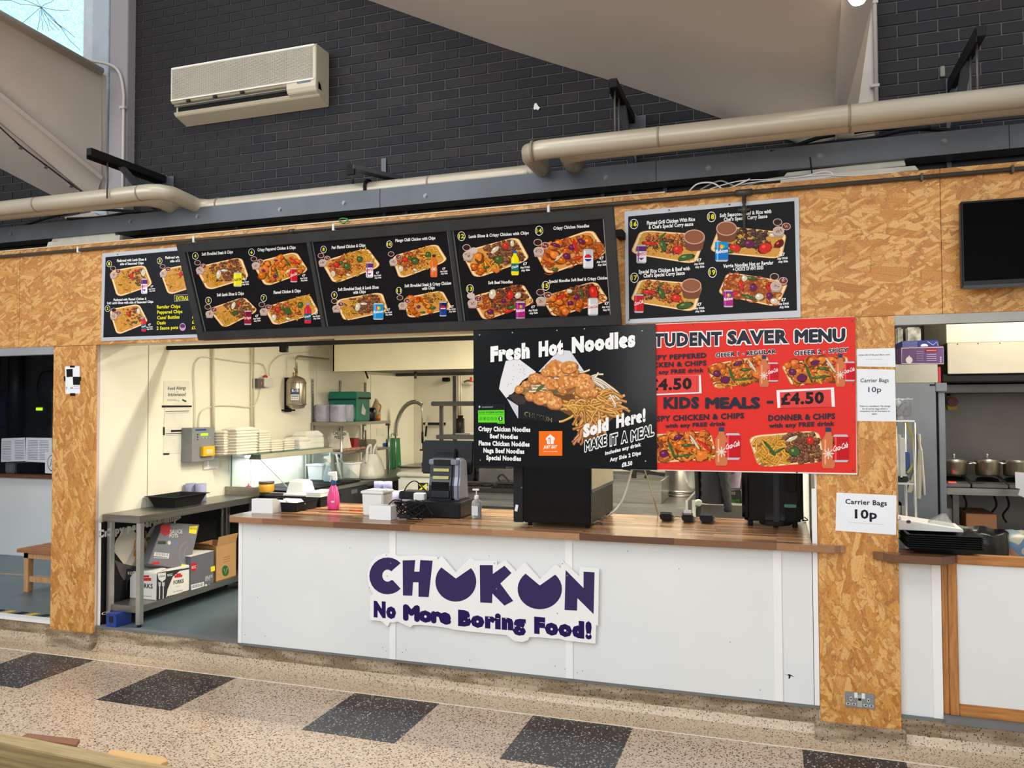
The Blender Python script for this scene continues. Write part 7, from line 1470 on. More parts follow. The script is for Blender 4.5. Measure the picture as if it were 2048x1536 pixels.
# low black pans area behind: sink and dark trays at back
solo('black_oven_tray', 'dark baking trays piled on the rear bench right of the tap', 'tray', MB().box(-4.35, -3.2, 4.7, 5.2, 1.03, 1.10).box(-4.1, -3.3, 4.75, 5.2, 1.10, 1.15), M('tray_brown', (52, 42, 36), .5), .01)
rb_ = thing('rear_bench', 'stainless bench across the back wall of the kitchen', 'bench', (-2.2, 5.0, FLZ))
part(rb_, 'top', MB().box(-4.8, .15, 4.9, 5.47, .98, 1.02), STEEL, .003); part(rb_, 'front', MB().box(-4.3, .15, 4.95, 5.4, FLZ, .98), STEELD)
# ================================================================== COOK LINE AND REAR
hz = 2.19; hf = PZ(665, 743, hz); 
HM = M('hood_cream', (240, 230, 200), .35, .15, .04, 3)
hd_ = thing('cooker_hood', 'large cream steel cooker hood across the rear of the kitchen', 'cooker hood', (-2.2, hf.y+.7, hz))
HX = .12
part(hd_, 'front_panel', MB().box(hf.x, HX, hf.y, hf.y+.02, hz, CZ-.01), HM, .002); part(hd_, 'side_panel', MB().box(hf.x, hf.x+.02, hf.y, hf.y+1.5, hz, CZ-.01), HM)
part(hd_, 'rim', MB().box(hf.x, HX, hf.y+.02, hf.y+.06, hz, hz+.05).box(hf.x, HX, hf.y+1.44, hf.y+1.5, hz, hz+.05), STEELD); part(hd_, 'back_panel', MB().box(hf.x, HX, hf.y+1.48, hf.y+1.5, hz, CZ-.01), STEELD)
part(hd_, 'filter_bank', MB().prism([(hf.x+.03, hf.y+.06, hz+.02), (HX, hf.y+.06, hz+.02), (HX, hf.y+1.44, hz+.035), (hf.x+.03, hf.y+1.44, hz+.035)], (0, 0, .02)), M('filter_dark', (60, 58, 54), .5, .4))
for i in range(4): x = hf.x+.5+i*1.0; part(hd_, 'hanger_hook', MB().cyl((x, hf.y+1.0, hz-.05), (x, hf.y+1.0, hz+.04), .016, 8), STEELD)
solo('hanging_tool', 'small dark handle hanging from the hood edge', 'tool', MB().beam(PY(731, 743, hf.y+.05), PY(736, 757, hf.y+.05), .022, .012), BLACKM, .002)
# tubular shelving stand behind the till monitor
SY = 4.2
def sx(px): return PY(px, 850, SY).x
def szz(py, px=900): return PY(px, py, SY).z
st_ = thing('steel_stand', 'tall steel gantry stand with two shelves behind the till monitor', 'stand', (sx(910), SY, FLZ))
for px, top in ((883, 812), (910, 746)): part(st_, 'post', MB().box(sx(px)-.022, sx(px)+.022, SY-.02, SY+.02, FLZ, min(szz(top), hz-.01)), STEELD, .003)
part(st_, 'post', MB().box(-1.9, -1.86, SY-.02, SY+.02, FLZ, hz-.01), STEELD, .003); part(st_, 'post', MB().box(-.3, -.26, SY-.02, SY+.02, FLZ, hz-.01), STEELD, .003)
part(st_, 'upper_shelf', MB().box(sx(875), .1, SY-.2, SY+.15, szz(812), szz(803)), STEELD, .01); part(st_, 'lower_shelf', MB().box(sx(884), .1, SY-.18, SY+.15, szz(877), szz(869)), STEELD, .004)
part(st_, 'bottom_shelf', MB().box(sx(862), .1, SY-.3, SY+.2, szz(975), szz(966)), STEELD, .004)
solo('pepper_mill', 'dark tall canister on the lower shelf of the steel stand', 'canister', MB().lathe((sx(921), SY, szz(869)+.001), [(.05, 0), (.05, .19), (.032, .2), (.036, .23)], 16), M('canister_brown', (50, 42, 38), .4))
solo('white_box', 'white appliance box on the lower shelf behind the monitor', 'box', MB().box(sx(917), sx(946), SY-.1, SY+.1, szz(869)+.001, szz(869)+.001+.02), M('white_grubby', (190, 186, 172), .5))
kr = thing('knife_rack', 'black magnetic knife rack on the back wall', 'rack', PY(868, 848, 5.47)); a = PY(847, 845, 5.47); b = PY(891, 850, 5.47)
part(kr, 'bar', MB().box(a.x, b.x, 5.455, 5.482, b.z, a.z), BLACK, .003)
kn = thing('kitchen_knife', 'kitchen knife hanging on the black rack', 'knife', PY(853, 872, 5.44))
part(kn, 'blade', MB().prism([PY(x, y, 5.445) for x, y in ((850, 850), (852, 838), (855, 829), (857, 838), (855, 852))], (0, .003, 0)), STEELB); part(kn, 'handle', MB().beam(PY(853, 852, 5.445), PY(851, 873, 5.445), .025, .014), BLACKM, .003)
t = thing('gas_tap', 'red handled gas tap on the pipe at the back wall', 'tap', PY(942, 762, 5.4)); part(t, 'valve', MB().tube([PY(928, 764, 5.42), PY(935, 761, 5.42), PY(948, 763, 5.42)], .014, 8), M('brass', (1, 1, 1))); part(t, 'handle', MB().beam(PY(942, 764, 5.40), PY(942, 754, 5.40), .03, .02), M('tap_red', (210, 60, 40), .4), .004)
solo('camera_unit', 'small dark box on the wall under the hood', 'box', MB().box(PY(884, 755, 5.4).x, PY(896, 762, 5.4).x, 5.4, 5.48, PY(890, 763, 5.4).z, PY(890, 755, 5.4).z), BLACKM, .004)
solo('wall_pipe', 'pale pipes on the back wall right of the gantry post', 'pipe', MB().cyl(PY(918, 746, 5.45), PY(918, 830, 5.45), .018, 10).cyl(PY(922, 746, 5.45), PY(922, 830, 5.45), .012, 10), PIPW)
# hanging utensils, griddle, wok
for i, (px, y0, y1, kind) in enumerate(((950, 936, 962, 0), (966, 936, 958, 0), (990, 936, 955, 1))):
    a = PY(px, y0, 4.9); b = PY(px-(3 if kind else 0), y1, 4.9); mb = MB().beam(a, b, .02 if not kind else .03, .02)
    if not kind: mb.obox(b+Vector((0, 0, .01)), .05, .02, .05)
    solo('hanging_utensil', ['dark utensil hanging just right of the monitor', 'dark utensil hanging second from the monitor', 'wooden handle leaning behind the steel shelf'][i], 'utensil', mb, BLACKM if not kind else M('handle_wood', (176, 134, 84), .6), .002)
solo('folded_cloth', 'folded white cloth on the steel shelf under the noodle sign', 'cloth', MB().lathe((PY(969, 962, 4.1).x, 4.1, szz(966)+.001), [(.10, 0), (.11, .015), (.07, .035), (.0001, .04)], 14, 1, .8), M('cloth_white', (224, 220, 204), .8))
GY = 3.0
gr_ = thing('gas_griddle', 'black gas griddle and grill under the cooker hood', 'griddle', (PY(960, 990, GY).x, GY, FLZ)); gx0, gx1 = PY(880, 990, GY).x, PY(1028, 990, GY).x
part(gr_, 'body', MB().box(gx0, gx1+.05, GY+.04, GY+.7, FLZ+.05, .93), STEELD, .006); part(gr_, 'top', MB().box(gx0, gx1+.05, GY, GY+.7, .93, .97), M('griddle_black', (34, 32, 30), .45, .3), .004); part(gr_, 'front_rail', MB().box(gx0, gx1+.05, GY-.12, GY+.02, PY(1000, 1010, GY).z, PY(1000, 1000, GY).z+.0), STEEL, .004)
part(gr_, 'back_gantry', MB().box(gx0+.2, gx1+.05, GY+.62, GY+.66, .97, 1.12), STEELD)
for i in range(9): x = PY(1010, 985, GY).x-.15+i*.035; part(gr_, 'grate_bar', MB().box(x-.006, x+.006, GY+.03, GY+.45, .972, .99), BLACKM)
for i in range(3): x = PY(900+i*28, 985, GY).x; part(gr_, 'burner', MB().lathe((x, GY+.25, .97), [(.07, 0), (.07, .02), (.04, .03)], 14), BLACKM)
fb = PY(1012, 962, GY+.3); t = thing('fryer_basket', 'small dark basket frame with a wire handle on the grill', 'basket', (fb.x, GY+.3, .97))
part(t, 'box', MB().box(fb.x-.09, fb.x+.12, GY+.2, GY+.42, .995, fb.z), M('basket_dark', (44, 42, 40), .5, .3), .008); part(t, 'handle', MB().tube(smooth([(fb.x-.05, GY+.25, fb.z), (fb.x-.07, GY+.25, fb.z+.04), (fb.x-.02, GY+.25, fb.z+.07), (fb.x+.05, GY+.25, fb.z+.0)], 5), .008, 6), BLACKM)
# white appliance with sticker behind the till cables
a = PY(795, 948, 3.0); b = PY(868, 948, 3.0); 
fr_ = thing('white_freezer', 'white chest appliance with a black and yellow sticker behind the till cables', 'freezer', ((a.x+b.x)/2, 3.3, FLZ))
part(fr_, 'body', MB().box(a.x, b.x, 3.0, 3.6, FLZ, PY(820, 955, 3.0).z), M('freezer_white', (206, 204, 192), .4), .02); part(fr_, 'lid', MB().box(a.x-.01, b.x+.01, 2.99, 3.62, PY(820, 954, 3.0).z, PY(820, 945, 3.0).z), M('freezer_lid', (190, 184, 168), .45), .012)
S = Sign((0, 2.998, 0), (1, 0, 0), (0, 0, 1)).frame((560, 680), 4.096)
S.poly([(1130, 1170), (1215, 1170), (1215, 1240), (1130, 1240)], (34, 34, 32), .0006); S.line([(1140, 1180), (1205, 1232)], 14, (220, 210, 60), .001); S.line([(1205, 1180), (1140, 1232)], 14, (220, 210, 60), .001); S.ell(1200, 1205, 12, 16, (200, 200, 196), .0014)
S.build(fr_, 'sticker', INK)

# ---- steel bench, bain marie, stock pot right of the warming cabinet
bz2 = .93
e0 = PZ(1245, 1011, bz2); e1 = PZ(1370, 1019, bz2); Yb = (e0.y+e1.y)/2
bb_ = thing('sink_bench', 'stainless bench end with upturned edge behind the card readers', 'bench', ((e0.x+e1.x)/2, Yb+.4, FLZ))
part(bb_, 'top', MB().box(e0.x-.9, e1.x, Yb, Yb+1.2, bz2-.07, bz2), STEEL, .004); part(bb_, 'right_upstand', MB().box(e1.x, e1.x+.02, Yb-.01, Yb+1.2, bz2-.09, bz2+.07), STEELB, .003)
for x in (e0.x-.8, e1.x-.03): part(bb_, 'leg', MB().box(x, x+.04, Yb+.03, Yb+.07, FLZ, bz2-.07), STEELB)
a = PZ(1244, 1005, bz2); b = PZ(1322, 1009, bz2); yb_ = (a.y+b.y)/2; zt_ = PY(1290, 962, yb_).z
t = thing('bain_marie', 'square stainless bain marie tank on the steel bench', 'bain marie', (b.x-.25, yb_+.25, bz2))
part(t, 'tank', MB().openbox(b.x-.27, yb_+.27, bz2+.001, zt_, .268, .265, .272, .27, .012, .006), STEEL, .003)
a = PY(1330, 900, yb_+.75); b = PY(1392, 900, yb_+.75); r = (b.x-a.x)/2
t = thing('stock_pot', 'large stainless stock pot behind the bain marie', 'pot', ((a.x+b.x)/2, yb_+.75, bz2))
part(t, 'body', MB().lathe(((a.x+b.x)/2, yb_+.75, bz2+.001), [(r*.96, .0), (r, .02), (r, .5), (r*1.05, .5), (r*1.05, .52), (r*.97, .52)], 28), STEELB); part(t, 'base_ring', MB().lathe(((a.x+b.x)/2, yb_+.75, bz2+.0), [(r*1.06, .03), (r*1.06, .06), (r*1.0, .06)], 28), STEEL)
# dark ironwork glimpsed above the tank
solo('pot_rack', 'dark pot handles glimpsed over the bain marie', 'rack', MB().beam(PY(1246, 936, 2.6), PY(1330, 950, 2.6), .03, .03).beam(PY(1268, 936, 2.6), PY(1268, 956, 2.6), .04).beam(PY(1300, 936, 2.6), PY(1290, 956, 2.6), .02), BLACKM, .002)
# hanging jacket
JY = 1.9; jm = M('jacket_black', (30, 28, 36), .6, 0, .2, 9)
jk = thing('hanging_jacket', 'dark quilted jacket hanging right of the stock pot with one sleeve down', 'jacket', PY(1430, 1000, JY))
def blobby(px4, Y, th, nm, mat, t, ribs=0):
    """quilted slab between a left and right outline given as (y, x0, x1) rows"""
    rows = []; n = 10
    for (y, xa, xb) in px4:
        c0 = PY(xa, y, Y); c1 = PY(xb, y, Y); m = (c0+c1)/2; h = (c1-c0).length/2
        rows.append([m+Vector((h*math.cos(2*PI*i/n), th*math.sin(2*PI*i/n), 0)) for i in range(n)])
    mb = MB(); mb.add([v for r_ in rows for v in r_], [(j*n+i, j*n+(i+1) % n, (j+1)*n+(i+1) % n, (j+1)*n+i) for j in range(len(rows)-1) for i in range(n)], True)
    mb.add(rows[0], [tuple(range(n))]); mb.add(rows[-1], [tuple(range(n))]); return part(t, nm, mb, mat)
rows = []
for i in range(15): y = 880+i*9; w_ = 1.5 if i % 2 else -1.5; rows.append((y, 1402-w_, 1462+w_))
blobby(rows, JY, .09, 'torso', jm, jk)
rows = []
for i in range(13): y = 900+i*10; f = i/12; w_ = 1.3 if i % 2 else -1.0; rows.append((y, 1428+f*22-w_, 1452+f*12+w_))
blobby(rows, JY-.09, .05, 'sleeve', jm, jk); blobby([(1018, 1447, 1463), (1023, 1448, 1464)], JY-.09, .055, 'cuff', BLACKM, jk)
blobby([(880, 1388, 1402), (930, 1388, 1403), (980, 1390, 1404), (1010, 1392, 1402)], JY+.05, .05, 'front_edge', M('jacket_trim', (16, 16, 20), .5), jk)
# purple packs and dark bag
PBY = 2.2; pb = thing('purple_pack', 'clear pack with purple print hanging behind the drinks machine', 'packet', PY(1465, 985, PBY))
blobby([(900, 1448, 1482), (930, 1450, 1484), (955, 1450, 1482), (975, 1454, 1480)], PBY, .05, 'pack', M('pack_mauve', (150, 136, 150), .4, 0, .25, 10), pb); blobby([(905, 1456, 1474), (935, 1458, 1472), (948, 1462, 1470)], PBY-.05, .02, 'purple_print', M('pack_purple', (92, 50, 130), .4), pb)
db = thing('dark_bag', 'dark bag with green and white lettering beside the drinks machine', 'bag', PY(1465, 1012, PBY))
part(db, 'bag', MB().prism([PY(x, y, PBY-.02) for x, y in ((1448, 984), (1482, 980), (1484, 1014), (1446, 1012))], (0, .1, 0)), M('bag_charcoal', (32, 36, 32), .6), .01)
S = Sign((0, PBY-.021, 0), (1, 0, 0), (0, 0, 1)).frame((1220, 920), 4.6545)
S.text('NOISE', 1095, 318, 1168, 322, 26, (190, 180, 150), .0, .001, shear=.2); S.text('SPACE', 1115, 410, 1205, 408, 40, (70, 130, 40), .05, .001); S.build(db, 'print', INK)
boxthing('grey_cabinet', 'low grey cabinet behind the drinks machine', 'cabinet', PY(1402, 1020, 2.0).x, .17, 2.0, 2.5, FLZ, PY(1440, 1010, 2.0).z, M('cab_grey', (96, 92, 86), .6))
solo('soap_dispenser', 'small pale valve knob beside the bench post', 'knob', MB().lathe(PY(1397, 1012, 1.5), [(.012, 0), (.026, .015), (.026, .04), (.01, .05)], 12), M('knob_pale', (170, 180, 165), .4))
solo('bench_post', 'pale steel post right of the bench end', 'post', MB().box(PY(1384, 1010, 1.5).x, PY(1391, 1010, 1.5).x, 1.5, 1.54, FLZ, PY(1388, 1001, 1.5).z), STEELB, .002)
# curtain rail under the header
ry_ = .74; za_ = PY(342, 697, ry_).z; 
ra = thing('ceiling_rail', 'black ceiling rail across the hatch just under the header', 'rail', (-3, ry_, za_))
part(ra, 'rail', MB().box(XL+.0, .18, ry_-.02, ry_+.02, za_-.012, za_+.02), BLACKM, .002); xd = PY(568, 700, ry_).x; part(ra, 'drop_block', MB().box(xd-.03, xd+.03, ry_-.025, ry_+.025, za_-.06, za_-.01), BLACKM, .004)

# ================================================================== RIGHT UNIT
# lower front: white panel, timber hatch frame, worktop shelf
xa = RPX[1]+.002; xb = PY(1865, 1250, 0).x; xc = PY(1884, 1250, 0).x; zl = FLZ+.005
struct('wall_right_front', MB().box(xa, xc, .012, .03, FLZ, .985), WHITEP, label='white front panel under the small right shelf')
solo('edge_trim', 'white vertical edge strip beside the timber hatch frame', 'trim', MB().box(xb, xc, .004, .012, FLZ+.002, .98), WHITET, .001)
OAK = wood('frame_timber_v', (150, 92, 44), (192, 132, 70), 'Z', .4); OAKH = wood('frame_timber_h', (150, 92, 44), (192, 132, 70), 'X', .4)
hf_ = thing('timber_hatch_front', 'varnished timber frame with a white panel under the right opening', 'panel', (1.4, .03, FLZ))
zt_ = PY(1950, 1112, .0).z; zr = PY(2000, 1133, 0).z
zbt = PY(1990, 1416, 0).z; zbb = PY(1990, 1440, 0).z
part(hf_, 'stile', MB().box(xc+.002, PY(1897, 1250, 0).x, .006, .06, FLZ+.03, zt_-.01), OAK, .003); part(hf_, 'stile', MB().box(PY(1897, 1250, 0).x+.001, PY(1916, 1250, 0).x, .0, .06, FLZ+.03, zt_), OAK, .003)
part(hf_, 'top_rail', MB().box(PY(1916, 1250, 0).x+.001, 3.3, .0, .06, zr, zt_), OAKH, .003); part(hf_, 'bottom_rail', MB().box(PY(1916, 1250, 0).x+.001, 3.3, .0, .06, zbb, zbt), OAKH, .003)
part(hf_, 'white_panel', MB().box(PY(1916, 1250, 0).x, 3.3, .012, .04, zbt, zr), WHITEP); part(hf_, 'sill', MB().box(xc, 3.3, -.03, .06, FLZ-.01, zbb), M('sill_grey2', (110, 110, 110), .5), .003)
wz_ = PZ(1750, 1097, 1.03)
sw = thing('wooden_shelf', 'small clipped corner butcher block shelf fixed across the right column', 'shelf', (.75, 0, 1.0))
zq = PY(1800, 1098, -.1).z
P = [(PY(1745, 1095, -.02).x, -.02), (PY(1788, 1097, -.10).x, -.10), (PY(1884, 1104, -.10).x, -.10), (PY(1910, 1104, -.03).x, -.03), (PY(1905, 1104, .06).x+.05, .12), (RPX[1]+.004, .12), (RPX[1]+.004, -.02)]
part(sw, 'top', MB().prism([(x, y, .99) for x, y in P], (0, 0, .042)), WORKTOP, .002); sz = 1.033
# black trays stack on it
tk = MB()
for i in range(7):
    o = openthing('serving_tray', ['lowest', 'second', 'third', 'fourth', 'fifth', 'sixth', 'topmost'][i]+' black tray of the stack on the small right shelf', .645+.003*(i % 3), .985+.003*(i % 2), -.05, .24, sz+i*.011, sz+i*.011+.032, .045, BLACKM, .008)
    o['group'] = 'black trays stacked on the small right shelf'
# white food box with film on top
t = thing('white_carton', 'open white printed carton with crumpled film on the black tray stack', 'box', (.78, .28, sz+.1))
z6 = sz+.10
part(t, 'carton', MB().hexa([(.62, .1, z6), (.93, .1, z6), (.93, .3, z6), (.62, .3, z6), (.62, .1, z6+.055), (.93, .1, z6+.015), (.93, .3, z6+.02), (.62, .3, z6+.06)]), CW_, .002)
S = Sign((0, .0995, 0), (1, 0, 0), (0, 0, 1)).frame((1640, 640), 3.49)
S.text('LD', 540, 1392, 566, 1394, 20, (50, 50, 60), .03, .0008); S.ell(618, 1408, 17, 12, (110, 90, 130), .0006); S.line([(606, 1404), (630, 1412)], 5, (40, 40, 50), .0009); S.build(t, 'print', INK)
part(t, 'film', MB().hexa([(.76, .14, z6+.03), (.90, .14, z6+.02), (.88, .26, z6+.02), (.78, .26, z6+.03), (.845, .18, z6+.085), (.86, .17, z6+.09), (.86, .22, z6+.085), (.845, .22, z6+.08)]), glass('film', (230, 230, 225), .35, .2))
# bin with black liner, blue bag
bl = PY(1950, 1090, .9); t = thing('lined_bin', 'teal bin with a black liner behind the timber hatch', 'bin', (bl.x, .9, FLZ))
r = .17
part(t, 'bin', MB().lathe((bl.x, .9, FLZ), [(r*.8, 0), (r, .78), (r*.95, .78)], 24), M('bin_teal', (16, 110, 96), .5))
vs = []; n = 36; prf = [(r*1.02, .60), (r*1.06, .78), (r*1.04, .85), (r*.98, .86), (r*.93, .80), (r*.85, .5)]
for j, (q, z) in enumerate(prf):
    for i in range(n): a = 2*PI*i/n; w_ = 1+.03*math.sin(a*9+j*.7)+RB.uniform(-.012, .012); vs.append(Vector((bl.x+q*w_*math.cos(a), .9+q*w_*math.sin(a), FLZ+z+.006*math.sin(a*7))))
part(t, 'liner', MB().add(vs, [(j*n+i, j*n+(i+1) % n, (j+1)*n+(i+1) % n, (j+1)*n+i) for j in range(len(prf)-1) for i in range(n)], True), M('liner_black', (16, 16, 18), .28))
bp = PY(2034, 1085, 1.1); t = thing('blue_sack', 'crumpled blue and white food sack at the lower right edge', 'bag', (bp.x, 1.1, .8))
vs = []; n = 18; prf = [(.02, .24), (.07, .23), (.12, .18), (.15, .10), (.17, 0), (.16, -.6)]
for j, (q, z) in enumerate(prf):
    for i in range(n): a = 2*PI*i/n; w_ = 1+RB.uniform(-.1, .1); vs.append(Vector((bp.x+q*w_*math.cos(a), 1.1+q*w_*.8*math.sin(a), bp.z-.1+z*.75)))
m_, nt_, b_ = base_mat('sack_blue'); v_ = N(nt_, 'ShaderNodeTexVoronoi'); v_.inputs['Scale'].default_value = 14; nt_.links.new(coords(nt_), v_.inputs['Vector']); sp__ = N(nt_, 'ShaderNodeSeparateColor'); nt_.links.new(v_.outputs['Color'], sp__.inputs[0])
nt_.links.new(ramp(nt_, sp__.outputs[0], [(0, lin((70, 100, 130))), (.35, lin((110, 130, 140))), (.55, lin((150, 148, 132))), (.9, lin((150, 96, 60)))], 'CONSTANT'), b_.inputs['Base Color']); b_.inputs['Roughness'].default_value = .35
part(t, 'sack', MB().add(vs, [(j*n+i, j*n+(i+1) % n, (j+1)*n+(i+1) % n, (j+1)*n+i) for j in range(len(prf)-1) for i in range(n)], True), m_)
# wire rack with crate, towel
WY = .45
rk = thing('wire_rack', 'narrow steel wire rack just right of the column, loaded with tubs', 'rack', (.75, WY, FLZ))
xr0, xr1 = .66, PY(1829, 900, WY).x
for y in (WY, WY+.35):
    for x in (xr0, xr1): part(rk, 'post', MB().cyl((x, y, FLZ), (x, y, PY(1829, 845, WY).z), .009, 8), STEELB)
wz = [PY(1829, yy, WY).z for yy in (842, 968, 1060)]
for z in wz:
    mb = MB().beam((xr0, WY, z), (xr1, WY, z), .008).beam((xr1, WY, z), (xr1, WY+.35, z), .008).beam((xr0, WY+.35, z), (xr1, WY+.35, z), .008).beam((xr0, WY, z), (xr0, WY+.35, z), .008)
    for i in range(7): y = WY+.05*i+.02; mb.beam((xr0, y, z), (xr1, y, z), .004)
    part(rk, 'wire_shelf', mb, STEELB)
t = openthing('clear_crate', 'clear plastic crate of cables on the top shelf of the wire rack', xr0+.005, xr1-.004, WY+.01, WY+.33, wz[0]+.005, wz[0]+.125, .008, glass('crate_clear', (220, 222, 224), .3, .2), .005, 'crate')
for i in range(5):
    c = Vector(((xr0+xr1)/2+RB.uniform(-.02, .02), WY+.15, wz[0]+.04+.015*i)); part(t, 'coiled_cable', MB().tube([c+Vector((.04*math.cos(a), .08*math.sin(a), .03*math.sin(a*2+i))) for a in [k*PI/8 for k in range(17)]], .006, 6), BLACKM if i % 2 else M('cable_grey', (1, 1, 1)))
boxthing('foam_cup_sleeve', 'sleeve of white cups on the middle of the wire rack', 'cups', xr0+.005, xr0+.055, WY+.02, WY+.2, wz[1]+.005, wz[1]+.28, M('cup_white', (214, 212, 206), .5, 0, .06, 20), .02)
solo('yellow_strap', 'yellow and blue strap hanging in the wire rack', 'strap', MB().tube(smooth([(xr0+.06, WY+.02, wz[1]+.36), (xr0+.09, WY+.02, wz[1]+.26), (xr0+.10, WY+.01, wz[1]+.14), (xr0+.06, WY+.01, wz[1]+.06)], 5), .008, 6), M('strap_yellow', (170, 160, 80), .6))
boxthing('blue_packet', 'small blue packet between cups and strap in the wire rack', 'packet', xr0+.055, xr0+.08, WY+.05, WY+.1, wz[1]+.05, wz[1]+.18, M('packet_blue', (30, 80, 150), .4))
boxthing('black_tub', 'black tub on the lower shelf of the wire rack', 'tub', xr0+.002, xr1-.03, WY+.02, WY+.3, wz[1]-.0+.006, wz[1]+.04, BLACK, .006)
boxthing('steel_canister', 'steel canister at the bottom of the wire rack', 'canister', xr0+.01, xr1-.05, WY+.03, WY+.25, wz[2]+.006, wz[2]+.15, STEEL, .02)
# towel hanging on the rack corner
tw = thing('hanging_towel', 'long white cloth hanging on the front of the fridge', 'towel', PY(1845, 1000, .8))
CLO = M('cloth_cream', (206, 200, 184), .85, 0, .06, 14)
blobby([(868, 1835, 1841), (878, 1835, 1842), (886, 1837, 1841), (900, 1836, 1845), (930, 1834, 1846), (960, 1833, 1845), (990, 1833, 1843), (997, 1834, 1842)], 1.12, .02, 'fold', CLO, tw); blobby([(900, 1840, 1845), (950, 1843, 1849), (980, 1846, 1851), (990, 1847, 1851)], 1.11, .012, 'fold', CLO, tw); blobby([(940, 1828, 1834), (970, 1818, 1832), (985, 1814, 1824)], 1.125, .012, 'fold', CLO, tw)
# fridge
FY = 1.15; f0, f1 = RPX[1]+.05, PY(1874, 900, FY).x; fz = PY(1850, 783, FY).z; fz2 = PY(1850, 766, FY).z
fg = thing('steel_fridge', 'tall stainless fridge behind the wire rack at the right', 'fridge', ((f0+f1)/2, FY+.35, FLZ))
FS = M('fridge_steel', (124, 128, 132), .4, .55, .12, 2.2)
part(fg, 'cabinet', MB().box(f0, f1, FY, FY+.7, FLZ+.08, fz2), FS, .006); part(fg, 'door_edge', MB().box(PY(1880, 900, FY).x, PY(1893, 900, FY).x, FY+.02, FY+.68, FLZ+.1, fz-.01), FS, .003); part(fg, 'seal', MB().box(f1, PY(1880, 900, FY).x, FY+.03, FY+.66, FLZ+.1, fz), BLACKM)
part(fg, 'head_cap', MB().box(f1, PY(1894, 775, FY).x, FY, FY+.7, fz, fz2), FS, .003); nb = PY(1866, 770, FY-.001); part(fg, 'name_badge', MB().box(nb.x-.02, nb.x+.015, FY-.002, FY, nb.z-.006, nb.z+.006), BLACK)
for xx in (f0+.04, f1-.04): part(fg, 'foot', MB().cyl((xx, FY+.05, FLZ), (xx, FY+.05, FLZ+.08), .018, 8), BLACKM)
# cartons on the fridge
def lbox(name, label, px0, py0, px1, py1, Y, d, mat, under, cat='box'):
    a = PY(px0, py0, Y); b = PY(px1, py1, Y); t = thing(name, label, cat, ((a.x+b.x)/2, Y+d/2, under)); part(t, 'carton', MB().box(a.x, b.x, Y, Y+d, under, a.z), mat, .003); return t, a, b
t, a, b = lbox('polystyrene_box', 'long grey white box lying on the fridge', 1790, 729, 1876, 764, FY+.02, .4, M('poly_grey', (176, 174, 164), .6), fz2+.001)
zc_ = a.z+.001; part(t, 'red_book', MB().box(PY(1877, 740, FY+.02).x, PY(1882, 740, FY+.02).x, FY+.03, FY+.35, fz2+.002, a.z-.02), M('book_red', (180, 40, 50), .5))
t, a, b = lbox('purple_carton', 'purple printed carton on the long grey box', 1801, 694, 1888, 728, FY+.02, .35, M('carton_purple', (96, 66, 116), .5), zc_)
S = Sign((0, FY+.0195, 0), (1, 0, 0), (0, 0, 1)).frame((1640, 640), 3.49)
S.ell(622, 280, 24, 24, (214, 206, 210), .0006); S.poly([(612, 262), (632, 262), (622, 246)], (214, 206, 210), .0006); S.rect(735, 200, 818, 222, (150, 30, 46), .0006); S.text('GREENFIELDS', 742, 218, 812, 217, 9, (220, 190, 190), .0, .001)
for i in range(4): S.line([(745, 240+i*14), (812, 240+i*14)], 6, (170, 150, 186), .0006)
for i in range(6): S.line([(672, 222+i*12), (722, 222+i*12)], 4, (150, 130, 170), .0006)
for i in range(3): S.ell(843, 262+i*15, 6, 6, (190, 176, 200), .0006, 8)
S.line([(570, 196), (862, 190), (862, 306), (570, 304), (570, 196)], 5, (200, 190, 200), .0005); S.build(t, 'print', INK)
zc_ = a.z+.001
t, a, b = lbox('blue_carton', 'dark blue printed carton on top of the purple one', 1803, 682, 1877, 693, FY+.04, .3, M('carton_blue', (40, 50, 130), .5), zc_)
S = Sign((0, FY+.0395, 0), (1, 0, 0), (0, 0, 1)).frame((1640, 640), 3.49); S.ell(728, 180, 26, 14, (220, 220, 230), .0006)
for i in range(5): S.line([(575, 152+i*8), (680, 152+i*8)], 3, (140, 150, 210), .0006)
S.line([(750, 150), (790, 175), (815, 152), (825, 180)], 4, (170, 180, 220), .0006); S.build(t, 'print', INK)
solo('plastic_packs', 'clear wrapped packs on top behind the cartons', 'packet', MB().box(PY(1792, 655, 1.6).x, PY(1806, 655, 1.6).x, 1.6, 1.8, fz2, PY(1800, 655, 1.6).z).box(PY(1812, 655, 1.6).x, PY(1842, 655, 1.6).x, 1.6, 1.8, fz2, PY(1800, 655, 1.6).z), M('pack_clear', (176, 176, 166), .3, 0, .4, 24), .01)
# hood at the right
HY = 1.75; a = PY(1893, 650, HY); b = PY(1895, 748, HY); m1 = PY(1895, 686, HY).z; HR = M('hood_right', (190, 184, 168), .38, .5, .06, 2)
h2 = thing('cooker_hood', 'stainless hood coloured as if warmly lit in the right unit', 'cooker hood', (a.x+.7, HY+.3, b.z))
part(h2, 'upper_panel', MB().box(a.x, 3.2, HY+.008, HY+.9, m1, CZ-.02), M('hood_lit', (222, 216, 196), .35, .3), .003); part(h2, 'lower_panel', MB().box(a.x+.003, 3.2, HY, HY+.02, b.z, m1-.002), HR, .003)  # lit look of the upper panel is put into its paler colour
part(h2, 'gutter', MB().box(a.x-.03, 3.2, HY+.02, HY+.8, b.z-.06, b.z), BLACKM, .006); part(h2, 'inner_rim', MB().box(a.x-.02, 3.2, HY+.3, HY+.9, b.z-.13, b.z-.07), STEELD, .004)
for px in (1915, 1956, 2000): q = PY(px, 686, HY); part(h2, 'rivet', MB().cyl((q.x, HY-.003, m1-.01), (q.x, HY, m1-.01), .004, 8), BLACKM)
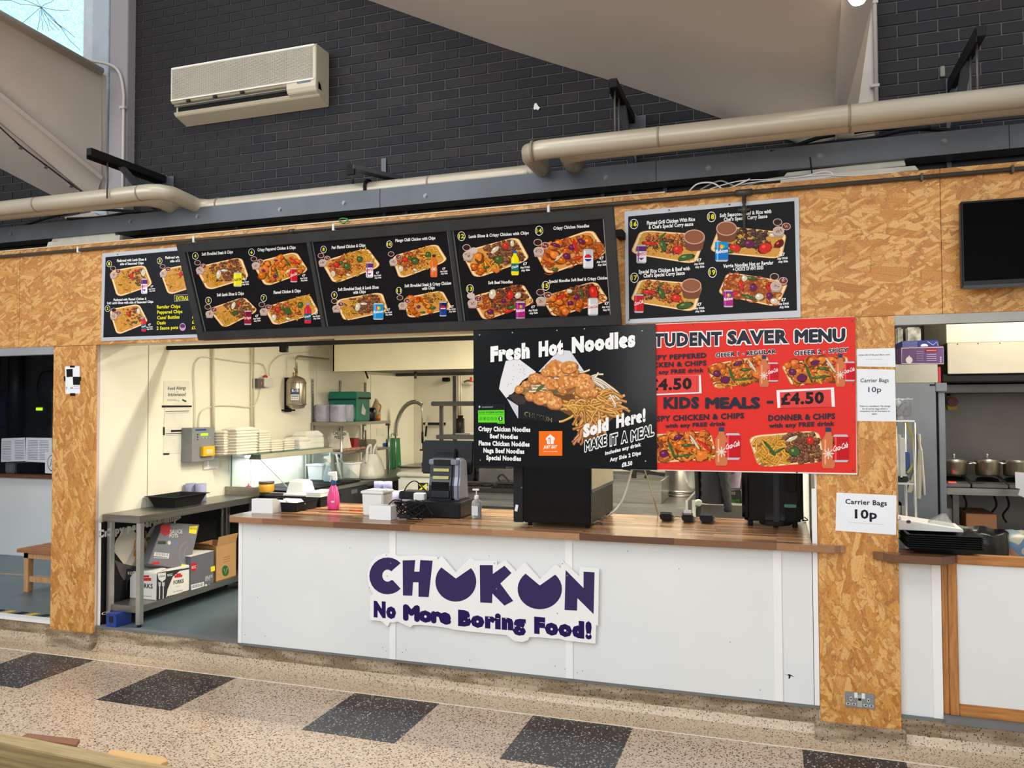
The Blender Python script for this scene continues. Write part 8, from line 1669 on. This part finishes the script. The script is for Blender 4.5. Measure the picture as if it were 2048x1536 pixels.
# isolator
IY = 2.74; a = PY(1893, 792, IY); b = PY(1912, 820, IY); t = thing('emergency_isolator', 'yellow isolator plate with a red knob on the steel wall', 'switch', ((a.x+b.x)/2, IY, b.z))
part(t, 'plate', MB().box(a.x, b.x, IY-.03, IY, b.z, a.z), M('iso_yellow', (188, 160, 60), .5), .004); c = (a+b)/2; part(t, 'knob', MB().cyl((c.x, IY-.07, c.z+.01), (c.x, IY-.03, c.z+.01), .04, 16), M('iso_red', (110, 24, 22), .4)); part(t, 'cable', MB().cyl((c.x-.02, IY-.01, a.z), (c.x-.02, IY-.01, a.z+.08), .012, 8), BLACKM)
# shelf with induction hobs and pots
ShY = 2.0; sz_ = PY(1950, 977, ShY).z
t = thing('hob_bench', 'stainless bench carrying the induction hobs in the right unit', 'bench', (1.9, ShY+.35, FLZ)); part(t, 'top', MB().box(PY(1893, 980, ShY).x, 3.2, ShY, ShY+.72, sz_-.05, sz_), STEEL, .004)
for x in (1.25, 2.9): part(t, 'leg', MB().box(x, x+.04, ShY+.05, ShY+.09, FLZ, sz_-.05), STEELD)
for x0_, x1_, lab in ((1872, 1940, 'left'), (1943, 2015, 'middle'), (2017, 2085, 'right')):
    xa_, xb__ = PY(x0_, 970, ShY+.05).x, PY(x1_, 970, ShY+.05).x
    t = thing('induction_hob', lab+' black glass induction hob on the bench', 'hob', ((xa_+xb__)/2, ShY+.25, sz_)); part(t, 'body', MB().hexa([(xa_, ShY+.03, sz_+.004), (xb__, ShY+.03, sz_+.004), (xb__, ShY+.42, sz_+.004), (xa_, ShY+.42, sz_+.004), (xa_, ShY+.03, sz_+.03), (xb__, ShY+.03, sz_+.03), (xb__, ShY+.42, sz_+.07), (xa_, ShY+.42, sz_+.07)]), STEELD, .004)
    part(t, 'glass_top', MB().hexa([(xa_+.01, ShY+.12, sz_+.042), (xb__-.01, ShY+.12, sz_+.042), (xb__-.01, ShY+.41, sz_+.071), (xa_+.01, ShY+.41, sz_+.071), (xa_+.01, ShY+.12, sz_+.046), (xb__-.01, ShY+.12, sz_+.046), (xb__-.01, ShY+.41, sz_+.076), (xa_+.01, ShY+.41, sz_+.076)]), BLACKG)
    if lab == 'left': part(t, 'red_display', MB().obox((PY(1905, 960, ShY+.06).x, ShY+.07, sz_+.036), .05, .03, .004, 0, .1), M('led_red', (255, 60, 50), .4, emit=2.5))
    pxp = {'left': (1882, 1935), 'middle': (1950, 2000), 'right': (2006, 2062)}[lab]; Yp = ShY+.27; xp0, xp1 = PY(pxp[0], 940, Yp).x, PY(pxp[1], 940, Yp).x; rr = (xp1-xp0)/2; cxp = (xp0+xp1)/2; ph = PY(pxp[0], 921, Yp).z-(sz_+.075)
    t = thing('saucepan', {'left': 'left stainless pan with a lid knob on its hob', 'middle': 'middle stainless pan with side handles on its hob', 'right': 'rightmost stainless pan partly out of frame'}[lab], 'pan', (cxp, Yp, sz_+.075))
    part(t, 'body', MB().lathe((cxp, Yp, sz_+.077), [(rr*.9, 0), (rr*.97, .012), (rr, ph-.01), (rr*1.03, ph), (rr*.96, ph), (rr*.92, .02)], 28), M('pan_steel', (176, 166, 146), .28, .9, .05, 4)); part(t, 'rim', MB().lathe((cxp, Yp, sz_+.077), [(rr*1.0, ph-.004), (rr*1.035, ph-.002), (rr*1.035, ph+.004), (rr*.97, ph+.005)], 28), STEELB)
    for s in (-1, 1): part(t, 'handle', MB().tube(smooth([(cxp+s*rr*.98, Yp-.04, sz_+.077+ph*.8), (cxp+s*(rr+.035), Yp-.03, sz_+.077+ph*.86), (cxp+s*(rr+.035), Yp+.03, sz_+.077+ph*.86), (cxp+s*rr*.98, Yp+.04, sz_+.077+ph*.8)], 4), .007, 6), STEELB)
    if lab != 'right': part(t, 'lid', MB().lathe((cxp, Yp, sz_+.077+ph), [(rr*.98, .004), (rr*.5, .018), (.0001, .022)], 24), STEELB); part(t, 'lid_knob', MB().lathe((cxp-.0, Yp, sz_+.077+ph+.02), [(.006, 0), (.006, .012), (.014, .02), (.010, .032), (.0001, .034)], 12), STEELB)
# hanging white paper at the right edge, cartons below
solo('paper_sheet', 'white paper sheets hanging off the right edge of the hob bench', 'paper', MB().prism([PY(x, y, 1.7) for x, y in ((2030, 944), (2060, 946), (2060, 1000), (2036, 990), (2040, 978), (2031, 976))], (0, .003, 0)), M('paper_grey', (190, 192, 200), .7))
t, a, b = lbox('brown_carton', 'brown cardboard carton on the floor under the hob bench', 1932, 1027, 1994, 1062, 2.1, .4, M('carton_dim', (150, 104, 72), .8), FLZ+.4)
t, a, b = lbox('white_carton_small', 'white carton with red print under the hob bench', 1893, 1017, 1912, 1058, 2.15, .3, CW_, FLZ+.4)
S = Sign((0, 2.149, 0), (1, 0, 0), (0, 0, 1)).frame((1640, 640), 3.49); S.text('food', 895, 1425, 930, 1425, 10, (170, 50, 50), .02, .001); S.rect(893, 1380, 905, 1400, (170, 50, 50), .001); S.build(t, 'print', INK)
boxthing('low_shelf', 'low steel shelf under the hob bench', 'shelf', 1.2, 3.0, 2.05, 2.65, FLZ+.37, FLZ+.4, STEELD)
for i, px in enumerate((1900, 1925, 1985, 2010)): solo('hanging_lead', ['leftmost', 'second', 'third', 'rightmost'][i]+' black lead drooping under the hob bench', 'cable', MB().tube(smooth([PY(px, 985, 2.3), PY(px+8, 1010, 2.3), PY(px-4, 1030, 2.3), PY(px+3, 1045, 2.3)], 5), .008, 6), BLACKM)
boxthing('floor_block', 'dark box beneath the timber hatch behind the bin', 'box', 1.6, 2.3, 1.3, 1.7, FLZ, FLZ+.75, M('box_olive', (70, 64, 52), .7))

# ================================================================== LEFT ROOM
c0 = PZ(0, 1110, FLZ); c1 = PZ(105, 1115, FLZ); Yc = (c0.y+c1.y)/2
lc = thing('far_counter', 'white counter with wooden top in the dim left room', 'counter', (-8, Yc+.3, FLZ)); ztc = PY(50, 950, Yc).z
part(lc, 'front_panel', MB().box(-9.7, XL-.12, Yc, Yc+.03, FLZ, ztc-.03), WHITEP); part(lc, 'worktop', MB().box(-9.7, XL-.12, Yc-.04, Yc+.5, ztc-.03, ztc+.005), wood('dark_top', (84, 50, 34), (120, 76, 52), 'X'), .003)
part(lc, 'screen', MB().box(-9.7, XL-.12, Yc+.02, Yc+.03, ztc+.005, ztc+.95), glass('screen_glass', (170, 180, 185), .08, .05))
def yplane(label, q, Y, texts, org=(0, 690), k=2.6947):
    P = [PY(x, y, Y) for x, y in q]; c = sum(P, Vector())/len(P); t = thing('menu_sheet', label, 'notice', (c.x, Y, min(p.z for p in P))); part(t, 'sheet', MB().prism(P, (0, .002, 0)), M('sheet_dim', (214, 216, 222), .7))
    S = Sign((0, Y-.0004, 0), (1, 0, 0), (0, 0, 1)).frame(org, k)
    for a in texts: S.line([(a[0], a[1]), (a[2], a[3])], a[4], (110, 112, 120), .0008)
    if texts: S.build(t, 'print', INK)
yplane('left white menu sheet taped to the glass in the left room', [(3, 877), (50, 875), (51, 922), (2, 924)], Yc+.015, [(12, 520+i*9, 60, 519+i*9, 2.2) for i in range(12)]+[(80, 515+i*9, 130, 514+i*9, 2.2) for i in range(12)])
yplane('right white menu sheet taped to the glass in the left room', [(52, 875), (104, 876), (104, 926), (51, 923)], Yc+.012, [(150, 515+i*9, 205, 516+i*9, 2.2) for i in range(12)]+[(212, 516+i*9, 262, 517+i*9, 2.2) for i in range(12)])
t = thing('logo_sheet', 'sheet with a round black outlined logo on the glass in the left room', 'notice', PY(98, 940, Yc+.01)); part(t, 'sheet', MB().prism([PY(x, y, Yc+.010) for x, y in ((90, 905), (112, 905), (112, 948), (90, 946))], (0, .002, 0)), M('sheet_dim', (1, 1, 1)))
S = Sign((0, Yc+.009, 0), (1, 0, 0), (0, 0, 1)).frame((0, 690), 2.6947); S.ell(282, 636, 26, 44, (40, 44, 52), .001, 24); S.ell(282, 636, 23, 40, (214, 216, 222), .0014, 24); S.text('JS', 268, 645, 292, 645, 34, (40, 44, 52), .0, .002, shear=.3); S.text('FO', 266, 752, 282, 752, 16, (60, 64, 74), .03, .001); S.text('INT', 266, 778, 282, 778, 14, (60, 64, 74), .03, .001); S.build(t, 'print', INK)
boxthing('white_tub', 'pale tub behind the glass on the far counter', 'tub', PY(26, 935, Yc+.2).x, PY(44, 935, Yc+.2).x, Yc+.1, Yc+.3, ztc+.006, PY(35, 924, Yc+.2).z, M('tub_dim', (190, 190, 190), .5), .01)
boxthing('black_tub_row', 'black tub behind the glass on the far counter', 'tub', PY(48, 935, Yc+.2).x, PY(92, 935, Yc+.2).x, Yc+.1, Yc+.35, ztc+.006, PY(70, 926, Yc+.2).z, BLACK, .01)
pz = PY(38, 800, 3.15); solo('dark_duct', 'thick dark vertical pipe on the rear wall of the left room', 'pipe', MB().cyl((pz.x, 3.1, ztc+.1), (pz.x, 3.1, CZ), .09, 16), M('duct_dark', (34, 38, 46), .5))
pz = PY(3, 800, 3.15); boxthing('blue_notice_board', 'blue white panel on the rear wall of the left room', 'panel', pz.x-.2, pz.x+.08, 3.16, 3.19, PY(3, 852, 3.1).z, PY(3, 800, 3.1).z, M('panel_blue', (50, 66, 100), .5))
pz = PY(86, 818, 3.15); t = thing('control_box', 'dark control box with a glowing green display in the left room', 'control panel', pz); part(t, 'case', MB().box(pz.x-.12, pz.x+.12, 3.1, 3.19, pz.z-.2, pz.z+.08), M('box_dark', (44, 46, 52), .5), .006); part(t, 'display', MB().box(pz.x-.05, pz.x+.05, 3.09, 3.1, pz.z-.018, pz.z+.018), M('lcd_glow', (190, 255, 40), .4, emit=2.2))
solo('wall_cable', 'thin dark cable looping down the rear wall of the left room', 'cable', MB().tube(smooth([PY(104, 742, 3.15), PY(84, 745, 3.15), PY(76, 765, 3.15), PY(76, 790, 3.15), PY(86, 812, 3.15)], 6), .008, 6), BLACKM)
# bench
BW = wood('bench_wood', (140, 84, 50), (178, 118, 74), 'X', .5); BWL = wood('bench_wood_pale', (176, 128, 84), (208, 160, 112), 'Z', .5)
l0 = PZ(48, 1184, FLZ); bt_ = PY(48, 1097, l0.y).z
bn = thing('wooden_bench', 'low slatted wooden bench in the left room beside the column', 'bench', (-5.9, l0.y+.2, FLZ))
bx0 = l0.x-.06; bx1 = XL-.15
for i in range(5):
    y0 = l0.y-.03+i*.085; part(bn, 'slat', MB().box(bx0, bx1, y0, y0+.078, bt_-.032, bt_), BW, .003)
part(bn, 'apron', MB().box(bx0+.05, bx1-.02, l0.y, l0.y+.02, bt_-.085, bt_-.033), BWL, .002)
for x in (bx0+.05, bx1-.09):
    for y in (l0.y, l0.y+.34): part(bn, 'leg', MB().box(x, x+.055, y, y+.055, FLZ, bt_-.033), BWL, .003)
part(bn, 'stretcher', MB().box(bx0+.105, bx1-.02, l0.y+.01, l0.y+.04, FLZ+.09, FLZ+.14), BWL, .002)
solo('floor_strip', 'thin pale strip across the floor of the left room', 'strip', MB().beam(PZ(-20, 1146, FLZ+.004), PZ(60, 1151, FLZ+.004), .02, .008).beam(PZ(60, 1151, FLZ+.004), PZ(102, 1155, FLZ+.004), .02, .008), M('strip_tan', (170, 150, 130), .6))
solo('white_door_sill', 'white threshold strip at the edge of the left room', 'strip', MB().box(-9, LPX[0]-.001, .0-.002, .05, FLZ+.005, FLZ+.013), WHITET)

# ================================================================== FOREGROUND TIMBER
tbz = .74
PLK = wood('old_plank', (84, 68, 38), (142, 120, 74), 'X', .6, 2.5); PLE = wood('plank_pale', (150, 128, 88), (186, 164, 120), 'X', .6)
ft_ = thing('timber_table', 'weathered timber table corner at the bottom left foreground', 'table', PZ(0, 1500, tbz)*1.0)
e = [PZ(-200, 1455, tbz), PZ(0, 1487, tbz), PZ(240, 1537, tbz), PZ(420, 1578, tbz)]
dirv = (e[2]-e[1]).normalized(); nv_ = Vector((dirv.y, -dirv.x, 0));  nv_ = nv_ if nv_.y < 0 else -nv_
A0 = e[1]-dirv*.9; A1 = e[1]+dirv*.9
part(ft_, 'top_plank', MB().prism([A0, A1, A1+nv_*.14, A0+nv_*.14], (0, 0, -.03)), PLK, .003); part(ft_, 'top_plank', MB().prism([A0+nv_*.147, A1+nv_*.147, A1+nv_*.29, A0+nv_*.29], (0, 0, -.03)), PLK, .003)
g = PZ(0, 1465, tbz-.004); wdt = (g-e[1]).dot(-nv_)
part(ft_, 'edge_board', MB().prism([A0-nv_*wdt, A1-nv_*wdt, A1-nv_*.002, A0-nv_*.002], (0, 0, -.05)), PLE, .004)
for s in (-.8, .7): q = A0.lerp(A1, .5)+dirv*s*.9+nv_*.1; part(ft_, 'leg', MB().box(q.x-.03, q.x+.03, q.y-.03, q.y+.03, 0, tbz-.03), PLK, .003)
s1 = [PZ(x, y, tbz-.02) for x, y in ((55, 1466), (160, 1478), (152, 1490), (40, 1474))]
solo('brown_offcut', 'reddish brown strip of wood lying beyond the timber table edge', 'wood strip', MB().prism([p-Vector((0, 0, .0)) for p in s1], (0, 0, -.012)), M('offcut_brown', (140, 96, 70), .5), .001)
s1 = [PZ(x, y, tbz+.004) for x, y in ((222, 1498), (330, 1514), (336, 1522), (322, 1527), (216, 1506))]
solo('pale_offcut', 'pale yellow sliver of wood lying on the timber table edge', 'wood strip', MB().prism(s1, (0, 0, -.012)), M('offcut_yellow', (222, 180, 120), .5), .001)
